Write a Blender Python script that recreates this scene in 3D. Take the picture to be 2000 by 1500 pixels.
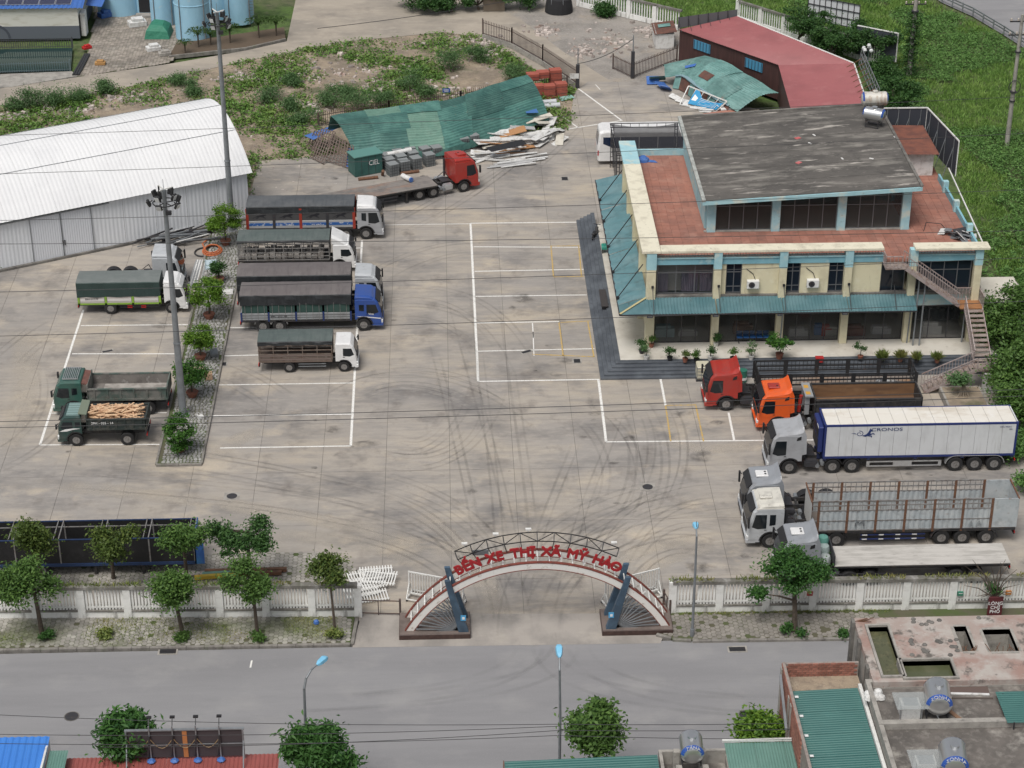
import bpy, bmesh, math, random
import numpy as np
from mathutils import Vector, Matrix
R = math.radians
PI = math.pi
sc = bpy.context.scene
for _o in list(bpy.data.objects):
 bpy.data.objects.remove(_o)
# ------------------------------------------------------------------ camera
CAM_H, CAM_PITCH, CAM_YAW, FOCAL = 68.0, R(28.5), R(2.0),4044.0
cam = bpy.data.cameras.new('camera')
cam.sensor_width = 36.0
cam.lens = FOCAL / 2000.0 * 36.0
cam.clip_start = 1.0
cam.clip_end = 4000.0
camo = bpy.data.objects.new('camera', cam)
camo.location = (0,0, CAM_H)
camo.rotation_euler = (R(90) - CAM_PITCH, 0,-CAM_YAW)
sc.collection.objects.link(camo)
sc.camera = camo
# ------------------------------------------------------------------ sky and sun (bright overcast)
SUN_EL, SUN_AZ = R(62), R(-150)         # azimuth measured from +Y (away from the camera), negative to the left
world = bpy.data.worlds.new('World')
sc.world = world
world.use_nodes = True
nt = world.node_tree
sky = nt.nodes.new('ShaderNodeTexSky')
sky.sky_type = 'NISHITA'
sky.sun_disc = False
sky.sun_elevation = SUN_EL
sky.sun_rotation = SUN_AZ
sky.air_density = 1.0
sky.dust_density = 4.0
sky.ozone_density = 1.0
hs = nt.nodes.new('ShaderNodeHueSaturation')
hs.inputs['Saturation'].default_value = 0.30      # cloud cover: nearly white sky
bg = nt.nodes['Background']
bg.inputs['Strength'].default_value = 0.10
nt.links.new(sky.outputs[0], hs.inputs['Color'])
nt.links.new(hs.outputs[0], bg.inputs['Color'])
sun = bpy.data.lights.new('sun', 'SUN')
sun.energy = 2.1
sun.angle = R(25)
sun.color = (1.0,0.96,0.90)
suno = bpy.data.objects.new('sun', sun)
_d = Vector((math.sin(SUN_AZ) * math.cos(SUN_EL), math.cos(SUN_AZ) * math.cos(SUN_EL), math.sin(SUN_EL)))
suno.rotation_euler = _d.to_track_quat('Z', 'Y').to_euler()
suno.location = (0,120,120)
sc.collection.objects.link(suno)
sc.view_settings.view_transform = 'Standard'
sc.view_settings.look = 'None'
sc.view_settings.gamma = 1.0
sc.view_settings.exposure = 0.06
sc.view_settings.use_curve_mapping = False
sc.cycles.max_bounces = 6
sc.cycles.transparent_max_bounces = 12
# survey: a point of the photograph (2000 x 1500) onto the level plane of height z, in metres
_c, _s = math.cos(CAM_PITCH), math.sin(CAM_PITCH)
_fx, _fy = math.sin(CAM_YAW), math.cos(CAM_YAW)
_FW = (_fx * _c, _fy * _c, -_s); _RT = (_fy, -_fx, 0.0); _UP = (_fx * _s, _fy * _s, _c)
def _ray(px, py):
 a = (px - 1000) / FOCAL; b = -(py - 750) / FOCAL
 return [_FW[i] + a * _RT[i] + b * _UP[i] for i in range(3)]
def G(px, py, z=0.0):
 d = _ray(px, py); t = (z - CAM_H) / d[2]
 return Vector((d[0] * t, d[1] * t, z))
def GY(px, py, Y):
 d = _ray(px, py); t = Y / d[1]
 return Vector((d[0] * t, Y, CAM_H + d[2] * t))
# ------------------------------------------------------------------ helpers
rnd = random.Random(7)
nrs = np.random.RandomState(11)
COL = sc.collection
class MB:
 """collects shapes; build() links them as one mesh object"""
 def __init__(s, mat=None):
  s.v = []; s.f = []; s.mi = []; s.mats = []; s.cur = 0
  if mat: s.use(mat)
 def use(s, mat):
  if mat not in s.mats: s.mats.append(mat)
  s.cur = s.mats.index(mat); return s
 def face(s, idx):
  s.f.append(tuple(idx)); s.mi.append(s.cur)
 def poly(s, pts):
  n = len(s.v); s.v += [tuple(p) for p in pts]; s.face(range(n, n + len(pts))); return s
 def box(s, x0, y0, z0, x1, y1, z1):
  x0, x1 = min(x0, x1), max(x0, x1); y0, y1 = min(y0, y1), max(y0, y1); z0, z1 = min(z0, z1), max(z0, z1)
  return s.hexa([(x0, y0, z0),(x1, y0, z0),(x1, y1, z0),(x0, y1, z0)], [(x0, y0, z1),(x1, y0, z1),(x1, y1, z1),(x0, y1, z1)])
 def hexa(s, a, b):
  n = len(s.v); s.v += [tuple(p) for p in a] + [tuple(p) for p in b]
  for q in ((3,2,1,0),(4,5,6,7),(0,1,5,4),(1,2,6,5),(2,3,7,6),(3,0,4,7)):
   s.face([n + i for i in q])
  return s
 def bar(s, p, q, w, h=None, up=(0,0,1)):
  h = w if h is None else h
  p, q = Vector(p), Vector(q); d = q - p
  if d.length < 1e-6: return s
  d.normalize(); u = Vector(up)
  if abs(d.dot(u)) > 0.98: u = Vector((0,1,0)) if abs(d.y) < 0.9 else Vector((1,0,0))
  a = d.cross(u).normalized() * (w / 2); b = a.cross(d).normalized() * (h / 2)
  return s.hexa([p - a - b, p + a - b, p + a + b, p - a + b], [q - a - b, q + a - b, q + a + b, q - a + b])
 def cyl(s, p, q, r, n=12, r2=None, cap=True):
  r2 = r if r2 is None else r2
  p, q = Vector(p), Vector(q); d = (q - p).normalized()
  u = Vector((0,0,1)) if abs(d.z) < 0.9 else Vector((1,0,0))
  a = d.cross(u).normalized(); b = d.cross(a)
  k = len(s.v)
  for c, rr in ((p, r),(q, r2)):
   for i in range(n):
    t = 2 * PI * i / n
    s.v.append(tuple(c + a * (rr * math.cos(t)) + b * (rr * math.sin(t))))
  for i in range(n):
   j = (i + 1) % n; s.face((k + i, k + j, k + n + j, k + n + i))
  if cap:
   s.face([k + i for i in range(n)][::-1]); s.face([k + n + i for i in range(n)])
  return s
 def tube(s, pts, r, n=6, rs=None):
  for i in range(len(pts) - 1):
   s.cyl(pts[i], pts[i + 1], rs[i] if rs else r, n, rs[i + 1] if rs else None, cap=(i == 0 or i == len(pts) - 2))
  return s
 def prism(s, pts, axis, a, b, pts2=None):
  """polygon in the plane normal to axis, from a to b"""
  def mk(p, t):
   return {'x': (t, p[0], p[1]), 'y': (p[0], t, p[1]), 'z': (p[0], p[1], t)}[axis]
  k = len(s.v); n = len(pts)
  s.v += [mk(p, a) for p in pts] + [mk(p, b) for p in (pts2 or pts)]
  for i in range(n):
   j = (i + 1) % n; s.face((k + i, k + j, k + n + j, k + n + i))
  s.face(list(range(k, k + n))[::-1]); s.face(range(k + n, k + 2 * n)); return s
 def loft(s, secs, cap=True, closed=True):
  k = len(s.v); n = len(secs[0])
  for q in secs: s.v += [tuple(p) for p in q]
  for j in range(len(secs) - 1):
   for i in range(n if closed else n - 1):
    i2 = (i + 1) % n
    s.face((k + j * n + i, k + j * n + i2, k + (j + 1) * n + i2, k + (j + 1) * n + i))
  if cap and closed:
   s.face(list(range(k, k + n))[::-1]); s.face(range(k + (len(secs) - 1) * n, k + len(secs) * n))
  return s
 def lathe(s, prof, c=(0,0,0), n=12):
  k = len(s.v); m = len(prof)
  for r, z in prof:
   for i in range(n):
    t = 2 * PI * i / n; s.v.append((c[0] + r * math.cos(t), c[1] + r * math.sin(t), c[2] + z))
  for j in range(m - 1):
   for i in range(n):
    i2 = (i + 1) % n; s.face((k + j * n + i, k + j * n + i2, k + (j + 1) * n + i2, k + (j + 1) * n + i))
  s.face([k + i for i in range(n)][::-1]); s.face([k + (m - 1) * n + i for i in range(n)]); return s
 def mesh(s, name, bevel=0, smooth=False, seg=1):
  me = bpy.data.meshes.new(name)
  me.from_pydata(s.v, [], s.f)
  for m in s.mats: me.materials.append(m)
  if len(s.mats) > 1: me.polygons.foreach_set('material_index', s.mi)
  bm = bmesh.new(); bm.from_mesh(me)
  bmesh.ops.recalc_face_normals(bm, faces=bm.faces)
  if bevel:
   ed = [e for e in bm.edges if len(e.link_faces) == 2 and e.calc_face_angle(0) > 0.5]
   bmesh.ops.bevel(bm, geom=ed, offset=bevel, segments=seg, affect='EDGES', clamp_overlap=True)
  bm.to_mesh(me); bm.free()
  if smooth:
   me.polygons.foreach_set('use_smooth', [True] * len(me.polygons))
   try: me.set_sharp_from_angle(angle=R(40))
   except Exception: pass
  me.update(); return me
 def build(s, name, parent=None, loc=(0,0,0), rot=(0,0,0), **kw):
  return link(name, s.mesh(name, **kw), parent, loc, rot)
def link(name, data, parent=None, loc=(0,0,0), rot=(0,0,0)):
 o = bpy.data.objects.new(name, data)
 COL.objects.link(o); o.parent = parent; o.location = loc
 o.rotation_euler = (0,0, rot) if isinstance(rot, (int, float)) else rot
 return o
def tag(o, label=None, cat=None, group=None, kind=None):
 if label: o['label'] = label
 if cat: o['category'] = cat
 if group: o['group'] = group
 if kind: o['kind'] = kind
 return o
def thing(name, label, cat, loc=(0,0,0), rz=0, group=None):
 o = link(name, None, None, loc, rz); o.empty_display_size = .3
 return tag(o, label, cat, group)
def struct(o): o['kind'] = 'structure'; return o
def stuff(o, label=None, cat=None): o['kind'] = 'stuff'; return tag(o, label, cat)
def copy_tree(o, parent=None):
 c = o.copy(); COL.objects.link(c); c.parent = parent
 for ch in o.children: copy_tree(ch, c)
 return c
def pose(o, loc, rz=0, label=None, group=None, scale=None):
 o.location = loc; o.rotation_euler[2] = rz
 if label: o['label'] = label
 if group: o['group'] = group
 if scale: o.scale = (scale,) * 3 if isinstance(scale, (int, float)) else scale
 return o
def ofs(pts, d): return [(p[0] + d[0], p[1] + d[1], p[2] + d[2]) for p in pts]
def lettering(name, body, mat, parent, loc, rot, size, extrude=0.01, align='CENTER', bold=0.0, sx=1.0, bevel=0.0, fat=0.0):
 cu = bpy.data.curves.new(name, 'FONT')
 cu.body = body; cu.size = size; cu.extrude = extrude; cu.align_x = align; cu.align_y = 'BOTTOM'; cu.offset = bold; cu.bevel_depth = bevel; cu.bevel_resolution = 0
 cu.resolution_u = 3
 t = bpy.data.objects.new(name, cu); COL.objects.link(t)
 me = bpy.data.meshes.new_from_object(t)
 bpy.data.objects.remove(t); bpy.data.curves.remove(cu)
 if fat:
  allb = bmesh.new()
  for k, (dx, dy) in enumerate(((0,0),(1,0),(-1,0),(0,1),(0,-1),(.7,.7),(-.7,.7),(.7,-.7),(-.7,-.7))):
   m2 = me.copy(); m2.transform(Matrix.Translation((dx * fat, dy * fat, .0015 * k))); allb.from_mesh(m2); bpy.data.meshes.remove(m2)
  allb.to_mesh(me); allb.free()
 me.name = name; me.materials.clear(); me.materials.append(mat)
 o = link(name, me, parent, loc, rot); o.scale = (sx, 1,1)
 return o
# ------------------------------------------------------------------ materials
def _nn(t, ty, **kw):
 n = t.nodes.new(ty)
 for k, v in kw.items(): setattr(n, k, v)
 return n
def _coord(t, space, scale):
 """texture coordinates in metres ('object' or 'world'), stretched by scale"""
 mp = _nn(t, 'ShaderNodeMapping'); mp.inputs['Scale'].default_value = scale if isinstance(scale, tuple) else (scale,) * 3
 if space == 'world':
  g = _nn(t, 'ShaderNodeNewGeometry'); t.links.new(g.outputs['Position'], mp.inputs['Vector'])
 else:
  g = _nn(t, 'ShaderNodeTexCoord'); t.links.new(g.outputs['Object'], mp.inputs['Vector'])
 return mp.outputs[0]
def _noise(t, space, scale, detail=4, rough=.6, dist=0.0):
 n = _nn(t, 'ShaderNodeTexNoise'); n.inputs['Scale'].default_value = 1.0; n.inputs['Detail'].default_value = detail
 n.inputs['Roughness'].default_value = rough; n.inputs['Distortion'].default_value = dist
 t.links.new(_coord(t, space, scale), n.inputs['Vector']); return n.outputs[0]
def _ramp(t, fac, a, b):
 m = _nn(t, 'ShaderNodeMapRange'); m.inputs['From Min'].default_value = a; m.inputs['From Max'].default_value = b
 t.links.new(fac, m.inputs['Value']); return m.outputs[0]
def _mix(t, fac, c1, c2, mode='MIX'):
 m = _nn(t, 'ShaderNodeMix', data_type='RGBA', blend_type=mode)
 for s, c in ((m.inputs[6], c1),(m.inputs[7], c2)):
  if isinstance(c, tuple): s.default_value = (c[0], c[1], c[2], 1)
  else: t.links.new(c, s)
 if isinstance(fac, (int, float)): m.inputs[0].default_value = fac
 else: t.links.new(fac, m.inputs[0])
 return m.outputs[2]
def _mul(t, a, b, op='MULTIPLY'):
 m = _nn(t, 'ShaderNodeMath', operation=op)
 for i, x in enumerate((a, b)):
  if isinstance(x, (int, float)): m.inputs[i].default_value = x
  else: t.links.new(x, m.inputs[i])
 return m.outputs[0]
def mat(name, c, rough=.6, metal=0.0, layers=(), bump=None, space='object', island=0.0, spec=None, coat=0.0, objrand=0.0):
 """layers: (colour, scale, lo, hi, strength) noise masks laid over the base colour; bump: (scale, distance)"""
 m = bpy.data.materials.new(name); m.use_nodes = True
 t = m.node_tree; b = t.nodes['Principled BSDF']
 col = (c[0], c[1], c[2])
 for L in layers:
  lc, ls, lo, hi, st = L[:5]
  f = _mul(t, _ramp(t, _noise(t, space, ls, L[5] if len(L) > 5 else 5,.62), lo, hi), st)
  col = _mix(t, f, col, lc)
 if island:
  g = _nn(t, 'ShaderNodeNewGeometry')
  f = _ramp(t, g.outputs['Random Per Island'], 0,1)
  h = _nn(t, 'ShaderNodeHueSaturation')
  v = _nn(t, 'ShaderNodeMapRange'); v.inputs['To Min'].default_value = 1 - island; v.inputs['To Max'].default_value = 1 + island
  t.links.new(f, v.inputs['Value']); t.links.new(v.outputs[0], h.inputs['Value'])
  if isinstance(col, tuple): h.inputs['Color'].default_value = (*col, 1)
  else: t.links.new(col, h.inputs['Color'])
  col = h.outputs[0]
 if objrand:
  g = _nn(t, 'ShaderNodeObjectInfo'); h = _nn(t, 'ShaderNodeHueSaturation')
  v = _nn(t, 'ShaderNodeMapRange'); v.inputs['To Min'].default_value = 1 - objrand; v.inputs['To Max'].default_value = 1 + objrand
  t.links.new(g.outputs['Random'], v.inputs['Value']); t.links.new(v.outputs[0], h.inputs['Value'])
  if isinstance(col, tuple): h.inputs['Color'].default_value = (*col, 1)
  else: t.links.new(col, h.inputs['Color'])
  col = h.outputs[0]
 if isinstance(col, tuple): b.inputs['Base Color'].default_value = (*col, 1)
 else: t.links.new(col, b.inputs['Base Color'])
 b.inputs['Roughness'].default_value = rough; b.inputs['Metallic'].default_value = metal
 if spec is not None: b.inputs['Specular IOR Level'].default_value = spec
 if coat: b.inputs['Coat Weight'].default_value = coat
 if bump:
  bn = _nn(t, 'ShaderNodeBump'); bn.inputs['Distance'].default_value = bump[1]; bn.inputs['Strength'].default_value = 1.0
  t.links.new(_noise(t, space, bump[0], 5), bn.inputs['Height']); t.links.new(bn.outputs[0], b.inputs['Normal'])
 return m
def leafmat(name, c1, c2, c3, trans=.35):
 m = bpy.data.materials.new(name); m.use_nodes = True
 t = m.node_tree; b = t.nodes['Principled BSDF']; out = t.nodes['Material Output']
 g = _nn(t, 'ShaderNodeNewGeometry')
 col = _mix(t, _ramp(t, g.outputs['Random Per Island'], 0.15,.95), c1, c2)
 col = _mix(t, _ramp(t, _noise(t, 'world', .55,3),.45,.7), col, c3)
 t.links.new(col, b.inputs['Base Color']); b.inputs['Roughness'].default_value = .55
 b.inputs['Specular IOR Level'].default_value = .3
 tr = _nn(t, 'ShaderNodeBsdfTranslucent'); t.links.new(col, tr.inputs['Color'])
 mx = _nn(t, 'ShaderNodeMixShader'); mx.inputs[0].default_value = trans
 t.links.new(b.outputs[0], mx.inputs[1]); t.links.new(tr.outputs[0], mx.inputs[2]); t.links.new(mx.outputs[0], out.inputs[0])
 return m
def glassmat(name, c=(.02,.025,.03), rough=.08, alpha=1.0):
 m = bpy.data.materials.new(name); m.use_nodes = True; b = m.node_tree.nodes['Principled BSDF']
 b.inputs['Base Color'].default_value = (*c, 1); b.inputs['Roughness'].default_value = rough; b.inputs['Alpha'].default_value = alpha
 return m
def decalmat(name, c, strength, scale, lo, hi):
 m = bpy.data.materials.new(name); m.use_nodes = True; t = m.node_tree; b = t.nodes['Principled BSDF']; out = t.nodes['Material Output']
 b.inputs['Base Color'].default_value = (*c, 1); b.inputs['Roughness'].default_value = .8
 f = _mul(t, _ramp(t, _noise(t, 'world', scale, 5), lo, hi), strength)
 a = _nn(t, 'ShaderNodeAttribute', attribute_name='fade'); f = _mul(t, f, a.outputs['Fac'])
 tr = _nn(t, 'ShaderNodeBsdfTransparent'); mx = _nn(t, 'ShaderNodeMixShader')
 t.links.new(f, mx.inputs[0]); t.links.new(tr.outputs[0], mx.inputs[1]); t.links.new(b.outputs[0], mx.inputs[2]); t.links.new(mx.outputs[0], out.inputs[0])
 return m
GRIME = (.07,.06,.05)
RUSTC = (.16,.055,.025)
K = {}
ORD = 'leftmost second third fourth fifth sixth seventh eighth ninth tenth eleventh twelfth thirteenth fourteenth fifteenth sixteenth seventeenth eighteenth nineteenth rightmost'.split()
K['white_paint'] = mat('white_paint', (.72,.72,.70),.55, layers=(((.38,.36,.33),6,.5,.75,.6),((.16,.15,.14),3,.62,.8,.6)))
K['line_white'] = mat('line_white', (.78,.77,.74),.7, layers=(((.34,.31,.28),9,.5,.72,.8),), space='world')
K['line_yellow'] = mat('line_yellow', (.58,.37,.06),.7, layers=(((.33,.29,.24),7,.42,.62,.85),), space='world')
K['rubber'] = mat('rubber', (.016,.016,.017),.85, layers=(((.06,.055,.05),5,.5,.85,.5),))
K['rim_steel'] = mat('rim_steel', (.30,.295,.29),.5,.5, layers=(((.10,.08,.07),8,.45,.7,.8),))
K['chassis'] = mat('chassis_black', (.028,.028,.03),.7, layers=(((.10,.085,.07),3,.48,.75,.7),))
K['black'] = mat('black_plastic', (.018,.018,.02),.55)
K['glass'] = glassmat('vehicle_glass', (.012,.016,.02),.06)
K['lamp'] = mat('lamp_lens', (.65,.66,.66),.15)
K['red_lens'] = mat('red_lens', (.45,.02,.02),.25)
K['amber'] = mat('amber_lens', (.7,.25,.03),.3)
K['alu'] = mat('aluminium', (.52,.53,.54),.4,.6, layers=(((.22,.21,.2),5,.5,.75,.6),))
K['galv'] = mat('galvanised_steel', (.28,.30,.32),.55,.45, layers=(((.20,.21,.22),1.5,.4,.65,.8),))
K['rust'] = mat('rusty_steel', (.17,.085,.05),.85, layers=(((.07,.04,.03),4,.4,.7,.8),((.25,.11,.05),9,.5,.7,.6)))
K['dark_steel'] = mat('dark_steel', (.035,.035,.04),.6, layers=(((.12,.07,.05),4,.55,.75,.5),))
K['concrete'] = mat('concrete', (.36,.34,.31),.85, layers=(((.20,.19,.175),1.3,.42,.68,.8),((.11,.10,.095),3.5,.55,.75,.6)), bump=(30,.01))
K['concrete_dark'] = mat('concrete_weathered', (.19,.18,.165),.9, layers=(((.085,.08,.075),.9,.38,.62,.85),((.33,.31,.28),2.3,.58,.72,.5)), bump=(25,.015))
K['kerb'] = mat('kerb_concrete', (.25,.235,.215),.9, layers=(((.12,.11,.10),2,.42,.66,.8),((.09,.12,.05),1.2,.55,.7,.4)), space='world')
K['brick'] = mat('red_brick', (.30,.13,.095),.9, layers=(((.16,.08,.065),5,.45,.7,.7),), objrand=.3)
K['mortar'] = mat('mortar', (.30,.26,.235),.95, layers=(((.16,.12,.11),3,.45,.7,.7),))
K['wood'] = mat('raw_timber', (.62,.43,.27),.75, layers=(((.40,.21,.12),3,.45,.65,.7),), island=.25)
K['cable'] = mat('cable_black', (.035,.035,.038),.6)
K['bark'] = mat('bark', (.11,.085,.065),.95, layers=(((.05,.04,.032),6,.4,.65,.8),), bump=(20,.02))
K['terracotta'] = mat('terracotta', (.26,.10,.065),.8, layers=(((.12,.07,.05),5,.45,.7,.7),))
K['soil'] = mat('soil', (.11,.08,.055),.95)
K['blue_sheet'] = mat('blue_plastic_sheet', (.05,.14,.42),.5, layers=(((.18,.28,.5),3,.5,.7,.5),))
K['white_sheet'] = mat('white_panel', (.66,.66,.65),.55, layers=(((.36,.34,.31),2.2,.48,.7,.75),((.2,.17,.14),5,.58,.75,.5)))
# ------------------------------------------------------------------ ground, yard, road
def clip_poly(sub, x0, y0, x1, y1):
 def cl(P_, ins, cut):
  out = []
  for i in range(len(P_)):
   a, b = P_[i], P_[(i + 1) % len(P_)]
   if ins(a):
    out.append(a)
    if not ins(b): out.append(cut(a, b))
   elif ins(b): out.append(cut(a, b))
  return out
 def cx(v): return lambda a, b: (v, a[1] + (b[1] - a[1]) * (v - a[0]) / (b[0] - a[0]))
 def cy(v): return lambda a, b: (a[0] + (b[0] - a[0]) * (v - a[1]) / (b[1] - a[1]), v)
 p = sub
 for ins, cut in ((lambda q: q[0] >= x0, cx(x0)),(lambda q: q[0] <= x1, cx(x1)),(lambda q: q[1] >= y0, cy(y0)),(lambda q: q[1] <= y1, cy(y1))):
  if not p: return []
  p = cl(p, ins, cut)
 return p
def area(p): return abs(sum(p[i][0] * p[(i + 1) % len(p)][1] - p[(i + 1) % len(p)][0] * p[i][1] for i in range(len(p)))) / 2
def inside(x, y, p):
 c = False; n = len(p); j = n - 1
 for i in range(n):
  if (p[i][1] > y) != (p[j][1] > y) and x < (p[j][0] - p[i][0]) * (y - p[i][1]) / (p[j][1] - p[i][1]) + p[i][0]: c = not c
  j = i
 return c
def sheet(name, pts, z, m):
 o = MB(m).poly([(p[0], p[1], z) for p in pts]).build(name); return struct(o)
m_ground = mat('rough_ground', (.10,.12,.05),.95, space='world', layers=(((.08,.14,.03),.12,.40,.55,.95),((.13,.115,.08),.6,.5,.7,.6),((.03,.055,.015),1.4,.45,.65,.7)), bump=(2.5,.15))
m_yard = mat('yard_concrete', (.375,.336,.29),.85, space='world', objrand=.04, layers=(
 ((.30,.28,.262),(.10,.10,.1),.42,.60,.9),((.46,.395,.31),(.07,.16,.1),.52,.66,.8),
 ((.25,.235,.222),(.3,1.4,1),.44,.68,.75),((.155,.148,.146),(.13,.2,.2),.50,.68,.9),((.17,.152,.138),(.45,.35,1),.55,.72,.8),((.49,.42,.33),(.22,.3,.2),.58,.72,.8),
 ((.42,.385,.345),(1.1,3.2,1),.50,.72,.4),((.17,.155,.145),(.9,.7,1),.66,.78,.6),((.24,.225,.21),7,.52,.75,.35)), bump=(9,.01))
m_joint = mat('joint_filler', (.13,.12,.11),.95, space='world')
m_asphalt = mat('asphalt', (.252,.25,.258),.88, space='world', layers=(((.212,.21,.219),(.06,.5,.2),.40,.62,.8),((.315,.308,.305),(.25,.35,.2),.52,.72,.55),((.19,.19,.195),(.6,2.5,1),.58,.75,.35),((.33,.325,.32),14,.52,.75,.35)), bump=(40,.006))
m_apron = mat('entrance_concrete', (.36,.33,.30),.88, space='world', layers=(((.23,.215,.20),(.35,.22,.2),.42,.62,.8),((.44,.40,.35),(.3,.5,.2),.55,.7,.7),((.16,.15,.14),(2,.6,1),.6,.76,.5)), bump=(15,.01))
m_dirt = mat('dry_soil', (.33,.265,.195),.95, space='world', layers=(((.20,.165,.13),.35,.40,.60,.85),((.42,.36,.28),.8,.52,.70,.7),((.06,.08,.03),.28,.55,.66,.65),((.15,.12,.10),3,.5,.72,.6)), bump=(4,.08))
m_lane = mat('lane_concrete', (.37,.325,.27),.9, space='world', layers=(((.25,.225,.195),(.12,.2,.2),.42,.60,.85),((.44,.39,.325),(.5,.9,.4),.52,.70,.6),((.22,.195,.17),(.3,.25,.2),.60,.74,.7),((.28,.25,.21),4,.55,.75,.5)), bump=(8,.015))
m_gravel = mat('gravel_yard', (.30,.275,.25),.95, space='world', layers=(((.20,.185,.17),.3,.42,.62,.85),((.37,.31,.24),.2,.52,.66,.7),((.40,.385,.36),5,.52,.7,.6),((.12,.105,.09),2.2,.6,.74,.7)), bump=(6,.05))
m_paver = mat('paver_concrete', (.33,.315,.285),.92, space='world', island=.22, layers=(((.12,.14,.06),.22,.46,.60,.80),((.20,.185,.165),.8,.45,.65,.6),((.42,.40,.365),2.5,.56,.72,.5)), bump=(25,.01))
m_pavgap = mat('paver_gap_soil', (.10,.095,.06),.95, space='world', layers=(((.07,.10,.03),.5,.42,.58,.9),))
m_cobble = mat('cobble_stone', (.30,.295,.285),.9, space='world', island=.3, layers=(((.15,.145,.14),.7,.45,.65,.7),))
m_tank = mat('green_water', (.06,.065,.035),.08, space='world', layers=(((.09,.085,.045),.5,.45,.62,.7),))
m_mudwater = mat('muddy_water', (.15,.12,.085),.12, space='world', layers=(((.20,.165,.115),.4,.45,.62,.7),))
struct(MB(m_ground).poly([(-900,-300,-.35),(900,-300,-.35),(900,1500,-.35),(-900,1500,-.35)]).build('ground'))
plot_pts = [G(*p) for p in ((-120,330),(-120,225),(0,205),(150,190),(300,158),(480,118),(700,78),(870,62),(945,72),(1050,142),(1125,180),(1150,225),(1075,275),(870,345),(600,370),(500,390),(470,420),(300,470),(60,520),(-200,570))]
sheet('waste_plot', plot_pts, -.06, m_dirt)
# back lane swinging from the rear gate to the upper left
lane_top = [(-150,195),(0,172),(150,150),(330,124),(480,98),(560,80),(590,-60),(820,-60),(960,10),(1020,40),(1100,100),(1205,165),(1215,230)]
lane_bot = [(1118,215),(1128,175),(1050,138),(950,75),(870,62),(700,78),(480,118),(300,158),(150,190),(0,206),(-150,232)]
sheet('back_lane', [G(*p) for p in lane_top + lane_bot], -.035, m_lane)
sheet('gravel_lot', [G(*p) for p in ((960,10),(1130,-20),(1330,60),(1330,190),(1205,175),(1100,100),(1020,40))], -.045, m_gravel)
court_px = [G(*p) for p in ((150,150),(330,122),(400,60),(330,-40),(180,-40),(185,40),(165,120))]
court = sheet('paved_court', court_px, -.03, m_pavgap)
yard_pts = [(-75,97.6),(46,97.0),(41,128),(39,152),(38,160),(30,175),(22,184),(13.6,184.6),(12.2,182.0),(11.0,172.5),(2,169),(-8,167.5),(-16.0,166),(-16.2,154.2),(-33,145.6),(-75,125)]
yard = struct(MB(m_joint).poly([(p[0], p[1], -.022) for p in yard_pts]).build('yard'))
slab_w, slab_l = 4.1,6.3
full = MB(m_yard).box(.011,.011,-.02, slab_w - .011, slab_l - .011,0).mesh('slab')
x = -73.8
while x < 46:
 y = 97.0 - 2.1
 while y < 186:
  c = clip_poly(yard_pts, x, y, x + slab_w, y + slab_l)
  a = area(c) if len(c) > 2 else 0
  if a > slab_w * slab_l * .995: link('slab', full, yard, (x, y, 0))
  elif a > .3:
   if x > -45 or y < 135:
    cc = clip_poly(c, x + .011, y + .011, x + slab_w - .011, y + slab_l - .011)
    if len(cc) > 2: MB(m_yard).prism([(p[0] - x, p[1] - y) for p in cc], 'z', -.02,0).build('slab', yard, (x, y, 0))
  y += slab_l
 x += slab_w
# the road and the entrance apron
sheet('road', [(-300,76),(300,76),(300,94.4),(-300,95.1)], -.004, m_asphalt)['label'] = 'grey asphalt street in front of the gate'
sheet('entrance_apron', [(-5.6,94.7),(11.6,94.5),(12.6,97.4),(-5.2,97.9)], .004, m_apron)
far_road = [G(*p, -.2) for p in ((1800,-20),(1840,5),(1900,32),(1960,68),(2010,100),(2300,260),(2500,200),(2300,-60),(1900,-150))]
sheet('far_road', far_road, -.2, m_asphalt)
# ---- front pavements with kerbs
def hex_pavers(name, poly, z, m, r=.17, skip=.0, parent=None):
 V = []; F = []
 xs = [p[0] for p in poly]; ys = [p[1] for p in poly]
 dx, dy = r * 1.5 * 1.06, r * math.sqrt(3) * 1.06
 i = 0; xx = min(xs) + r
 while xx < max(xs) - r * .9:
  yy = min(ys) + r + (dy / 2 if i % 2 else 0)
  while yy < max(ys) - r * .8:
   if inside(xx, yy, poly) and rnd.random() >= skip:
    k = len(V); dz = rnd.uniform(-.008,.008); rr = r * rnd.uniform(.93,1.0)
    tx, ty = rnd.uniform(-.01,.01), rnd.uniform(-.01,.01)
    for zz, q in ((z - .03, rr),(z + dz, rr),(z + dz + .008, rr * .86)):
     for a in range(6):
      ca, sa = math.cos(a * PI / 3) * q, math.sin(a * PI / 3) * q
      V.append((xx + ca, yy + sa, zz + ca * tx + sa * ty))
    for b in (0,6):
     for a in range(6): F.append((k + b + a, k + b + (a + 1) % 6, k + b + 6 + (a + 1) % 6, k + b + 6 + a))
    F.append(tuple(k + 12 + a for a in range(6)))
   yy += dy
  xx += dx; i += 1
 me = bpy.data.meshes.new(name); me.from_pydata(V, [], F); me.materials.append(m)
 o = link(name, me, parent); o['kind'] = 'stuff'; return o
hex_pavers('hexagonal_pavers', [(p.x, p.y) for p in court_px], -.015, mat('court_paver', (.30,.265,.23),.92, space='world', island=.25, layers=(((.18,.16,.14),.3,.45,.62,.75),((.40,.37,.33),.6,.54,.7,.6))), r=.2, parent=court)
pav_l = [(-75,95.35),(-5.75,94.95),(-5.55,97.55),(-75,99.0)]
pav_r = [(11.6,95.15),(12.4,94.75),(13.4,94.62),(75,93.9),(75,97),(12.3,97.35)]
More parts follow.
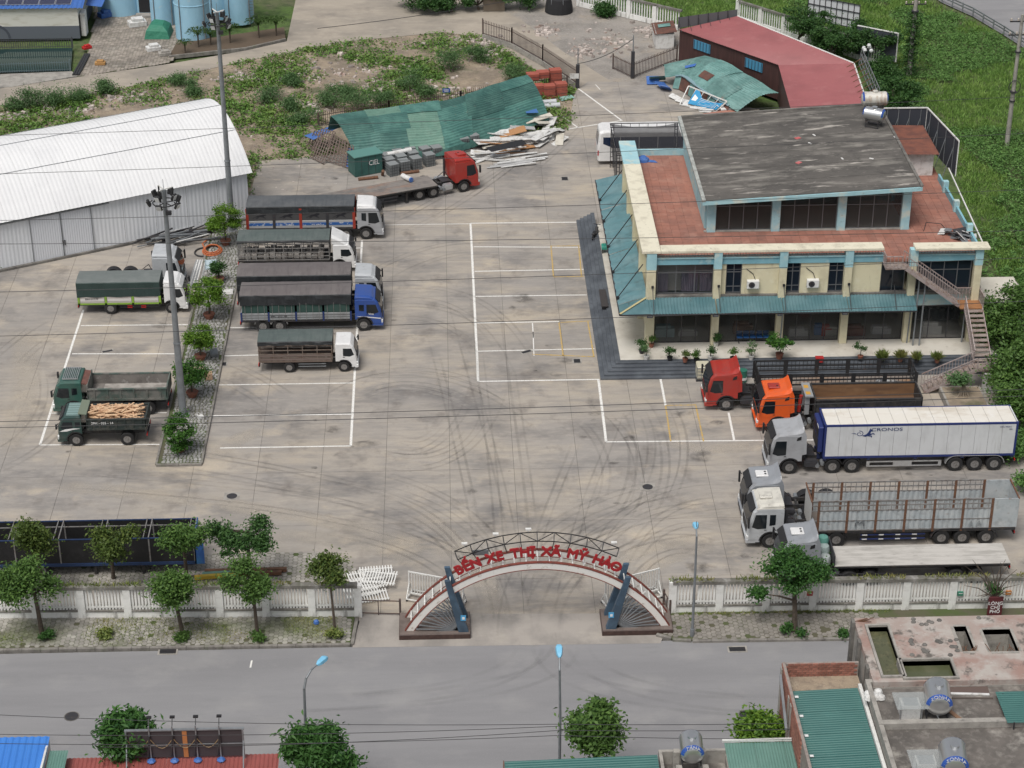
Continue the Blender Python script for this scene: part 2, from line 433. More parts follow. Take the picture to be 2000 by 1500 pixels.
def pavement(pts, hexpoly, m, skip):
 o = struct(MB(m_pavgap).prism(pts, 'z', -.3,.10).build('pavement'))
 h = hex_pavers('hexagonal_pavers', hexpoly, .115, m, skip=skip, parent=o)
 return o
p1_ = pavement(pav_l, [(-29,95.25),(-5.75,95.0),(-5.55,97.5),(-29,98.3)], m_paver, .02)
p2_ = pavement(pav_r, [(11.8,95.2),(13.4,94.7),(24.5,94.55),(24.5,96.9),(12.4,97.3)], mat('dusty_paver', (.27,.25,.225),.92, space='world', island=.12, layers=(((.19,.175,.155),.6,.42,.62,.85),((.13,.12,.105),2.5,.52,.7,.7)), bump=(20,.015)),.10)
def kerb_run(a, b, w, h, parent, n_m=1.0):
 a, b = Vector((*a, 0)), Vector((*b, 0)); L = (b - a).length; d = (b - a) / L; n = max(1, int(L / n_m)); st = L / n
 ang = math.atan2(d.y, d.x)
 me = MB(K['kerb']).box(.006,-w / 2,-.2, st - .006, w / 2, h).mesh('kerb_stone', bevel=.015)
 for i in range(n):
  link('kerb_stone', me, parent, a + d * (st * i) + Vector((0,0, rnd.uniform(-.008,.008))), ang)
kerb_run((-29,95.07),(-5.72,94.9),.2,.14, p1_)
kerb_run((-5.62,94.9),(-5.42,97.5),.2,.14, p1_)
kerb_run((13.4,94.56),(25,94.44),.2,.14, p2_)
kerb_run((12.3,94.75),(13.35,94.6),.2,.14, p2_)
kerb_run((11.45,95.25),(12.25,94.82),.2,.14, p2_)
# ---- planted island between the two parking rows
isl = [(-18.75,114.95),(-15.98,114.95),(-15.85,152.5),(-18.6,152.5)]
island = struct(MB(m_pavgap).prism(isl, 'z', -.1,.11).build('planting_island'))
V = []; F = []
yy = 115.1
while yy < 152.3:
 xx = -18.55 + rnd.uniform(0,.1)
 while xx < -16.1:
  w, l = rnd.uniform(.17,.30), rnd.uniform(.17,.28); k = len(V); n = 6; ph = rnd.uniform(0,1); dz = rnd.uniform(-.015,.02)
  for q, zz in ((1.0,.09),(.95,.13 + dz),(.75,.145 + dz)):
   for a in range(n):
    t = ph + a * 2 * PI / n; V.append((xx + w / 2 + math.cos(t) * w * .55 * q, yy + l / 2 + math.sin(t) * l * .55 * q, zz))
  for b in (0, n):
   for a in range(n): F.append((k + b + a, k + b + (a + 1) % n, k + b + n + (a + 1) % n, k + b + n + a))
  F.append(tuple(k + 2 * n + a for a in range(n)))
  xx += w + .02
 yy += .24
me = bpy.data.meshes.new('cobbles'); me.from_pydata(V, [], F); me.materials.append(m_cobble)
link('cobbles', me, island)['kind'] = 'stuff'
for a, b in (((-18.82,114.9),(-15.9,114.9)),((-15.93,115.0),(-15.78,152.5)),((-18.82,115.0),(-18.68,152.5))): kerb_run(a, b, .16,.17, island)
# round-cornered paved verge behind the left fence
verge_px = [(0,1105),(300,1100),(430,1083),(560,1082),(640,1084),(680,1100),(700,1122),(696,1138),(0,1150)]
vp = [G(*p) for p in verge_px]
verge = struct(MB(m_pavgap).prism([(p.x, p.y) for p in vp], 'z', -.05,.09).build('paved_verge'))
hex_pavers('hexagonal_pavers', [(p.x, p.y) for p in vp], .105, mat('pale_paver', (.34,.32,.29),.92, space='world', island=.2, layers=(((.2,.19,.17),.5,.45,.62,.7),)), skip=.03, parent=verge)
# ---- painted bays
def line(a, b, w=.14, m=None, z=.005):
 a, b = (G(*a) if len(a) == 2 else Vector(a)),(G(*b) if len(b) == 2 else Vector(b))
 d = (b - a); L = d.length; ang = math.atan2(d.y, d.x)
 n = max(1, int(L / 1.2)); mb = MB(m or K['line_white']); st = L / n
 for i in range(n):
  mb.poly([(st * i, -w / 2 + rnd.uniform(-.006,.006),0),(st * (i + 1),-w / 2,0),(st * (i + 1), w / 2,0),(st * i, w / 2 + rnd.uniform(-.006,.006),0)])
 mb.build('parking_line', yard, (a.x, a.y, z), ang)
W, Yl = None, K['line_yellow']
for a, b, w in (((919,436),(934,745),.17),((919,436),(1126,434),.14),((934,745),(1171,741),.14),((925,482),(1135,483),.12),((927,530),(1140,526),.13),((929,579),(1146,576),.13),((931,631),(1092,628),.12),((933,686),(1161,681),.12),
    ((1169,742),(1184,863),.17),((1184,863),(1620,859),.13),((1290,740),(1300,792),.15),((1423,806),(1434,860),.15),
    ((163,605),(78,869),.16),((78,869),(312,868),.12),((141,691),(362,691),.12),((158,636),(372,634),.12),((100,807),(330,806),.10),
    ((707,470),(685,871),.16),((430,875),(686,871),.12),((410,812),(687,809),.12),((420,752),(690,748),.11),((438,695),(520,693),.12),((445,640),(700,637),.12),((690,485),(708,484),.10),((690,509),(707,508),.10),
    ((1128,172),(1214,235),.16),((1110,252),(1216,235),.14),((1085,218),(1130,250),.12),((1163,165),(1172,175),.08),((1040,631),(1042,660),.08),((1041,648),(1043,695),.07),((700,440),(918,437),.08)):
 line(a, b, w)
for a, b in (((1076,480),(1081,540)),((1130,480),(1136,540)),((1081,541),(1140,540)),((1076,481),(1131,480)),((1092,631),(1100,696)),((1148,628),(1160,697)),((1040,692),(1162,697)),((1092,630),(1152,627)),
             ((1300,792),(1310,862)),((1359,792),(1374,862)),((1300,792),(1360,791))):
 line(a, b, .10, Yl, .009)
for a in ((492,1290),): line((a[0], a[1]),(a[0] - 3, a[1] + 14),.1)
# ---- tyre marks: faint rubber arcs left by turning lorries
m_tyre = decalmat('tyre_rubber', (.10,.095,.09),.19,(.3,.3,.3),.25,.65)
m_dust = decalmat('pale_dust', (.52,.47,.40),.6,(.5,.5,.5),.3,.65)
def strip(name, pts, w, m, z, fade=None):
 pts = [Vector((p[0], p[1], 0)) for p in pts]; n = len(pts); V = []; F = []; A = []
 for i, p in enumerate(pts):
  d = (pts[min(n - 1, i + 1)] - pts[max(0, i - 1)]).normalized(); q = Vector((-d.y, d.x, 0)); f = max(0.0, math.sin(PI * i / (n - 1))) ** .5
  for s_, g_ in ((-1,0),(-.45,1),(.45,1),(1,0)):
   V.append(tuple(p + q * (w / 2 * s_) + Vector((0,0, z)))); A.append(f * g_)
 for i in range(n - 1):
  for j in range(3): F.append((i * 4 + j, i * 4 + j + 1, i * 4 + 5 + j, i * 4 + 4 + j))
 return V, F, A
def marks(name, strips, m):
 V = []; F = []; A = []
 for v, f, a in strips:
  k = len(V); V += v; F += [tuple(i + k for i in q) for q in f]; A += a
 me = bpy.data.meshes.new(name); me.from_pydata(V, [], F); me.materials.append(m)
 at = me.attributes.new('fade', 'FLOAT', 'POINT'); at.data.foreach_set('value', A)
 return struct(link(name, me))
def bez(p, n=26):
 P_ = [G(*q) for q in p]
 out = []
 for i in range(n):
  t = i / (n - 1)
  Q = list(P_)
  while len(Q) > 1: Q = [Q[j].lerp(Q[j + 1], t) for j in range(len(Q) - 1)]
  out.append(Q[0])
 return out
st = []
curves = [[(1045,1250),(1040,1120),(1100,1010),(1400,960)], [(1065,1250),(1070,1100),(1180,1000),(1480,990)], [(1090,1250),(1090,1120),(1200,1040),(1470,1040)],
          [(1020,1240),(1000,1080),(920,960),(640,930)], [(1040,1240),(1030,1060),(900,900),(560,905)], [(1000,1220),(990,1080),(800,1000),(500,985)],
          [(1060,1230),(1060,1000),(1010,800),(980,520)], [(1030,1230),(1020,1000),(940,800),(860,480)], [(1100,1230),(1110,1020),(1200,900),(1230,760)],
          [(745,600),(860,560),(950,620),(1005,760)], [(745,630),(830,610),(900,640),(960,720)], [(748,560),(850,500),(900,490),(1000,500)],
          [(700,780),(770,730),(900,750),(960,830)], [(690,800),(740,740),(880,745),(1010,870)], [(700,870),(800,920),(920,900),(940,800)], [(690,900),(860,960),(960,880),(990,760)],
          [(1180,780),(1250,850),(1240,960),(1180,1010)], [(1090,800),(1180,850),(1200,940),(1150,1000)], [(1220,770),(1290,840),(1270,930),(1220,985)], [(1440,1000),(1300,960),(1180,1000),(1110,1180)], [(1440,1060),(1300,1000),(1160,1050),(1120,1220)],
          [(1470,940),(1330,930),(1200,950),(1130,1120)], [(200,900),(420,930),(640,960),(900,1060)], [(130,960),(400,985),(640,990),(920,1100)], [(60,700),(110,780),(60,860),(-60,900)], [(20,740),(60,690),(100,660),(140,640)],
          [(900,380),(980,330),(1060,280),(1150,200)], [(960,400),(1060,330),(1110,280),(1180,210)], [(745,470),(860,440),(960,360),(1040,300)], [(600,790),(560,760),(500,720),(430,700)]]
for c in curves:
 b = bez(c)
 for off in (0,.5,2.1,2.6):
  n = len(b); q = []
  for i, p in enumerate(b):
   d = (b[min(n - 1, i + 1)] - b[max(0, i - 1)]).normalized(); q.append(p + Vector((-d.y, d.x, 0)) * off)
  i0 = rnd.randint(0,7); i1 = n - rnd.randint(0,7)
  st.append(strip('t', q[i0:i1], rnd.uniform(.16,.27), m_tyre, .0045 + .0001 * len(st)))
marks('tyre_marks', st, m_tyre)
st = []
for c in ([(985,1235),(960,1130),(900,1060),(820,1000)], [(1150,1240),(1200,1140),(1290,1080),(1400,1070)], [(840,1250),(900,1240),(1000,1245),(1060,1255)], [(1180,1120),(1220,1080),(1290,1060),(1380,1050)],
          [(500,1050),(620,1040),(760,1060),(840,1110)], [(0,900),(60,800),(60,720),(40,640)], [(1300,860),(1340,880),(1420,880),(1470,870)], [(420,900),(440,870),(470,850),(520,840)], [(0,940),(300,960),(700,1010),(900,1090)]):
 st.append(strip('d', bez(c), rnd.uniform(1.2,2.4), m_dust, .0035 + .0001 * len(st)))
marks('dust_patches', st, m_dust)
st = []
for c in ([(1010,1262),(1000,1310),(880,1350),(600,1360)], [(1060,1262),(1060,1330),(900,1385),(500,1390)], [(1080,1262),(1090,1320),(1220,1360),(1500,1365)], [(1040,1262),(1050,1350),(1250,1400),(1600,1400)]):
 b = bez(c)
 for off in (0,2.0): st.append(strip('r', [p + Vector((0, off, 0)) if off == 0 else p + Vector((off, 0,0)) for p in b], .35, m_tyre, .0015 + .0001 * len(st)))
marks('tyre_marks', st, decalmat('faint_road_rubber', (.17,.17,.17),.16,(.3,.3,.3),.35,.7))
# oil drips and dirt under and beside the bays
st = []
for i in range(72):
 if i < 52: p = rnd.choice(((-6,118),(-8,127),(-7,134),(-7,150),(-21,118),(-22,137),(19,120),(22,113),(20,105),(24,101),(30,113),(12,119),(5,140),(8,130))); p = (p[0] + rnd.gauss(0,2.2), p[1] + rnd.gauss(0,1.6))
 else: p = (rnd.uniform(-26,34), rnd.uniform(99,124)) if rnd.random() < .7 else (rnd.uniform(-14,12), rnd.uniform(124,165))
 r_ = rnd.uniform(.1,.5) if i % 5 else rnd.uniform(.5,1.1); q = rnd.uniform(.5,1.0); n = 10; V = [(p[0], p[1], .0042 + .00005 * i)]; A_ = [1.0]; F = []
 for rr, g_ in ((.55,.9),(1.0,0.0)):
  for k in range(n): w = rr * r_ * rnd.uniform(.75,1.2); V.append((p[0] + w * math.cos(2 * PI * k / n), p[1] + q * w * math.sin(2 * PI * k / n),.0042 + .00005 * i)); A_.append(g_)
 for k in range(n):
  k2 = (k + 1) % n; F.append((0,1 + k, 1 + k2)); F.append((1 + k, 1 + n + k, 1 + n + k2,1 + k2))
 st.append((V, F, A_))
marks('oil_stains', st, decalmat('oil_stain', (.06,.055,.05),.5,(1.6,1.6,1.6),.35,.68))
# ---- drains and manholes
def grate(px, py, w, l, n, name='drain_grate', rz=0.0, z=.004):
 p = G(px, py); o = thing(name, None, None, (p.x, p.y, z), rz)
 MB(K['concrete']).box(-w / 2 - .1,-l / 2 - .1,-.02, w / 2 + .1, l / 2 + .1,.006).build('frame', o)
 MB(K['black']).box(-w / 2,-l / 2,-.01, w / 2, l / 2,.010).build('pit', o)
 me = MB(K['dark_steel']).box(-w / 2,-.03,.008, w / 2,.03,.022).mesh('grate_bar')
 for i in range(n): link('grate_bar', me, o, (0,-l / 2 + l * (i + .5) / n, 0))
 return o
tag(grate(1103,349,.5,.7,4), 'square drain grate in the yard beside the bus', 'drain grate')
tag(grate(1127,705,.45,.55,4), 'square drain grate at the foot of the dark steps', 'drain grate')
tag(grate(1028,687,.7,.28,3, rz=.5), 'skewed broken drain cover on a white bay line', 'drain cover')
tag(grate(210,686,.7,.22,3, rz=.4), 'narrow rusty drain cover in the bay behind the dump truck', 'drain cover')
tag(grate(328,1272,.9,.45,3), 'kerbside storm drain grate below the leftmost pavement trees', 'drain grate')
tag(grate(1440,1268,.9,.4,3), 'kerbside storm drain grate by the right pavement', 'drain grate')
tag(grate(438,711,.25,.5,3), 'small drain grate beside the planting island kerb', 'drain grate')
def manhole(px, py, r, label, square=False):
 p = G(px, py); o = thing('manhole_cover', label, 'manhole', (p.x, p.y, .002))
 if square: MB(K['concrete']).box(-r * 1.5,-r * 1.35,-.02, r * 1.5, r * 1.35,.006).build('frame', o)
 else: MB(K['concrete_dark']).cyl((0,0,-.02),(0,0,.006), r * 1.15,20).build('frame', o)
 MB(K['dark_steel']).cyl((0,0,0),(0,0,.014), r, 20).build('cover', o)
manhole(453,969,.33, 'round manhole in a square frame in the empty yard', True)
manhole(1265,951,.33, 'round manhole in the yard left of the silver lorries', True)
manhole(140,1399,.36, 'round manhole cover in the road near the blue roof')
manhole(1457,1396,.36, 'round manhole cover in the road beside the brick wall')
# ------------------------------------------------------------------ the bus station building
m_cream = mat('cream_render', (.66,.61,.43),.8, layers=(((.50,.45,.31),.9,.45,.68,.7),((.26,.22,.15),(3,3,.5),.60,.78,.65),((.72,.69,.55),2,.55,.7,.5)))
m_cap = mat('parapet_cap_render', (.70,.66,.53),.8, layers=(((.45,.41,.32),1.2,.48,.68,.6),((.22,.2,.16),3,.6,.74,.6)))
m_aqua = mat('aqua_render', (.22,.45,.53),.75, layers=(((.15,.34,.42),.7,.42,.65,.8),((.50,.60,.58),1.8,.55,.72,.55),((.07,.11,.12),(2.5,2.5,.7),.62,.78,.6)))
m_aqua2 = mat('pale_aqua_render', (.36,.58,.63),.75, layers=(((.26,.46,.52),.8,.42,.65,.8),((.62,.62,.52),.9,.52,.66,.7),((.12,.15,.14),3,.62,.78,.6)))
m_canopy = mat('teal_canopy_sheet', (.065,.15,.17),.55, layers=(((.12,.215,.235),.5,.42,.62,.8),((.07,.15,.17),(.5,2.5,1),.5,.70,.75),((.035,.05,.05),(4,.6,1),.62,.74,.8),((.42,.44,.42),1.6,.66,.76,.6)))
m_step = mat('slate_step', (.075,.085,.10),.55, layers=(((.13,.145,.165),.7,.42,.65,.8),((.045,.05,.06),2,.55,.7,.6)))
m_tile = mat('podium_tile', (.62,.59,.53),.45, layers=(((.45,.41,.35),.5,.45,.66,.7),((.3,.27,.23),2,.6,.75,.6)))
m_terr = mat('terracotta_floor_tile', (.33,.145,.105),.8, space='world', objrand=.12, layers=(((.245,.12,.095),.5,.42,.62,.8),((.40,.22,.17),.9,.52,.70,.6),((.09,.065,.055),(.7,2.2,1),.60,.74,.8),((.13,.09,.075),3,.56,.72,.5)), island=.08)
m_roofc = mat('flat_roof_concrete', (.125,.115,.105),.92, space='world', layers=(((.075,.07,.065),(.14,.35,1),.40,.60,.85),((.25,.235,.21),(.25,.9,1),.52,.66,.85),((.44,.41,.37),(.3,1.6,1),.60,.68,.9),((.05,.047,.045),(1.2,1.2,1),.55,.72,.6),((.27,.25,.23),2.6,.6,.74,.5)), bump=(5,.03))
m_shop = glassmat('shopfront_glass', (.03,.036,.04),.06,.32)
m_dglass = glassmat('dark_window_glass', (.012,.018,.028),.07)
m_pglass = glassmat('penthouse_glass', (.035,.04,.04),.06,.45)
m_curtain = mat('lilac_curtain', (.42,.36,.46),.9, layers=(((.24,.2,.28),(12,1,1),.45,.6,.9),))
m_inwall = mat('interior_wall', (.50,.48,.45),.9)
m_infloor = mat('interior_floor', (.60,.57,.53),.6)
m_frame = mat('grey_window_frame', (.15,.155,.165),.5,.3)
m_navy = mat('navy_plate', (.02,.03,.10),.5)
bs = thing('station_building', 'cream and blue bus station with flat dark roof, terracotta terrace and teal canopy', 'building', (14,129.3,0))
bo = Vector((14,129.3,0))
def part(name, mb, parent=bs, **kw):
 """parts given in world metres, kept relative to the building's base"""
 return mb.build(name, parent, tuple(-bo), **kw)
# podium and wrap-around steps
part('podium', MB(m_tile).box(11.9,126.9,0,38.4,150.2,.75))
for i in range(5):
 x0, y0 = 10.5 + .28 * i, 125.5 + .28 * i
 z1 = .15 * (i + 1)
 mb = MB(m_step)
 mb.prism([(x0, y0),(37.5, y0),(37.5, y0 + .30),(x0 + .30, y0 + .30),(x0 + .30,152.4),(x0,152.4)], 'z', 0, z1)
 part('step', mb, bevel=.012)
part('podium_edge', MB(m_step).prism([(11.86,126.86),(38.4,126.86),(38.4,126.98),(11.98,126.98),(11.98,150.2),(11.86,150.2)], 'z', .5,.765))
# inside of the ground floor
part('interior_floor', MB(m_infloor).box(14.4,129.6,.752,36.8,136,.765))
part('interior_wall', MB(m_inwall).box(14.4,135.9,.75,36.8,136.1,3.9).box(23.2,129.8,.76,23.35,135.9,3.9).box(32.2,129.8,.76,32.35,135.9,3.9))
part('rear_block', MB(m_cream).box(14.3,136.12,.75,36.9,149.6,6.75))
part('ceiling_slab', MB(m_cream).box(14.2,129.6,3.9,36.9,136.11,4.4))
part('side_wall', MB(m_cream).box(14.15,129.7,.75,14.35,149.6,6.7))
part('side_wall', MB(m_cream).box(36.75,129.7,.75,36.95,149.6,6.7))
CX = [14.15,18.75,23.3,27.85,32.35,36.9]
for i, cx in enumerate(CX):
 h = .26 if i else .32
 c = part('column', MB(m_cream).box(cx - h, 128.95,.75, cx + h, 129.45,6.7), bevel=.015)
 MB(m_aqua2).box(cx - h - .015,128.94,6.70, cx + h + .015,129.46,7.94).build('column_head', c)
 if i < 4:
  MB(m_navy).box(cx - .2,128.93,3.02, cx + .2,128.955,3.2).build('name_plate', c)
  MB(K['white_sheet']).box(cx - .15,128.925,3.08, cx + .15,128.935,3.13).build('plate_text_line', c)
for cy in (133.67,138.87,143.91,147.95):
 part('column', MB(m_cream).box(13.72, cy - .3,.75,14.2, cy + .3,7.9), bevel=.015)
# upper floor front: band, walls, windows
part('wall_band', MB(m_aqua).box(14.2,129.22,6.95,30.3,129.6,7.42).box(32.4,129.22,6.95,36.9,129.6,7.42))
part('band_ledge', MB(m_aqua2).box(14.2,129.14,7.42,30.3,129.62,7.50).box(32.5,129.14,7.42,36.9,129.62,7.5))
part('sill_ledge', MB(K['concrete_dark']).box(14.2,129.12,4.42,36.9,129.6,4.62))
def wpx(a): return GY(a, 540,129.3).x
segs = [(1408,1418),(1449,1533),(1563,1618),(1651,1720)]
for a, b in segs: part('wall_panel', MB(m_cream).box(wpx(a),129.3,4.62, wpx(b),129.6,6.95))
def window(x0, x1, z0, z1, y, cols, rows, glass, fr=m_frame, parent=bs, t=.06, name='window'):
 w = part(name, MB(fr).box(x0, y, z0, x1, y + .06, z0 + t).box(x0, y, z1 - t, x1, y + .06, z1).box(x0, y, z0 + t, x0 + t, y + .06, z1 - t).box(x1 - t, y, z0 + t, x1, y + .06, z1 - t), parent)
 def sub(n, mb): return mb.build(n, w)
 xs = [x0 + (x1 - x0) * i / cols for i in range(cols + 1)]; zs = rows
 for i in range(1, cols): sub('mullion', MB(fr).box(xs[i] - t / 2, y + .005, z0 + t, xs[i] + t / 2, y + .055, z1 - t))
 for z in zs[1:-1]: sub('transom', MB(fr).box(x0 + t, y + .002, z - t / 2, x1 - t, y + .058, z + t / 2))
 for i in range(cols):
  for j in range(len(zs) - 1):
   sub('pane', MB(glass).box(xs[i] + t / 2, y + .02, zs[j] + t / 2, xs[i + 1] - t / 2, y + .035, zs[j + 1] - t / 2))
 return w
big = window(wpx(1284), wpx(1394),4.66,6.93,129.42,3, [4.66,6.25,6.93], glassmat('curtained_glass', (.02,.03,.035),.06,.35))
part('window_recess', MB(m_inwall).box(wpx(1284),129.9,4.66, wpx(1394),130.0,6.93))
for a, b in ((1284,1306),(1332,1364),(1368,1391)):
 n = 18; x0, x1 = wpx(a), wpx(b)
 pts = [(x0 + (x1 - x0) * i / n, 129.62 + (.05 if i % 2 else 0)) for i in range(n + 1)]
 mb = MB(m_curtain)
 for i in range(n): mb.poly([(*pts[i], 4.7),(*pts[i + 1], 4.7),(*pts[i + 1], 6.2),(*pts[i], 6.2)])
 mb.build('curtain', big)
for a, b in ((1418,1449),(1533,1563),(1618,1651)):
 window(wpx(a), wpx(b),4.66,6.93,129.42,2, [4.66,5.15,6.25,6.93], m_dglass)
 part('window_recess', MB(K['black']).box(wpx(a),129.55,4.66, wpx(b),129.6,6.93))
window(wpx(1721), wpx(1768),4.5,6.6,129.5,2, [4.5,6.6], m_dglass, name='upper_door')
window(wpx(1790), wpx(1896),4.66,6.93,129.42,4, [4.66,6.2,6.93], m_dglass)
part('window_recess', MB(K['black']).box(wpx(1790),129.55,4.66, wpx(1896),129.6,6.93))
part('lower_panel', MB(m_aqua2).box(32.6,129.4,3.45,36.65,129.55,4.40))
# ground-floor shopfront, one framed bay between each pair of columns
for i in range(5):
 a, b = CX[i] + .27, CX[i + 1] - .27
 window(a, b, .76,3.45 if i < 4 else 3.4,129.5,4 if i in (0,2) else 3, [.76,3.45 if i < 4 else 3.4], m_shop, fr=K['dark_steel'], name='shopfront')
 if i < 4: part('fascia', MB(K['dark_steel']).box(a, 129.5,3.46, b, 129.58,3.9))
# terrace slab, tiles
part('terrace_slab', MB(m_terr).box(14.2,129.62,6.76,37.4,149.8,6.96))
ts = .6; tile = MB(m_terr).box(.008,.008,0, ts - .008, ts - .008,.04).mesh('floor_tile')
V = MB(m_terr); tile_n = 0
yy = 129.7
while yy < 149.0:
 xx = 14.9
 while xx < 37.0:
  inpent = 18.5 < xx + ts and xx < 32.9 and yy + ts > 134.6
  if not inpent:
   if yy < 134.2 and tile_n < 300:
    link('floor_tile', tile, bs, Vector((xx, yy, 6.96 + rnd.uniform(-.006,.004))) - bo); tile_n += 1
   else:
    z = 6.96 + rnd.uniform(-.006,.004); V.box(xx + .008, yy + .008, z, xx + ts - .008, yy + ts - .008, z + .04)
  xx += ts
 yy += ts
part('terrace_tiles', V)['kind'] = 'stuff'
# parapets
part('parapet', MB(m_cream).box(13.7,129.3,7.5,14.3,149.2,7.95))
part('parapet_cap', MB(m_cap).box(13.45,128.9,7.95,14.75,144.6,8.15), bevel=.02)
part('parapet_cap', MB(m_aqua2).box(13.47,144.62,7.95,14.73,149.3,8.14), bevel=.02)
part('parapet_cap', MB(m_cap).box(14.77,128.9,7.95,30.2,129.95,8.14), bevel=.02)
part('parapet_cap', MB(m_cap).box(32.35,128.75,7.95,37.55,129.75,8.14), bevel=.02)
def rail_bars(name, a, b, z0, z1, n, m, w=.035):
 a, b = Vector(a), Vector(b); mb = MB(m)
 r = part(name, MB(m).bar((a.x, a.y, z1),(b.x, b.y, z1),.05).bar((a.x, a.y, z0),(b.x, b.y, z0),.05))
 me = MB(m).box(-w / 2,-w / 2, z0, w / 2, w / 2, z1).mesh('baluster')
 for i in range(n):
  p = a.lerp(b, (i + .5) / n); link("baluster", me, r, (p.x, p.y, 0))
m_rail = mat('faded_rail_paint', (.34,.30,.29),.6,.2, layers=(((.2,.12,.1),4,.5,.7,.7),))
for a, b, n in ((14.5,18.5,20),(19,23,20),(23.6,27.6,20),(28.1,30.2,10),(32.6,36.7,20)): rail_bars('balustrade', (a, 129.3,0),(b, 129.3,0),7.52,7.9, n, m_rail)
part('east_parapet', MB(m_aqua).box(37.15,129.8,6.9,37.3,143.5,7.45))
part('east_handrail', MB(K['white_paint']).bar((37.3,129.8,7.9),(37.9,143.5,7.9),.08))
for cy in (133.4,137.6,141.2): part('east_post', MB(m_aqua2).box(37.0, cy - .2,6.98,37.4, cy + .2,7.85))
part('north_parapet', MB(m_aqua2).box(14.3,149.0,6.98,18.6,149.25,7.45))
# penthouse
pen = part('penthouse_base', MB(K['concrete']).box(18.4,134.5,6.97,33.2,134.7,7.06).box(18.4,149.3,6.97,33.2,149.5,7.06))
part('penthouse_wall', MB(m_aqua2).box(18.5,135.2,6.98,18.65,149.4,9.5).box(18.7,148.9,6.98,33.0,149.1,9.5))
part('penthouse_interior', MB(m_infloor).box(18.7,134.8,6.98,32.9,148.8,7.01).use(m_inwall).box(18.7,141.0,7.02,32.9,141.2,9.6))
def rz_(x): return 9.46 + (x - 18.38) * .0575
for cx in (18.9,23.5,28.2,32.8):
 part('penthouse_column', MB(m_aqua2).prism([(cx - .3,6.98),(cx + .3,6.98),(cx + .3, rz_(cx + .3) - .01),(cx - .3, rz_(cx - .3) - .01)], 'y', 134.45,134.95))
for a, b, n in ((19.2,23.2,4),(23.8,27.9,4),(28.5,32.5,4)):
 zt = rz_(a) - .05
 w = window(a, b, 7.06, zt, 134.7, n, [7.06,8.9, zt], m_pglass, name='penthouse_window')
 part('window_head', MB(K['dark_steel']).prism([(a, zt),(b, zt),(b, rz_(b)),(a, rz_(a))], 'y', 134.7,134.76))
for k, (ya, yb) in enumerate(((135.0,139.6),(139.8,144.4),(144.6,148.8))):
 part('penthouse_window', MB(m_pglass).box(32.95, ya, 7.06,32.98, yb, 10.1))
part('penthouse_pillar', MB(m_aqua2).box(32.85,139.6,6.98,33.1,139.8,10.2))
# sloping roof in six cast strips
roof = part('roof', MB(m_aqua2).prism([(18.1,9.45),(33.6,10.34),(33.6,10.62),(18.1,9.73)], 'y', 133.6,149.85))
ys_ = [133.68,136.3,138.9,141.7,144.4,147.1,149.75]
for i in range(6):
 MB(m_roofc).prism([(18.2,9.74),(33.5,10.62),(33.5,10.68),(18.2,9.80)], 'y', ys_[i] + .02, ys_[i + 1] - .02).build('roof_strip', roof)
MB(mat('roof_gutter_edge', (.40,.42,.40),.8, layers=(((.2,.2,.19),1.5,.45,.65,.8),))).prism([(18.05,9.70),(18.3,9.72),(18.3,9.9),(18.05,9.88)], 'y', 133.6,149.85).build('roof_upstand', roof)
MB(K['concrete_dark']).prism([(33.45,10.66),(33.65,10.67),(33.65,10.78),(33.45,10.77)], 'y', 133.6,149.85).build('roof_upstand', roof)
MB(K['concrete_dark']).prism([(18.3,9.75),(33.45,10.62),(33.45,10.82),(18.3,9.95)], 'y', 149.62,149.84).build('roof_upstand', roof)
# corrugated canopy on two sides
def corr(mb, o, u, v, pitch=.25, amp=.03, nv=1, warp=0):
 """ribbed sheet: origin o, ribs run along v, spread along u"""
 o, u, v = Vector(o), Vector(u), Vector(v); L = u.length; n = max(2, int(L / pitch)) * 4; nrm = u.cross(v).normalized()
 k = len(mb.v); prof = (0,1,1,0)
 for j in range(nv + 1):
  for i in range(n + 1):
   t = i / n; h = amp * prof[i % 4]
   w = warp * math.sin(j / nv * 5.1 + t * 9) * .5 + warp * math.sin(t * 23 + j) * .25 if warp else 0
   mb.v.append(tuple(o + u * t + v * (j / nv) + nrm * (h + w)))
 for j in range(nv):
  for i in range(n):
   a = k + j * (n + 1) + i; mb.face((a, a + 1, a + n + 2, a + n + 1))
 return mb
cf = part('canopy', MB(K['dark_steel']).bar((11.9,127.6,3.93),(32.6,127.6,3.9),.09).bar((11.9,127.6,3.93),(11.9,151.5,3.93),.09).bar((14,129.2,4.5),(11.9,127.6,4.0),.07))
xs_ = [14.0,18.7,23.3,27.85,32.6]
for i in range(4):
 a, b = xs_[i], xs_[i + 1]
 corr(MB(m_canopy),(a if i else 13.95,129.15,4.52),(b - a - .03,0,0),(0,-1.58,-.55),.22,.03).build('canopy_sheet', cf)
MB(m_canopy).poly([(11.9,127.6,3.97),(13.98,127.6,3.99),(13.95,129.15,4.53)]).build('canopy_sheet', cf)
MB(m_canopy).poly([(11.9,127.6,3.97),(13.95,129.15,4.53),(11.9,129.15,3.97)]).build('canopy_sheet', cf)
ly = [129.17,133.5,137.5,141.5,145.6,151.4]
m_canopy_l = mat('faded_canopy_sheet', (.10,.215,.245),.55, layers=(((.16,.27,.295),(.4,.7,1),.42,.62,.8),((.09,.18,.20),(2.0,.4,1),.5,.68,.75),((.05,.06,.06),(.8,2.5,1),.63,.74,.7),((.40,.42,.40),(2.5,1,1),.66,.76,.5)))
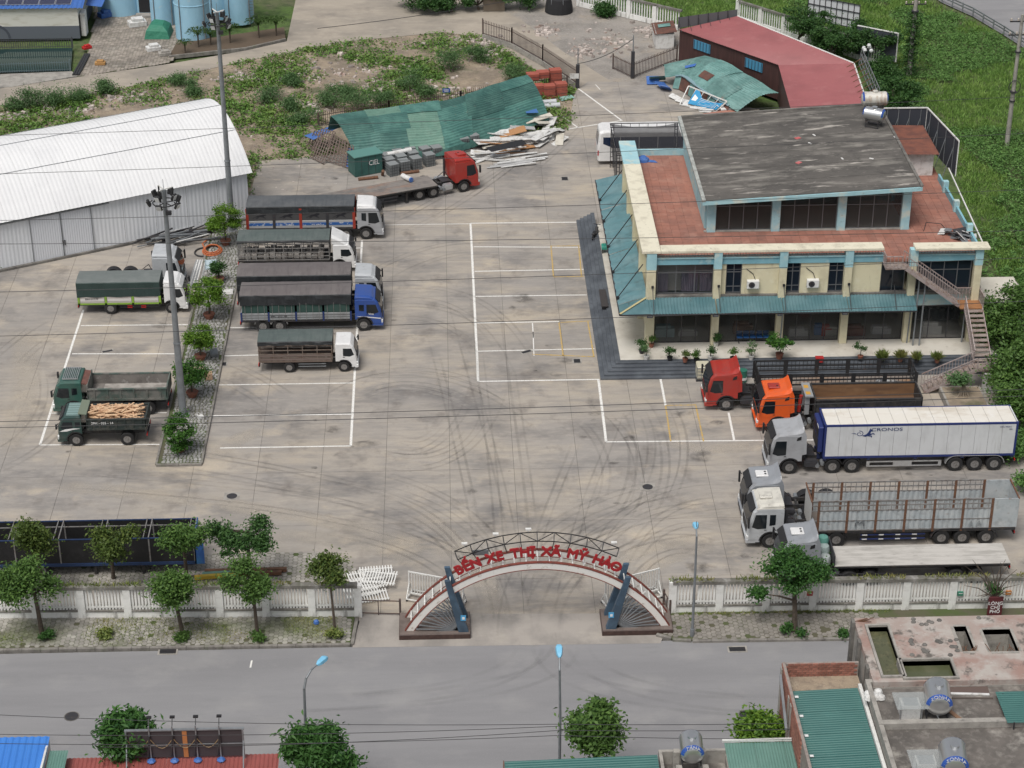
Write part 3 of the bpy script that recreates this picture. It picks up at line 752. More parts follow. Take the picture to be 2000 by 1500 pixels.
for i in range(5):
 mb = MB(m_canopy_l); n = 10
 for j in range(n):
  for k in range(3):
   def q(jj, kk):
    y = ly[i] + (ly[i + 1] - ly[i] - .04) * jj / n
    return (11.9 + 2.05 * kk / 3, y, 3.97 + .57 * kk / 3 + .035 * math.sin(jj * 2.1 + i * 3 + kk))
   mb.poly([q(j, k), q(j + 1, k), q(j + 1, k + 1), q(j, k + 1)])
 mb.build('canopy_sheet', cf)
MB(mat('yellow_flashing', (.45,.40,.22),.6)).bar((11.92,127.62,4.03),(13.98,129.15,4.6),.16,.03).build('flashing', cf)
for cx in CX[:4] + [31.0]:
 MB(K['black']).bar((cx + .1,128.9,5.4),(cx + .12,127.62,4.05),.045).box(cx + .02,128.85,5.33, cx + .18,128.98,5.5).build('canopy_tie', cf)
for cy in (131,135.2,139.6,144.2,148.2):
 MB(K['black']).bar((13.75, cy, 6.2),(11.95, cy - .9,4.08),.05).box(11.85, cy - 1.02,3.95,12.05, cy - .8,4.15).build('canopy_tie', cf)
for x_ in (23.4,32.4): MB(K['galv']).cyl((x_, 128.9,.76),(x_ + .05,128.9,3.2),.05,8).build('canopy_prop', cf)
# bent outdoor staircase
stc = thing('metal_staircase', 'bent steel outdoor staircase with baluster railings climbing to the terrace', 'staircase', (33,124,0))
so = Vector((33,124,0))
m_stair = mat('stair_paint', (.40,.34,.33),.6,.2, layers=(((.24,.14,.11),3,.48,.68,.8),))
m_tread = mat('stair_tread', (.30,.25,.225),.8, layers=(((.16,.1,.075),3,.45,.65,.8),))
def spart(name, mb, **kw): return mb.build(name, stc, tuple(-so), **kw)
def flight(a, b, wv, n, rail=(True, True)):
 a, b, wv = Vector(a), Vector(b), Vector(wv)
 for s_ in (0,1): spart('stringer', MB(m_stair).bar(a + wv * s_, b + wv * s_, .05,.22))
 d = b - a; dh = Vector((d.x, d.y, 0)) / n
 for i in range(n):
  p = a + d * ((i + .5) / n); h = dh * .5
  if abs(dh.x) > abs(dh.y): spart('tread', MB(m_tread).box(p.x - abs(h.x) * 1.05, p.y, p.z - .02, p.x + abs(h.x) * 1.05, p.y + wv.y, p.z + .03))
  else: spart('tread', MB(m_tread).box(p.x, p.y - abs(h.y) * 1.05, p.z - .02, p.x + wv.x, p.y + abs(h.y) * 1.05, p.z + .03))
 for s_ in (0,1):
  if rail[s_]: railing(a + wv * s_, b + wv * s_)
def railing(a, b, h=.95, step=.22):
 a, b = Vector(a), Vector(b); up = Vector((0,0, h)); r = spart('railing', MB(m_stair).bar(a + up, b + up, .06).bar(a + up * .12, b + up * .12,.035))
 n = max(2, int((b - a).length / step)); me = MB(m_stair).box(-.016,-.016,0,.016,.016, h).mesh('baluster')
 for i in range(n + 1): link("baluster", me, r, a.lerp(b, i / n))
spart('top_platform', MB(m_tread).box(30.2,128.0,6.9,31.6,129.1,6.97)); railing((30.2,128.0,6.95),(31.3,128.0,6.95)); railing((30.2,128.0,6.95),(30.2,129.0,6.95))
flight((31.6,128.05,6.93),(35.6,128.05,4.0),(0,.95,0),15)
spart('landing', MB(mat('rust_plate', (.33,.15,.06),.8, layers=(((.2,.1,.05),2,.45,.65,.8),))).box(35.6,127.7,3.93,37.2,129.05,4.0)); railing((35.6,129.1,3.95),(37.2,129.1,3.95)); railing((37.2,127.7,3.95),(37.2,129.1,3.95))
flight((35.9,127.7,3.97),(35.9,123.9,1.75),(1.25,0,0),11,(True, False))
spart('landing', MB(m_tread).box(35.8,122.75,1.66,37.2,123.9,1.73)); railing((35.9,122.75,1.7),(37.2,122.75,1.7))
flight((35.85,122.8,1.7),(32.4,122.8,.05),(0,1.0,0),10)
for p in ((32.75,128.5,0,6.0),(33.2,128.5,0,5.7),(36.3,128.9,0,3.9),(36.9,123.2,0,1.65)): spart('support_post', MB(K['galv']).cyl((p[0], p[1], .0),(p[0], p[1], p[3]),.06,8))
# air-conditioner outdoor units on the upper wall
m_ac = mat('ac_casing', (.70,.70,.68),.5)
for (px, py, lab) in ((1471,556, 'white air conditioner unit under the second wall panel of the upper floor'),(1588,554, 'white air conditioner unit between the two narrow dark upper windows')):
 p = GY(px, py, 129.0); t = thing('air_conditioner', lab, 'air conditioner', (p.x, 129.0, p.z - .3),0, 'outdoor air conditioner units')
 MB(m_ac).box(-.42,-.05,0,.42,.28,.58).build('casing', t, bevel=.02)
 MB(K['dark_steel']).cyl((-.1,-.055,.29),(-.1,-.075,.29),.22,16).build('fan_grille', t)
 MB(K['black']).cyl((-.1,-.08,.29),(-.1,-.085,.29),.07,10).build('fan_hub', t)
 MB(K['galv']).box(-.35,-.02,-.06,-.3,.3,0).box(.3,-.02,-.06,.35,.3,0).build('bracket', t)
 MB(K['dark_steel']).tube([(.2,.25,.5),(0,.27,1.0),(-.5,.28,1.4)], .025,5).build('pipe', t)
# water tanks on the roof
def water_tank(name, label, loc, rz, L, r, text, m_body, legs=.45, band=True, scale_t=.3):
 t = thing(name, label, 'water tank', loc, rz, 'stainless steel water tanks')
 prof = []
 for i in range(7): prof.append((r * (.55 + .45 * math.sin(i / 6 * PI / 2)),-L / 2 - .12 + .12 * (1 - math.cos(i / 6 * PI / 2)) * 1.0 if i else -L / 2 - .12))
 secs = []
 xs = [-L / 2 - .16,-L / 2 - .12,-L / 2] + [-L / 2 + L * i / 10 for i in range(1,10)] + [L / 2, L / 2 + .12, L / 2 + .16]
 rs = [r * .35, r * .75, r] + [r * (1.0 if i % 2 else .975) for i in range(1,10)] + [r, r * .75, r * .35]
 for x_, rr in zip(xs, rs): secs.append([(x_, rr * math.cos(2 * PI * k / 20), legs + r + rr * math.sin(2 * PI * k / 20)) for k in range(20)])
 MB(m_body).loft(secs).build('body', t, smooth=True)
 fr = MB(K['dark_steel'])
 for x_ in (-L * .36, L * .36):
  fr.bar((x_, -r * .8,0),(x_, -r * .8, legs + r * .4),.05).bar((x_, r * .8,0),(x_, r * .8, legs + r * .4),.05).bar((x_, -r * .8, legs * .9),(x_, r * .8, legs * .9),.05)
 for s_ in (-1,1): fr.bar((-L * .4, s_ * r * .8,.03),(L * .4, s_ * r * .8,.03),.05).bar((-L * .4, s_ * r * .8, legs),(L * .4, s_ * r * .8, legs),.05)
 fr.build('stand', t)
 MB(m_body).cyl((0,0, legs + 2 * r - .03),(0,0, legs + 2 * r + .1),.2,14).build('hatch', t)
 if band:
  for s_ in (-1,1):
   mb = MB(m_blueband)
   for k in range(14):
    a0, a1 = PI * k / 14, PI * (k + 1) / 14
    mb.poly([(s_ * (L / 2 + .125),.74 * r * math.cos(a), legs + r + .74 * r * math.sin(a)) for a in (a0, a1)] + [(s_ * (L / 2 + .004), r * 1.003 * math.cos(a), legs + r + r * 1.003 * math.sin(a)) for a in (a1, a0)])
   mb.build('blue_band', t)
 if text:
  n = len(text)
  for i, ch in enumerate(text):
   a = R(90) + (i - (n - 1) / 2) * R(24)
   rr = r * .80; yv, zv = rr * math.cos(a), legs + r + rr * math.sin(a)
   lettering('lettering', ch, K['line_white'], t, (-(L / 2 + .14), yv, zv - scale_t * .3),(R(75),0, R(-90)), scale_t, .004).rotation_euler = Matrix(((0,0,-1),(-1,0,0),(0,1,0))).to_4x4().to_euler()
 return t
m_blueband = mat('blue_label_band', (.03,.09,.36),.4)
m_inox = mat('stainless_steel', (.62,.63,.64),.28,.85)
m_inox_old = mat('weathered_tank_white', (.62,.60,.55),.5,.2, layers=(((.30,.18,.10),(2,2,.6),.5,.66,.7),))
tk = G(1705,232,10.6)
water_tank('water_tank', 'shiny water tank with blue ring on a stand, lower of two on the dark roof', (32.3,145.3,10.66), R(-30),1.35,.50, '', m_inox)
water_tank('water_tank', 'weathered white water tank lying at the far corner of the dark roof', (32.9,148.3,10.7), R(0),1.7,.55, '', m_inox_old)
# hut and its billboard at the back of the terrace
hut = thing('rooftop_hut', 'small white hut with rusty sheet roof on the terrace', 'hut', (35.7,144.3,7.0))
MB(K['white_sheet']).box(-1.0,0,0,1.2,5.2,1.75).build('wall', hut)
corr(MB(mat('rusty_red_sheet', (.20,.075,.05),.75, layers=(((.12,.05,.04),1.2,.42,.62,.8),((.30,.22,.16),1.5,.66,.76,.5)))),(-1.3,-.5,1.80),(0,6.0,0),(2.8,0,-.05),.3,.03).build('roof', hut, (0,0,.14))
bb = thing('rooftop_billboard', 'dark backs of an angled billboard with white edge behind the terrace hut', 'billboard', (37.4,146,7.0))
m_bbk = mat('billboard_back', (.045,.05,.065),.7)
A_, B_, C_ = (-3.3,4.6),(.2,4.6),(1.1,-2.4)
for a, b in ((A_, B_),(B_, C_)):
 MB(m_bbk).poly([(*a, .2),(*b, .2),(*b, 3.0),(*a, 3.0)]).poly([(a[0], a[1] + .05,.2),(b[0], b[1] + .05,.2),(b[0], b[1] + .05,3.0),(a[0], a[1] + .05,3.0)]).build('panel', bb)
 MB(K['white_paint']).bar((*a, 3.03),(*b, 3.03),.09).bar((*b, .2),(*b, 3.0),.07).build('edge_trim', bb)
 for i in range(4):
  t = (i + .5) / 4; p = Vector((a[0] + (b[0] - a[0]) * t, a[1] + (b[1] - a[1]) * t, 0))
  MB(K['galv']).bar(p + Vector((-.04,-.04,0)), p + Vector((-.04,-.04,2.9)),.05).bar(p + Vector((-.05,-.05,2.2)), p + Vector((-.8,-.6,.02)),.04).build('brace', bb)
# white side roof on the right of the building
sr = thing('side_annex', 'low annex with plain pale sheet roof right of the staircase', 'annex', (38.4,129.7,0))
MB(K['white_paint']).box(0,.2,0,2.9,4.4,2.85).build('wall', sr)
MB(mat('pale_sheet_roof', (.60,.57,.50),.6, layers=(((.45,.42,.36),.6,.45,.65,.6),))).poly([(-.3,0,2.9),(3.1,0,2.9),(2.7,4.7,3.15),(.1,4.7,3.15)]).poly([(-.3,0,2.86),(3.1,0,2.86),(2.7,4.7,3.11),(.1,4.7,3.11)]).build('roof', sr)
# ------------------------------------------------------------------ vehicles (front at x = 0, pointing to +x)
def paint(name, c, dirt=.5, rough=.32):
 return mat(name, c, rough, 0, layers=(((c[0] * .55 + .05, c[1] * .55 + .045, c[2] * .55 + .04),1.6,.45,.70, dirt),((.12,.10,.085),(2,2,3),.58,.78, dirt)), coat=.25)
P_silver = paint('silver_paint', (.36,.37,.39),.45)
P_silver2 = paint('pale_silver_paint', (.46,.48,.50),.4)
P_grey = paint('grey_paint', (.27,.285,.31),.4)
P_white = paint('white_cab_paint', (.74,.74,.74),.3)
P_blue = paint('blue_cab_paint', (.025,.075,.30),.35)
P_red = paint('red_cab_paint', (.36,.028,.02),.4)
P_orange = paint('orange_cab_paint', (.72,.11,.02),.25)
P_green = paint('dark_green_paint', (.035,.105,.085),.6)
P_green2 = paint('blackish_green_paint', (.02,.055,.05),.6)
P_bone = paint('stained_white_roof', (.62,.60,.54),.7)
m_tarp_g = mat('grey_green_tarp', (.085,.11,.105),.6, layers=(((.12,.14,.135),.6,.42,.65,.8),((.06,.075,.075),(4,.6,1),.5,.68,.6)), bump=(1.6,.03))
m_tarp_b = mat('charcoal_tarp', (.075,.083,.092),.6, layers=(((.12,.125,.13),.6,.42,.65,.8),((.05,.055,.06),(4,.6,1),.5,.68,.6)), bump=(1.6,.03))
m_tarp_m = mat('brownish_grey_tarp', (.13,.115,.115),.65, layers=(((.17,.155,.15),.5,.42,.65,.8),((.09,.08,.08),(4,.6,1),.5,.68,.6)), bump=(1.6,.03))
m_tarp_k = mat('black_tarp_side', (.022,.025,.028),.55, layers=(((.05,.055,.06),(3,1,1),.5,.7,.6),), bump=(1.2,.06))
m_galvb = mat('cage_steel', (.26,.255,.25),.6,.3, layers=(((.13,.10,.085),3,.48,.68,.8),))
m_board = mat('grey_side_board', (.34,.36,.37),.55,.2, layers=(((.2,.2,.2),1.6,.45,.68,.7),))
m_cargo = mat('dusty_cargo', (.36,.34,.315),.9, layers=(((.2,.18,.165),1.5,.42,.62,.8),), island=.2)
_wh = {}
def wheel(t, x, y, r=.5, w=.28, axles=None):
 sgn = 1 if y > 0 else -1
 key = (r, w, sgn)
 if key not in _wh:
  tb = MB(K['rubber']); n = 20; secs = []
  for yy, rr in ((-w / 2, r * .54),(-w / 2, r * .93),(-w / 2 + .04, r),(w / 2 - .04, r),(w / 2, r * .93),(w / 2, r * .54)):
   secs.append([(rr * math.cos(2 * PI * i / n), yy, r + rr * math.sin(2 * PI * i / n)) for i in range(n)])
  tb.loft(secs)
  rb = MB(K['rim_steel']); f = w / 2 * sgn; s = sgn
  secs = [[(rr * math.cos(2 * PI * i / n), yy, r + rr * math.sin(2 * PI * i / n)) for i in range(n)] for yy, rr in ((f + .006 * s, r * .54),(f - .02 * s, r * .48),(f - .11 * s, r * .40),(f - .11 * s, r * .24),(f + .0 * s, r * .19),(f + .01 * s, r * .02))]
  rb.loft(secs)
  _wh[key] = (tb.mesh('wheel', smooth=True), rb.mesh('rim', smooth=True))
 a, b = _wh[key]
 o = link('wheel', a, t, (x, y, 0)); link('rim', b, o); return o
def arcpts(cx, cz, r, a0, a1, n): return [(cx + r * math.cos(R(a0 + (a1 - a0) * i / n)), cz + r * math.sin(R(a0 + (a1 - a0) * i / n))) for i in range(n + 1)]
def make_cab(t, pm, L=2.15, W=2.3, zt=2.85, zb=.95, ax=-1.35, wr=.5, s=1.0, fair='', roof=None, hatch=0, rearwin=False, visor=True, bumper=None, grille=True, x0=0.0):
 roof = roof or pm; ra = wr + .11
 S = lambda p: (x0 + p[0] * s, p[1] * s)
 cosb = math.sqrt(max(0.0, ra * ra - (zb - wr) ** 2))
 a0 = math.degrees(math.asin((zb - wr) / ra))
 prof = [(-.06,.60),(0,.95),(-.03,1.5),(-.29, zt - .30),(-.52, zt - .02),(-.9, zt),(-L + .06, zt),(-L, zt - .08),(-L, zb)] + arcpts(ax, wr, ra, 180 - a0,8,8) + [(ax + ra, .60)]
 out = [(p[0] - (.10 if p[0] > -.6 and p[1] > .7 else 0), p[1] - (.07 if p[1] > zt - .12 else 0)) for p in prof]
 h = W / 2
 def sec(pr, y): return [(S(p)[0], y, S(p)[1]) for p in pr]
 c = MB(pm).loft([sec(out, -h), sec(prof, -h + .15), sec(prof, h - .15), sec(out, h)]).build('cab', t, bevel=.03)
 def sub(n, mb, **k): return mb.build(n, c, **k)
 if roof is not pm:
  sub('roof_skin', MB(roof).prism([S(p) for p in ((-.5, zt - .03),(-.88, zt + .03),(-L + .05, zt + .03),(-L - .01, zt - .1),(-L - .01, zt - .14),(-L + .2, zt - .14),(-.5, zt - .14))], 'y', -h + .02, h - .02), bevel=.03)
 # windscreen, visor, grille, bumper, headlights
 a, b = S((-.035,1.56)), S((-.275, zt - .36))
 yw = h - .2
 sub('windscreen', MB(K['glass']).hexa([(a[0] - .02,-yw - .06, a[1]),(a[0] + .02,-yw - .06, a[1]),(a[0] + .02, yw + .06, a[1]),(a[0] - .02, yw + .06, a[1])], [(b[0] - .02,-yw, b[1]),(b[0] + .02,-yw, b[1]),(b[0] + .02, yw, b[1]),(b[0] - .02, yw, b[1])]))
 if visor:
  v0, v1 = S((-.26, zt - .34)), S((-.46, zt - .05))
  sub('sun_visor', MB(K['black']).hexa([(v0[0], -yw, v0[1]),(v0[0] + .14,-yw, v0[1] - .03),(v0[0] + .14, yw, v0[1] - .03),(v0[0], yw, v0[1])], [(v1[0], -yw + .05, v1[1]),(v1[0] + .06,-yw + .05, v1[1]),(v1[0] + .06, yw - .05, v1[1]),(v1[0], yw - .05, v1[1])]))
 if grille:
  g0, g1 = S((.0,.98)), S((-.02,1.42))
  sub('grille', MB(K['black']).hexa([(g0[0] - .02,-yw * .75, g0[1]),(g0[0] + .03,-yw * .75, g0[1]),(g0[0] + .03, yw * .75, g0[1]),(g0[0] - .02, yw * .75, g0[1])], [(g1[0] - .02,-yw * .85, g1[1]),(g1[0] + .03,-yw * .85, g1[1]),(g1[0] + .03, yw * .85, g1[1]),(g1[0] - .02, yw * .85, g1[1])]))
 bx = S((ax + ra, 0))[0]
 sub('bumper', MB(bumper or pm).box(bx, -h, .36 * s, x0 + .07, h, .68 * s), bevel=.05)
 sub('bumper_grille', MB(K['black']).box(x0 + .05,-h * .6,.40 * s, x0 + .085, h * .6,.6 * s))
 for y in (-1,1):
  sub('headlight', MB(K['lamp']).box(x0 - .16, y * (h - .42),.68 * s, x0 + .045, y * (h - .02),.90 * s), bevel=.03)
  sub('step', MB(K['black']).box(bx - .02, y * (h - .12),.40 * s, bx - .02 + .30, y * (h + .02),.46 * s))
  # arch trim, door, windows, mirror
  yo = y * (h + .004); yi = y * (h - .02)
  ring = arcpts(ax, wr, ra, 180 - a0,8,8); ring2 = arcpts(ax, wr, ra + .09,180 - a0 + 3,6,8)
  sub('wheel_arch', MB(K['black']).prism([S(p) for p in ring + ring2[::-1]], 'y', y * (h - .25), y * (h + .025)))
  dz = zt - .36
  dr = [(-.20,1.05),(-.16,1.5),(-.40, dz),(-1.18, dz),(-1.18, wr + ra + .12),(-.95, wr + ra + .06)]
  d = sub('door', MB(pm).prism([S(p) for p in dr], 'y', yi, y * (h + .012)))
  wn = [(-.25,1.52),(-.45, dz - .06),(-1.12, dz - .06),(-1.12,1.42),(-.6,1.38)]
  MB(K['glass']).prism([S(p) for p in wn], 'y', yi, y * (h + .018)).build('side_window', d)
  MB(K['black']).prism([S(p) for p in ((-1.0,1.30),(-1.14,1.30),(-1.14,1.34),(-1.0,1.34))], 'y', yi, y * (h + .03)).build('handle', d)
  if rearwin: sub('rear_quarter_window', MB(K['glass']).prism([S(p) for p in ((-1.30,1.60),(-1.30, dz - .08),(-1.66, dz - .08),(-1.66,1.66))], 'y', yi, y * (h + .012)))
  m0 = S((-.12, zt - .55)); m1 = S((.04,1.62))
  sub('mirror', MB(K['black']).bar((m0[0], y * (h - .05), m0[1]),(m0[0] + .12, y * (h + .22), m0[1] + .02),.04).box(m0[0] + .05, y * (h + .12), m1[1], m0[0] + .16, y * (h + .30), m0[1] + .05))
 if fair == 'wing':
  pr = [(-.75, zt - .01),(-1.2, zt + .06),(-1.65, zt + .12),(-1.95, zt + .24),(-L - .04, zt + .45),(-L - .08, zt + .43),(-L - .02, zt + .1),(-L + .03, zt - .05)]
  po = [(p[0], zt - .1 + (p[1] - zt + .1) * .55) for p in pr]
  sub('roof_fairing', MB(roof).loft([sec(po, -h + .03), sec(pr, -h + .32), sec(pr, h - .32), sec(po, h - .03)]), bevel=.02)
  for y in (-1,1): sub('side_deflector', MB(pm).prism([S(p) for p in ((-L + .1, zb + .4),(-L - .28, zb + .5),(-L - .22, zt - .1),(-L - .05, zt + .35),(-L + .08, zt))], 'y', y * (h - .06), y * (h - .02)))
  for y in (-1,1): sub('deflector_vent', MB(K['black']).prism([S(p) for p in ((-L + .42, zt - .42),(-L + .12, zt - .34),(-L + .12, zt - .08),(-L + .36, zt - .2))], 'y', y * (h - .03), y * (h + .01)))
 elif fair == 'scoop':
  pr = [(-.62, zt + .0),(-1.0, zt + .30),(-1.5, zt + .58),(-L - .1, zt + .78),(-L - .1, zt - .02)]
  po = [(p[0] - (.12 if p[0] > -1.2 else 0), zt - .03 + (p[1] - zt + .03) * .75) for p in pr]
  sub('roof_fairing', MB(roof).loft([sec(po, -h + .06), sec(pr, -h + .3), sec(pr, h - .3), sec(po, h - .06)]), bevel=.03)
 elif fair == 'flat':
  pr = [(-.55, zt - .02),(-.75, zt + .14),(-1.2, zt + .2),(-L + .02, zt + .24),(-L - .02, zt - .02)]
  po = [(p[0] - (.1 if p[0] > -.9 else 0), zt - .06 + (p[1] - zt + .06) * .7) for p in pr]
  sub('roof_fairing', MB(roof).loft([sec(po, -h + .04), sec(pr, -h + .26), sec(pr, h - .26), sec(po, h - .04)]), bevel=.025)
 zr = zt * s + (.24 if fair == 'flat' else (.10 if fair == 'wing' else 0)) - .01
 if hatch:
  x_ = S((-1.15,0))[0]
  hm = sub('roof_hatch', MB({1: roof, 2: P_white, 3: P_red}[hatch]).box(x_ - .38,-.34, zr - .05, x_ + .38,.34, zr + .09), bevel=.04)
  for y in (-.12,.12) if hatch == 2 else ((.1,) if hatch == 3 else ()): MB(K['black']).cyl((x_ - .2, y, zr + .085),(x_ - .2, y, zr + .105),.07,10).build('hatch_vent', hm)
 return c
def chassis(t, x0, x1, z=.95, w=.85, n=5):
 mb = MB(K['chassis'])
 for y in (-1,1): mb.box(x0, y * w / 2 - .05, z - .26, x1, y * w / 2 + .05, z)
 for i in range(n):
  x = x0 + (x1 - x0) * (i + .5) / n; mb.box(x - .06,-w / 2, z - .2, x + .06, w / 2, z - .04)
 mb.box(min(x0, x1) + .1,-.12, z - .5, max(x0, x1) - .1,.12, z - .3)
 return mb.build('chassis', t)
def axle(t, x, r, W, w=.28, dual=True):
 MB(K['chassis']).cyl((x, -W / 2 + .2, r),(x, W / 2 - .2, r),.09,8).box(x - .2,-.2, r - .18, x + .2,.2, r + .2).build('axle', t)
 for y in (-1,1):
  wheel(t, x, y * (W / 2 - w / 2), r, w)
  if dual: wheel(t, x, y * (W / 2 - w * 1.5 - .06), r, w)
def mudguard(t, x, r, W, m=None, half=True):
 for y in (-1,1):
  o = arcpts(x, r, r + .13,15,165,8); i = arcpts(x, r, r + .09,15,165,8)
  MB(m or K['black']).prism(o + i[::-1], 'y', y * (W / 2 - .58), y * (W / 2 + .0)).build('mudguard', t)
def tank(t, x0, x1, y, m=None, z0=.42, z1=.92, wd=.5):
 MB(m or K['alu']).box(x0, y - wd / 2, z0, x1, y + wd / 2, z1).build('fuel_tank', t, bevel=.08, seg=2)
def cyltanks(t, x, W):
 for y in (-1,1):
  for dx in (0,.32): MB(K['galv']).cyl((x + dx, y * (W / 2 - .42),.72 - dx * .5),(x + dx, y * (W / 2 - .02),.72 - dx * .5),.14,12).build('air_tank', t)
def tractor(label, loc, rz, pm, W=2.3, ax=(-1.4,-4.15,-5.4), **kw):
 t = thing('tractor_unit', label, 'lorry', loc, rz)
 make_cab(t, pm, W=W, ax=ax[0], **kw)
 chassis(t, -.6, ax[-1] - .75)
 axle(t, ax[0], .5, W, dual=False)
 for x in ax[1:]: axle(t, x, .5, W); mudguard(t, x, .5, W)
 for y in (-1,1): tank(t, -2.35,-3.2, y * (W / 2 - .28), K['alu'] if pm is P_red and rz < 1 else K['dark_steel'])
 cyltanks(t, -3.5, W)
 xm = (ax[1] + ax[2]) / 2
 MB(K['chassis']).lathe([(.48,.96),(.50,1.04),(.40,1.07),(.1,1.08)], (xm, 0,0),16).build('fifth_wheel', t)
 MB(K['dark_steel']).box(-2.4,-.5,.96,-3.1,.5,1.0).build('catwalk', t)
 MB(K['dark_steel']).cyl((-2.35,.75,.95),(-2.35,.75,2.5),.09,10).tube([(-2.3,0,1.1),(-2.6,.1,1.7),(-3.2,.2,1.2)], .03,5).build('exhaust_stack', t)
 return t
def sem_wheels(t, xs, W): 
 for x in xs: axle(t, x, .5, W)
def tail(t, x, W, z=.75):
 for y in (-1,1): MB(K['red_lens']).box(x - .03, y * (W / 2 - .4), z - .07, x + .02, y * (W / 2 - .05), z + .07).build('tail_light', t)
 MB(K['chassis']).box(x - .02,-W / 2 + .02, z - .12, x + .08, W / 2 - .02, z - .08).build('rear_bar', t)
def tarp(t, x0, x1, W, zb, ze, zr, m_top, m_side, name='tarpaulin', wr=.02, seed=1, skirt=None):
 """gable tarpaulin with sagging, wrinkled cloth"""
 rg = random.Random(seed); n = 36; h = W / 2 + .03
 prof = [(-h - .01, skirt if skirt else zb, 0),(-h - .005, zb + (ze - zb) * .5,0),(-h, ze - .05,0),(-h + .06, ze, 1),(-h * .5, ze + (zr - ze) * .62,1),(0, zr, 1),(h * .5, ze + (zr - ze) * .62,1),(h - .06, ze, 1),(h, ze - .05,0),(h + .005, zb + (ze - zb) * .5,0),(h + .01, skirt if skirt else zb, 0)]
 mb = MB(m_top); k0 = len(mb.v); m = len(prof)
 ph = [rg.uniform(0,6) for _ in range(8)]
 for i in range(n + 1):
  u = i / n; x = x0 + (x1 - x0) * u
  for j, (y, z, top) in enumerate(prof):
   dz = dy = 0
   if top: dz = -.012 * abs(math.sin(u * PI * 7)) + rg.uniform(-.006,.006)
   else:
    dy = wr * math.sin(u * 21 + ph[j % 8]) + rg.uniform(-.5,.5) * wr
    if j in (0, m - 1): dz = -.06 * abs(math.sin(u * PI * 4 + ph[0])) + .05
   mb.v.append((x, y + dy, z + dz))
 for i in range(n):
  for j in range(m - 1):
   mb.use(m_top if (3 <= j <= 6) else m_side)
   mb.face((k0 + i * m + j, k0 + i * m + j + 1, k0 + (i + 1) * m + j + 1, k0 + (i + 1) * m + j))
 mb.use(m_side); mb.face([k0 + j for j in range(m)]); mb.face([k0 + n * m + j for j in range(m)][::-1])
 o = mb.build(name, t, smooth=False)
 me = MB(K['dark_steel']).tube([(0,-h + .02, ze + .015),(0,0, zr + .015),(0, h - .02, ze + .015)], .012,5)
 return o
def boards(t, x0, x1, W, z0, z1, n, m_b, m_post, pw=.12, ztop=None, stripe=None, back=True):
 MB(K['chassis']).box(x0,-W / 2, z0 - .16, x1, W / 2, z0).build('floor', t)
 st = (x1 - x0) / n
 for y in (-1,1):
  for i in range(n):
   a, b = x0 + st * i + (pw * .6 if st > 0 else -pw * .6), x0 + st * (i + 1) - (pw * .6 if st > 0 else -pw * .6)
   bd = MB(m_b).box(a, y * (W / 2 - .04), z0 + .02, b, y * (W / 2), z1).build('side_board', t, bevel=.01)
   if stripe: MB(stripe).box(a + .03 * (1 if st > 0 else -1), y * (W / 2 - .01), z0 + (z1 - z0) * .35, b - .03 * (1 if st > 0 else -1), y * (W / 2 + .008), z0 + (z1 - z0) * .72).build('stripe', bd)
  for i in range(n + 1):
   if m_post: MB(m_post).box(x0 + st * i - pw / 2, y * (W / 2 - .08), z0 - .1, x0 + st * i + pw / 2, y * (W / 2 + .02), ztop or z1).build('post', t)
 if back: MB(m_b).box(min(x0, x1) - .03,-W / 2, z0, min(x0, x1) + .03, W / 2, z1).build('tailgate', t)
def cage(t, x0, x1, W, z0, z1, n, rails, m, bw=.05):
 for y in (-1,1):
  for i in range(n + 1):
   x = x0 + (x1 - x0) * i / n; MB(m).box(x - bw / 2, y * (W / 2 - bw), z0, x + bw / 2, y * W / 2, z1).build('post', t)
  for z in rails: MB(m).box(x0, y * (W / 2 - bw * .8), z - bw / 2, x1, y * (W / 2 + .004), z + bw / 2).build('rail', t)
 for x in (x0, x1):
  for i in range(1,5): MB(m).box(x - bw / 2,-W / 2 + W * i / 5 - bw / 2, z0, x + bw / 2,-W / 2 + W * i / 5 + bw / 2, z1).build('end_post', t)
  for z in rails[::2]: MB(m).box(x - bw / 2,-W / 2, z - bw / 2, x + bw / 2, W / 2, z + bw / 2).build('end_rail', t)
def side_text(t, body, m, x, z, size, rz, W, sx=1.0):
 """lettering on the side that faces the camera"""
 if abs(rz) < 1: return lettering('lettering', body, m, t, (x, -W / 2 - .012, z),(R(90),0,0), size, .004, sx=sx)
 return lettering('lettering', body, m, t, (x, W / 2 + .012, z),(R(90),0, PI), size, .004, sx=sx)
def rigid(label, front, cy, rz, pm, W, cabkw, wheels, length, r=.5, zc=.95):
 t = thing('truck', label, 'truck', (front, cy, 0), rz)
 make_cab(t, pm, W=W, ax=wheels[0][0] / cabkw.get('s', 1), wr=r / cabkw.get('s', 1), **cabkw)
 chassis(t, -.6 * cabkw.get('s', 1),-length + .2, zc)
 for x, dual in wheels: axle(t, x, r, W, .27 if r > .42 else .22, dual)
 tail(t, -length, W, zc - .2)
 return t
T_dark = mat('dark_lettering', (.02,.02,.025),.5)
T_white = mat('white_lettering', (.75,.75,.75),.5)
m_stripe = mat('blue_stripe', (.02,.10,.33),.5, layers=(((.5,.52,.55),3.2,.55,.62,.9),))
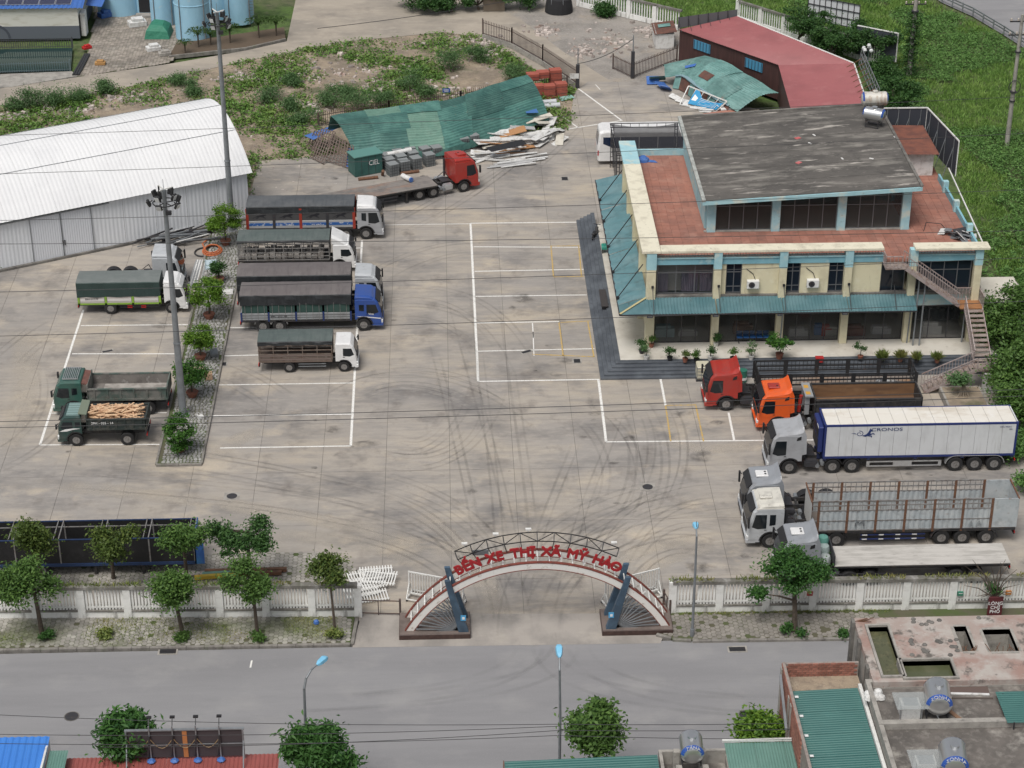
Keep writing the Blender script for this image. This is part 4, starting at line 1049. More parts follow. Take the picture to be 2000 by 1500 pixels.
# 1 silver truck, red posts, painted cats on the mesh
t = rigid('silver eight-wheel truck with black tarpaulin, red posts and blue-striped side boards', -4.95,150.6,0, P_silver, 2.3, dict(L=2.0, zt=2.72, fair='flat', roof=P_white, hatch=0, rearwin=True), [(-1.35, False),(-2.92, False),(-8.3, True),(-9.6, True)], 10.7)
m_mesh = mat('grey_mesh_panel', (.06,.06,.062),.8)
boards(t, -2.25,-10.6,2.3,1.08,1.72,4, mat('silver_side_board', (.42,.43,.44),.5,.3), None, stripe=m_stripe)
for y in (-1,1):
 for i in range(5):
  x = -2.25 - 8.35 * i / 4
  MB(mat('red_post', (.30,.035,.02),.6) if i % 2 == 0 else K['dark_steel']).box(x - .11, y * 1.07,.98, x + .11, y * 1.17,2.75).build('post', t)
 for i in range(4):
  a = -2.35 - 8.35 * i / 4; p = MB(m_mesh).box(a, y * 1.11,1.74, a - 1.9, y * 1.14,2.5).build('mesh_panel', t)
  cx = a - .95
  cat = [(-.62,.12),(-.42,.22),(-.2,.34),(.05,.38),(.25,.50),(.36,.47),(.46,.42),(.44,.34),(.3,.30),(.28,.22),(.42,.10),(.38,.06),(.18,.17),(.04,.22),(-.1,.2),(-.2,.1),(-.34,.04),(-.36,.08),(-.24,.18),(-.36,.2),(-.6,.08)]
  MB(T_dark).prism([(cx + q[0], 1.85 + q[1]) for q in cat], 'y', y * 1.13, y * 1.146).build('leaping_cat_decal', p)
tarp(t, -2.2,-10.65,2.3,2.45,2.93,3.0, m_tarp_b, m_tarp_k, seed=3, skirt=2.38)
MB(K['chassis']).box(-2.2,-1.15,1.7,-2.26,1.15,2.9).build('headboard', t)
side_text(t, 'MY HAO', T_white, -5.2,1.27,.2,0,2.33); side_text(t, 'TURBO', T_white, -7.3,1.27,.2,0,2.33)
# 2 white truck with open cage
t = rigid('white cab truck with tall roof fairing and open steel cage under a grey tarpaulin', -6.95,144.6,0, P_white, 2.15, dict(L=1.75, s=.95, zt=2.42, zb=.9, fair='scoop'), [(-1.2, False),(-6.6, True)], 8.9, r=.46)
MB(K['chassis']).box(-1.95,-1.07,.95,-8.85,1.07,1.05).build('floor', t)
cage(t, -1.95,-8.85,2.15,1.05,2.55,10,(1.1,1.4,1.7,2.05,2.4), m_galvb)
tarp(t, -1.9,-8.9,2.15,2.5,2.72,2.8, m_tarp_g, m_tarp_k, seed=4)
for i in range(14):
 x = -2.4 - i * .46; MB(m_cargo).box(x, -.9 + rnd.uniform(0,.2),1.06, x - .42,.9 - rnd.uniform(0,.2),1.3 + rnd.uniform(0,.3)).build('cargo_sack', t, bevel=.05)
# 3 pale silver cab, brownish tarp
t = rigid('pale silver cab truck under a long brownish grey tarpaulin', -4.75,137.9,0, P_silver2,2.3, dict(L=1.95, zt=2.75, fair='flat', rearwin=True), [(-1.35, False),(-2.9, False),(-8.2, True),(-9.5, True)], 10.6)
boards(t, -2.3,-10.5,2.3,1.08,1.75,4, m_board, K['dark_steel'], ztop=2.8)
tarp(t, -2.25,-10.55,2.3,2.0,3.0,3.12, m_tarp_m, m_tarp_k, seed=5, skirt=1.9)
# 4 blue truck
t = rigid('blue cab truck with grey tarpaulin roof and gridded white side panels', -4.68,134.68,0, P_blue, 2.3, dict(L=1.95, zt=2.55, fair='flat', rearwin=True), [(-1.35, False),(-7.4, True),(-8.6, True)], 10.2)
boards(t, -2.25,-10.1,2.3,1.0,1.55,4, m_board, mat('navy_post', (.02,.04,.14),.5), ztop=1.6)
m_gnet = mat('green_net_panel', (.03,.07,.06),.7)
for y in (-1,1):
 for i in range(4):
  a = -2.33 - 7.85 * i / 4; p = MB(m_gnet).box(a, y * 1.09,1.58, a - 1.8, y * 1.13,2.4).build('net_panel', t)
  for k in range(4): MB(m_galvb).box(a - .2 - k * .46, y * 1.12,.98, a - .23 - k * .46, y * 1.165,2.35).build('panel_bar', p)
 for z in (1.18,1.36): MB(K['dark_steel']).box(-2.3, y * 1.14, z, -10.05, y * 1.158, z + .03).build('panel_rail', t)
tarp(t, -2.2,-10.15,2.3,2.35,2.98,3.1, m_tarp_m, m_tarp_k, seed=6, skirt=2.2, wr=.035)
side_text(t, '89C  213  49', T_dark, -7.4,1.2,.22,0,2.34)
side_text(t, 'Vina', T_white, -.8,1.28,.22,0,2.34); mudguard(t, -7.4,.5,2.25, K['alu']); mudguard(t, -8.6,.5,2.25, K['alu'])
for y in (-1,1): MB(P_white).prism([(-.05,.98),(-.1,1.06),(-1.3,1.2),(-1.85,1.2),(-1.2,1.12)], 'y', y * 1.16, y * 1.172).build('white_swoosh', t)
# 5 small white truck
t = rigid('small white cab truck with low grey tarpaulin over a rusty livestock cage', -6.28,128.3,0, P_white, 1.95, dict(L=1.72, s=.88, zt=2.5, zb=.95, visor=False, bumper=P_white), [(-.95, False),(-4.75, True)], 6.85, r=.40, zc=.8)
m_cage2 = mat('rusty_cage_steel', (.20,.165,.14),.7,.2, layers=(((.12,.07,.05),3,.45,.65,.8),((.36,.34,.31),2,.6,.72,.6)))
MB(mat('dirty_deck', (.16,.12,.10),.9)).box(-1.75,-.97,.82,-6.8,.97,.92).build('floor', t)
cage(t, -1.75,-6.8,1.95,.9,2.35,5,(.95,1.2,1.45,1.75,2.1), m_cage2,.055)
for z in (1.0,1.28): MB(mat('cage_plank', (.17,.13,.115),.85)).box(-1.8,-.985, z, -6.75,-.955, z + .12).box(-1.8,.955, z, -6.75,.985, z + .12).build('cage_plank', t)
tarp(t, -1.7,-6.85,1.95,2.2,2.45,2.55, m_tarp_g, m_tarp_k, seed=7, skirt=2.15)
for y in (-.9,.9): MB(K['galv']).bar((-2.2, y, .45),(-4.1, y, .45),.05).bar((-2.2, y, .65),(-4.1, y, .65),.05).build('side_guard', t)
# 6 left tarp truck
t = rigid('white cab truck with a big dark green tarpaulin and lime-green framed side boards', -19.05,137.95,0, P_white, 2.1, dict(L=1.75, s=.93, zt=2.55, zb=.95, visor=False, fair='flat', bumper=P_white), [(-1.15, False),(-5.6, True)], 7.95, r=.45, zc=.85)
m_lime = mat('lime_green_paint', (.22,.38,.05),.55, layers=(((.12,.2,.04),3,.5,.7,.6),))
boards(t, -1.95,-7.85,2.1,.9,1.42,3, mat('pink_grey_board', (.42,.39,.37),.55), m_lime, pw=.16, ztop=1.45, stripe=mat('white_board_stripe', (.6,.58,.56),.5))
MB(m_lime).box(-1.9,-1.07,.8,-7.95,-1.02,.92).box(-1.9,1.02,.8,-7.95,1.07,.92).build('bed_rim', t)
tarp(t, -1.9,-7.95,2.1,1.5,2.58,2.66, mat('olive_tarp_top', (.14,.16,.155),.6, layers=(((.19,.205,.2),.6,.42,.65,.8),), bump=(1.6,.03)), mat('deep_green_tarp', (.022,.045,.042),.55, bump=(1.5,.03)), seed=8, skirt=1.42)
side_text(t, '89H 017.74', T_dark, -6.9,1.16,.2,0,2.14)
for y in (-1,1):
 for x in (-3.0,-4.0): MB(K['red_lens']).box(x, y * 1.0,.5, x - .35, y * 1.03,.56).box(x, y * 1.0,.64, x - .35, y * 1.03,.7).build('side_guard_mark', t)
 MB(K['dark_steel']).box(-2.0, y * .98,.52,-4.9, y * 1.0,.56).box(-2.0, y * .98,.64,-4.9, y * 1.0,.68).build('side_guard', t)
# 7 grey tractor behind it
tractor('silver grey tractor unit half hidden behind the green tarpaulin truck', (-19.75,141.7,0),0, P_silver2, zt=2.8, fair='flat')
# 8 large green dump truck
def dump_body(t, x0, x1, W, z0, z1, m_out, m_in, ribs, fl=.12, guard=True, shelf=True):
 h = W / 2
 MB(m_out).box(x0,-h, z0, x1, h, z0 + fl).build('bed_floor', t)
 MB(m_in).box(x0 - .05,-h + .07, z0 + fl, x1 + .05, h - .07, z0 + fl + .02).build('bed_liner', t)
 for y in (-1,1):
  sd = MB(m_out).box(x0, y * (h - .06), z0, x1, y * h, z1).build('bed_side', t)
  MB(m_in).box(x0 - .02, y * (h - .085), z0 + fl, x1 + .05, y * (h - .06), z1 - .03).build('side_liner', sd)
  MB(m_out).box(x0, y * (h - .1), z1 - .02, x1, y * (h + .06), z1 + .06).build('top_rim', sd)
  MB(m_out).box(x0, y * h, z0, x1, y * (h + .05), z0 + .14).build('bottom_rail', sd)
  for i in range(ribs): 
   x = x0 + (x1 - x0) * (i + .5) / ribs; MB(m_out).box(x - .05, y * h, z0 + .14, x + .05, y * (h + .05), z1 - .02).build('side_rib', sd)
 MB(m_out).box(x1 - .04,-h, z0, x1 + .05, h, z1 + .12).build('tailgate', t)
 MB(m_out).box(x0 - .04,-h, z0, x0 + .05, h, z1 + (.35 if guard else .06)).build('bed_front', t)
 if shelf: MB(mat('rusty_brown_guard', (.17,.075,.06),.8, layers=(((.09,.05,.04),2.5,.45,.65,.7),))).hexa([(x0,-h * .85, z1 + .28),(x0 + .75,-h * .85, z1 + .42),(x0 + .75, h * .85, z1 + .42),(x0, h * .85, z1 + .28)], [(x0,-h * .85, z1 + .36),(x0 + .75,-h * .85, z1 + .5),(x0 + .75, h * .85, z1 + .5),(x0, h * .85, z1 + .36)]).build('cab_guard', t)
m_bedgrey = mat('worn_bed_steel', (.20,.185,.17),.8, layers=(((.10,.09,.085),1.3,.42,.62,.8),((.33,.315,.30),2.6,.55,.7,.8)))
t = rigid('dark green dump truck with an empty open bed and a roof rack on its cab', -26.35,122.8, PI, P_green, 2.25, dict(L=1.95, zt=2.55, rearwin=True, visor=False), [(-1.35, False),(-5.0, True),(-6.25, True)], 7.6)
dump_body(t, -2.35,-7.6,2.25,1.15,1.98, mat('dusty_green_steel', (.075,.11,.095),.7, layers=(((.19,.18,.165),1.4,.42,.6,.85),((.11,.09,.075),3,.5,.7,.6))), m_bedgrey, 6)
rk = MB(K['alu']); 
for i in range(9): rk.box(-.75 - .12 * i, -.8,2.66,-.71 - .12 * i, .8,2.69)
rk.box(-.7,-.82,2.62,-1.76,-.78,2.70).box(-.7,.78,2.62,-1.76,.82,2.70); rk.build('roof_rack', t)
MB(m_cargo).box(-3.2,-.9,1.29,-7.4,.9,1.33).build('gravel_residue', t)
# 9 small dump truck with firewood
t = rigid('small blackish green dump truck loaded with sawn timber offcuts', -25.42,118.65, PI, P_green2,2.05, dict(L=1.75, s=.9, zt=2.45, zb=1.0, rearwin=True, visor=True), [(-1.15, False),(-4.45, True)], 5.75, r=.46)
dump_body(t, -1.95,-5.75,2.05,1.2,1.95, mat('black_green_steel', (.022,.032,.03),.7, layers=(((.10,.09,.075),2,.48,.68,.7),)), m_bedgrey, 7, shelf=False)
MB(mat('green_roof_skin', (.20,.30,.29),.6)).box(-.62,-.85,2.2,-1.5,.85,2.24).build('cab_roof_skin', t)
for i in range(6): MB(K['black']).box(-.62,-.78 + i * .31,2.238,-1.5,-.755 + i * .31,2.246).build('roof_groove', t)
MB(mat('mossy_guard', (.17,.20,.15),.8)).hexa([(-1.95,-.95,2.28),(-1.42,-.95,2.36),(-1.42,.95,2.36),(-1.95,.95,2.28)], [(-1.95,-.95,2.34),(-1.42,-.95,2.42),(-1.42,.95,2.42),(-1.95,.95,2.34)]).build('cab_guard', t)
side_text(t, '29H - 025 - 14', T_white, -2.95,1.62,.24, PI, 2.18)
for y in (-1,1): MB(P_white).prism([(-.1,1.12),(-.5,1.3),(-1.0,1.36),(-1.5,1.34),(-1.0,1.26),(-.6,1.14)], 'y', y * 1.035, y * 1.046).build('white_swoosh', t)
root = t
timber = MB(K['wood'])
wp = thing('timber_load', 'heap of sawn timber offcuts filling the small dump truck bed', 'timber', (-22.0,118.65,1.36),0)
for i in range(210):
 L_ = rnd.uniform(.5,1.5); a = rnd.gauss(0,.75); cx, cy_ = rnd.uniform(-1.2,1.75), rnd.uniform(-.75,.75)
 zz = rnd.uniform(.1,.62) + .28 * (1 - (cy_ / .9) ** 2); e = rnd.uniform(-.12,.12)
 d = Vector((math.cos(a), math.sin(a), e)) * (L_ / 2); c_ = Vector((cx, cy_, zz))
 p0, p1 = c_ - d, c_ + d
 for q in (p0, p1): q.x = max(-1.45, min(2.1, q.x)); q.y = max(-.88, min(.88, q.y))
 if i < 150: MB(K['wood']).bar(p0, p1, rnd.uniform(.06,.16), rnd.uniform(.04,.07)).build('timber_piece', wp)
# 10 red tractor with tilted flatbed
p = G(907,375); q = G(822,391); ang = math.atan2(p.y - q.y, p.x - q.x)
fr_ = Vector((p.x, p.y, 0)) + Vector((math.cos(ang), math.sin(ang),0)) * 1.35 + Vector((-math.sin(ang), math.cos(ang),0)) * 1.1
tractor('red tractor unit coupled to a rusty flatbed near the collapsed sheds', (fr_.x, fr_.y, 0), ang, P_red, zt=2.75, fair='flat', hatch=3)
def flatbed(label, loc, rz, x0, x1, W, z, m_deck, axles, nplank=0, tilt=0, posts=True):
 t = thing('flatbed_trailer', label, 'trailer', loc, rz)
 MB(K['chassis']).box(x0,-W / 2, z - .14, x1, W / 2, z - .03).build('deck_frame', t)
 if nplank:
  for i in range(nplank):
   y0 = -W / 2 + W * i / nplank; MB(m_deck).box(x0, y0 + .006, z - .03, x1, y0 + W / nplank - .006, z + rnd.uniform(-.004,.004)).build('deck_plank', t)
 else: MB(m_deck).box(x0,-W / 2, z - .03, x1, W / 2, z).build('deck', t)
 mb = MB(K['chassis'])
 for y in (-.5,.5): mb.box(x0 - .5, y - .06, z - .55, x1, y + .06, z - .14)
 mb.build('chassis', t)
 for x in axles: axle(t, x, .48, W); 
 for y in (-1,1):
  MB(K['chassis']).box(x0 - 2.6, y * .75,.1, x0 - 2.75, y * .9, z - .2).box(x0 - 2.55, y * .65,.0, x0 - 2.8, y * 1.0,.1).build('landing_leg', t)
  MB(K['dark_steel']).box(x0 - 3.6, y * (W / 2 - .06),.5, axles[0] + .8, y * (W / 2 - .02),.56).box(x0 - 3.6, y * (W / 2 - .06),.78, axles[0] + .8, y * (W / 2 - .02),.84).build('side_guard', t)
 tail(t, x1, W, z - .3)
 return t
m_rustdeck = mat('rusty_deck', (.215,.195,.18),.8, layers=(((.27,.16,.11),(.4,1,1),.5,.66,.8),((.13,.12,.115),1.2,.45,.65,.7)))
tb_ = G(845,352,1.2); td = G(640,388,1.2)
a2 = math.atan2(tb_.y - td.y, tb_.x - td.x)
ft = flatbed('long rusty flatbed trailer angled behind the silver truck', (tb_.x, tb_.y, 0), a2,0,-12.5,2.3,1.2, m_rustdeck, (-8.6,-9.8,-11.0),6)
# 11 red tractor + black cage trailer
tractor('dark red tractor unit parked nose-out beside the station steps', (17.2,122.0,0), PI, P_red, zt=2.75, fair='wing')
def cage_trailer(label, x0, x1, cy, W, z0, z1, m, nb, m_low=None):
 t = thing('cage_trailer', label, 'trailer', (x0, cy, 0), PI); L = x1 - x0
 MB(K['chassis']).box(0,-W / 2, z0 - .16,-L, W / 2, z0 - .02).build('deck', t)
 MB(mat('worn_deck_boards', (.20,.17,.15),.85, layers=(((.30,.17,.09),(.5,1,1),.5,.66,.8),((.34,.33,.31),.8,.55,.7,.7)))).box(0,-W / 2 + .05, z0 - .02,-L, W / 2 - .05, z0).build('deck_boards', t)
 mb = MB(K['chassis'])
 for y in (-.5,.5): mb.box(.6, y - .06, z0 - .5,-L, y + .06, z0 - .16)
 mb.build('chassis', t); tail(t, -L, W, z0 - .35)
 return t, L
m_blk = mat('black_cage_paint', (.022,.022,.024),.6, layers=(((.10,.055,.04),3,.58,.75,.6),))
t, L_ = cage_trailer('black steel cage trailer behind the dark red tractor', 20.75,31.35,122.2,2.1,1.2,2.5, m_blk, 5)
for y in (-1,1):
 for i in range(6): MB(m_blk).box(-L_ * i / 5 - .11, y * .99,1.2,-L_ * i / 5 + .11, y * 1.06,2.55).build('post', t)
 for z in (1.25,1.75,2.1,2.5): MB(m_blk).box(0, y * 1.0, z - .05,-L_, y * 1.05, z + .05).build('rail', t)
 mb = MB(m_blk)
 for i in range(40): MB(m_blk).box(-L_ * (i + .5) / 40 - .015, y * 1.01,1.8,-L_ * (i + .5) / 40 + .015, y * 1.04,2.48).build('cage_bar', t)
for x in (-.02,-L_): 
 for i in range(6): MB(m_blk).box(x - .03,-1.0 + i * .4 - .04,1.2, x + .03,-1.0 + i * .4 + .04,2.55).build('end_post', t)
 for z in (1.8,2.5): MB(m_blk).box(x - .03,-1.05, z - .04, x + .03,1.05, z + .04).build('end_rail', t)
sem_wheels(t, (-7.2,-8.4,-9.6),2.1)
bag = mat('white_bag', (.5,.5,.5),.8, layers=(((.06,.06,.07),4,.45,.52,.9),))
b_ = thing('cargo_bag', 'black and white bag lying in the black cage trailer', 'bag', (29.3,121.9,1.21))
MB(bag).lathe([(.3,0),(.52,.12),(.5,.3),(.28,.46),(.05,.5)], n=10).build('sack', b_, bevel=.0, smooth=True); MB(bag).lathe([(.2,0),(.36,.1),(.3,.26),(.05,.32)], (.75,-.1,0), n=9).build('sack', b_, smooth=True)
# 12 orange tractor + dump trailer
tractor('bright orange tractor unit with swept roof fairing', (20.25,119.05,0), PI, P_orange, zt=2.75, fair='wing', hatch=3)
t = thing('dump_trailer', 'black tipping trailer with rusty brown interior behind the orange tractor', 'trailer', (23.75,119.0,0), PI)
m_brown = mat('rust_brown_liner', (.20,.11,.055),.7, layers=(((.115,.065,.04),(.3,1,2),.42,.62,.8),((.28,.17,.09),(.5,2,2),.55,.7,.6)))
dump_body(t, -.3,-7.3,2.3,1.25,2.35, K['chassis'], m_brown, 8, guard=False, shelf=False)
chassis(t, .3,-7.2,1.15); sem_wheels(t, (-4.2,-5.4,-6.6),2.3); tail(t, -7.3,2.3,.8)
m_hoist = mat('grey_hoist', (.27,.28,.29),.6)
MB(m_hoist).box(.35,-.75,1.1,.05,-.55,2.5).box(.35,.55,1.1,.05,.75,2.5).box(.4,-.95,2.5,-.15,.95,2.58).build('hoist_frame', t)
MB(mat('hoist_marking', (.55,.30,.05),.6)).box(.3,-.6,2.58,.0,-.2,2.586).box(.3,.3,2.58,.0,.7,2.586).build('hoist_marking', t)
MB(P_red).cyl((.65,.3,1.1),(.55,.3,2.3),.13,12).build('hoist_cylinder', t)
# 13 silver tractor + skeletal trailer + container
tractor('silver tractor unit pulling the white refrigerated container', (20.18,113.65,0), PI, P_silver, zt=2.85, fair='wing')
side_text(bpy.data.objects['tractor_unit'], '', T_dark, -1,1,.1,0,2) if False else None
t = thing('container_trailer', 'skeletal trailer with three rear axles under the white container', 'trailer', (23.6,113.65,0), PI)
mb = MB(mat('navy_steel', (.02,.03,.09),.6, layers=(((.08,.07,.065),2,.5,.7,.6),)))
for y in (-.5,.5): mb.box(.2, y - .07,.78,-12.4, y + .07,1.08)
for x in (-.2,-3,-6,-9,-12.2): mb.box(x - .1,-1.1,.95, x + .1,1.1,1.10)
mb.build('chassis', t); sem_wheels(t, (-8.6,-9.85,-11.1),2.3)
for y in (-1,1):
 MB(K['alu']).prism(arcpts(-8.6,.5,.66,90,5,6)[::-1] + arcpts(-11.1,.5,.66,90,175,6) + arcpts(-11.1,.5,.62,175,90,6) + arcpts(-8.6,.5,.62,90,5,6), 'y', y * .72, y * 1.15).build('mudguard', t)
 for x in (-2.6,-2.9): pass
 MB(K['alu']).box(-2.9, y * 1.06,.42,-7.7, y * 1.1,.50).box(-2.9, y * 1.06,.74,-7.7, y * 1.1,.82).box(-2.9, y * 1.06,.5,-3.1, y * 1.1,.74).box(-7.5, y * 1.06,.5,-7.7, y * 1.1,.74).box(-4.6, y * 1.06,.5,-5.8, y * 1.1,.74).build('side_guard', t)
 MB(K['chassis']).box(-1.6, y * .7,.1,-1.78, y * .88,.9).build('landing_leg', t)
tail(t, -12.4,2.3,.75)
cn = thing('shipping_container', 'long white refrigerated container with blue frame and winged-horse emblem', 'container', (23.65,113.65,1.1), PI)
m_cwhite = mat('container_white', (.60,.615,.63),.5, layers=(((.48,.49,.50),(.9,.9,.6),.45,.66,.6),((.34,.33,.31),(3,3,.3),.6,.76,.5)))
m_croof = mat('container_roof', (.70,.67,.61),.55, layers=(((.48,.41,.32),(.25,.7,1),.52,.68,.75),((.30,.22,.15),(2.5,.5,1),.66,.76,.7),((.78,.77,.75),.8,.55,.7,.5)))
m_cblue = mat('container_blue', (.018,.032,.14),.5)
CL, CW, CH = 12.3,2.28,2.42
for i in range(14):
 a, b = -.12 - (CL - .24) * i / 14,-.12 - (CL - .24) * (i + 1) / 14
 for y in (-1,1): MB(m_cwhite).box(a - .008, y * (CW / 2 - .05),.16, b + .008, y * (CW / 2 - .008), CH - .12).build('side_panel', cn)
 MB(m_croof).box(a - .01,-CW / 2 + .06, CH - .06, b + .01, CW / 2 - .06, CH - .012).build('roof_panel', cn)
for y in (-1,1): MB(m_cblue).box(0, y * (CW / 2 - .1),0,-CL, y * CW / 2,.16).box(0, y * (CW / 2 - .1), CH - .12,-CL, y * CW / 2, CH).build('rail', cn)
for x in (0,-CL + .14):
 for y in (-1,1): MB(m_cblue).box(x, y * (CW / 2 - .14),.0, x - .14, y * (CW / 2 + .003), CH + .004).build('corner_post', cn)
MB(m_cblue).box(0,-CW / 2 + .1,.02,-.1, CW / 2 - .1, CH - .02).build('front_wall', cn); MB(m_cwhite).box(-CL, -CW / 2 + .1,.02,-CL + .08, CW / 2 - .1, CH - .02).build('rear_door', cn)
ru = MB(m_cblue).box(0,-.98,.35,.32,.98,2.2).build('refrigeration_unit', cn, bevel=.06)
MB(K['black']).box(.31,-.8,.5,.335,.8,1.2).box(.31,-.8,1.35,.335,-.1,2.0).box(.31,.1,1.35,.335,.8,2.0).build('unit_grille', ru); MB(K['lamp']).box(.32,.3,2.02,.34,.8,2.14).build('unit_panel', ru)
m_horse = mat('navy_emblem', (.02,.04,.14),.5)
side_text(cn, 'CRONOS', m_horse, -3.95,1.90,.32, PI, CW, 1.5)
ex, ez = -2.55,1.62
spiral = [(.1 + .016 * i) for i in range(14)]
body = []
em = MB(m_horse)
def hq(pts): em.prism([(ex - p[0], ez + p[1]) for p in pts], 'y', CW / 2 - .01, CW / 2 + .006)
for i in range(16):      # coiled tail
 a0, a1 = i * .5,(i + 1) * .5; r0, r1 = .05 + .012 * i, .05 + .012 * (i + 1); w0 = .03 + .001 * i
 hq([(-.32 + r0 * math.cos(a0),.16 + r0 * math.sin(a0) * .8),(-.32 + r1 * math.cos(a1),.16 + r1 * math.sin(a1) * .8),(-.32 + (r1 + w0) * math.cos(a1),.16 + (r1 + w0) * math.sin(a1) * .8),(-.32 + (r0 + w0) * math.cos(a0),.16 + (r0 + w0) * math.sin(a0) * .8)])
hq([(-.15,.02),(.1,.1),(.22,.25),(.30,.42),(.42,.44),(.5,.34),(.52,.30),(.42,.32),(.38,.24),(.36,.1),(.28,.0),(.05,-.06)])
hq([(.3,.12),(.55,.2),(.66,.12),(.62,.08),(.52,.13),(.34,.03)]); hq([(.28,.02),(.46,.02),(.5,-.1),(.45,-.12),(.4,-.04),(.26,-.04)])
hq([(-.85,.2),(-.6,.2),(-.5,.12),(-.62,.15)]); hq([(.3,.44),(.36,.56),(.40,.45)])
em.build('horse_emblem', cn)
side_text(cn, 'CXRU 160618 3', m_horse, -11.5,2.06,.11, PI, CW); side_text(cn, '45R1', m_horse, -11.85,1.88,.11, PI, CW)
# 14 grey bobtail
tractor('dark grey tractor unit without a trailer, white roof hatch', (17.85,107.75,0), PI, P_grey, zt=2.85, fair='wing', hatch=2)
# 15 white-roofed silver tractor + container-sided cage trailer
tractor('silver tractor unit with stained white roof pulling the rusty cage trailer', (17.7,105.1,0), PI, P_silver2, zt=2.8, fair='flat', roof=P_bone, hatch=1, rearwin=True)
t, L_ = cage_trailer('long rusty trailer with pale blue corrugated sides and open cage top', 21.45,33.85,105.05,2.2,1.15,3.25, K['rust'], 6)
m_pbl = mat('pale_blue_corrugated', (.40,.44,.46),.65, layers=(((.52,.54,.54),.9,.45,.65,.7),((.27,.29,.30),2,.52,.7,.7),((.20,.11,.07),3.5,.62,.74,.8)))
for y in (-1,1):
 st_ = 10.4 / 6
 for i in range(6):
  a = -.45 - st_ * i - .06
  c = corr(MB(m_pbl),(a, y * 1.06,1.2),(-(st_ - .12),0,0),(0,0,.62),.28,.035).build('side_sheet', t)
  c2 = corr(MB(m_pbl),(a, y * 1.06,1.86),(-(st_ - .12),0,0),(0,0,.68),.28,.035).build('side_sheet', t)
  for k in range(5): MB(m_galvb).box(a - (st_ - .12) * (k + .5) / 5 - .015, y * 1.05,2.56, a - (st_ - .12) * (k + .5) / 5 + .015, y * 1.08,3.2).build('cage_bar', t)
 for i in range(7): MB(K['rust']).box(-.45 - st_ * i - .07, y * 1.03,1.0,-.45 - st_ * i + .07, y * 1.11,3.25).build('post', t)
 for z in (1.17,1.84,2.55,2.9,3.22): MB(m_galvb).box(-.05, y * 1.04, z - .035,-10.9, y * 1.10, z + .035).build('rail', t)
 MB(m_pbl).box(-10.95, y * 1.04,1.2,-L_, y * 1.09,3.2).build('rear_side_panel', t)
 MB(mat('reflective_guard', (.02,.035,.13),.5)).box(-3.1, y * 1.0,.45,-7.0, y * 1.04,.52).box(-3.1, y * 1.0,.75,-7.0, y * 1.04,.82).build('side_guard', t)
 for x in (-3.2,-4.2,-5.2,-6.2):
  for z in (.45,.75): MB(T_white).box(x, y * 1.03, z, x - .3, y * 1.05, z + .07).build('reflector', t)
 MB(K['dark_steel']).prism(arcpts(-8.0,.5,.68,90,5,6)[::-1] + arcpts(-10.7,.5,.68,90,175,6) + arcpts(-10.7,.5,.63,175,90,6) + arcpts(-8.0,.5,.63,90,5,6), 'y', y * .72, y * 1.12).build('mudguard', t)
corr(MB(mat('pale_front_sheet', (.45,.45,.44),.7, layers=(((.22,.15,.11),3,.55,.72,.7),))),(-.02,-1.08,1.15),(0,2.16,0),(0,0,2.0),.25,.03).build('front_sheet', t)
MB(m_pbl).box(-L_, -1.08,1.2,-L_ - .05,1.08,3.2).build('rear_door', t)
for x in (0,-L_): MB(K['rust']).bar((x, -1.1,3.22),(x, 1.1,3.22),.08).build('end_rail', t)
sem_wheels(t, (-8.0,-9.25,-10.7),2.2)
side_text(t, 'M', mat('faded_letter', (.13,.14,.15),.8, layers=(((.4,.44,.46),5,.5,.6,.8),)),-2.95,1.3,.72, PI, 2.3,1.25); side_text(t, 'A A', mat('fainter_letter', (.24,.26,.27),.8, layers=(((.4,.44,.46),5,.45,.6,.9),)),-9.9,1.3,.5, PI, 2.3)
# 16 grey tractor + flat trailer
tractor('grey tractor unit pulling the bare white flatbed by the fence', (19.0,101.2,0), PI, P_grey, zt=2.85, fair='wing', hatch=2)
m_wdeck = mat('bleached_deck', (.50,.48,.45),.85, layers=(((.34,.325,.30),(.6,2.5,1),.44,.64,.8),((.22,.20,.185),(1.5,4,1),.6,.74,.6)))
ft2 = flatbed('long bleached white flatbed trailer beside the front fence', (22.2,100.85,0), PI, 0,-10.3,2.15,1.4, m_wdeck, (-.9,-2.1,-7.2,-8.4),5)
MB(K['dark_steel']).box(-.02,-1.07,1.4,.05,1.07,2.1).build('headboard', ft2)
gr = thing('tarp_bundle', 'bundled pale green tarpaulins tied behind the grey cab', 'tarpaulin', (21.8,100.9,1.0))
for i, (y, z, c) in enumerate(((.75,1.25,(.10,.26,.22)),(.25,.95,(.30,.37,.36)),(-.3,.6,(.36,.40,.40)))):
 MB(mat('tarp_bundle_cloth', c, .8, bump=(4,.05))).lathe([(.1,0),(.34,.12),(.36,.4),(.28,.62),(.08,.7)], (0, y, z - .6),9).build('tarp_roll', gr, smooth=True)
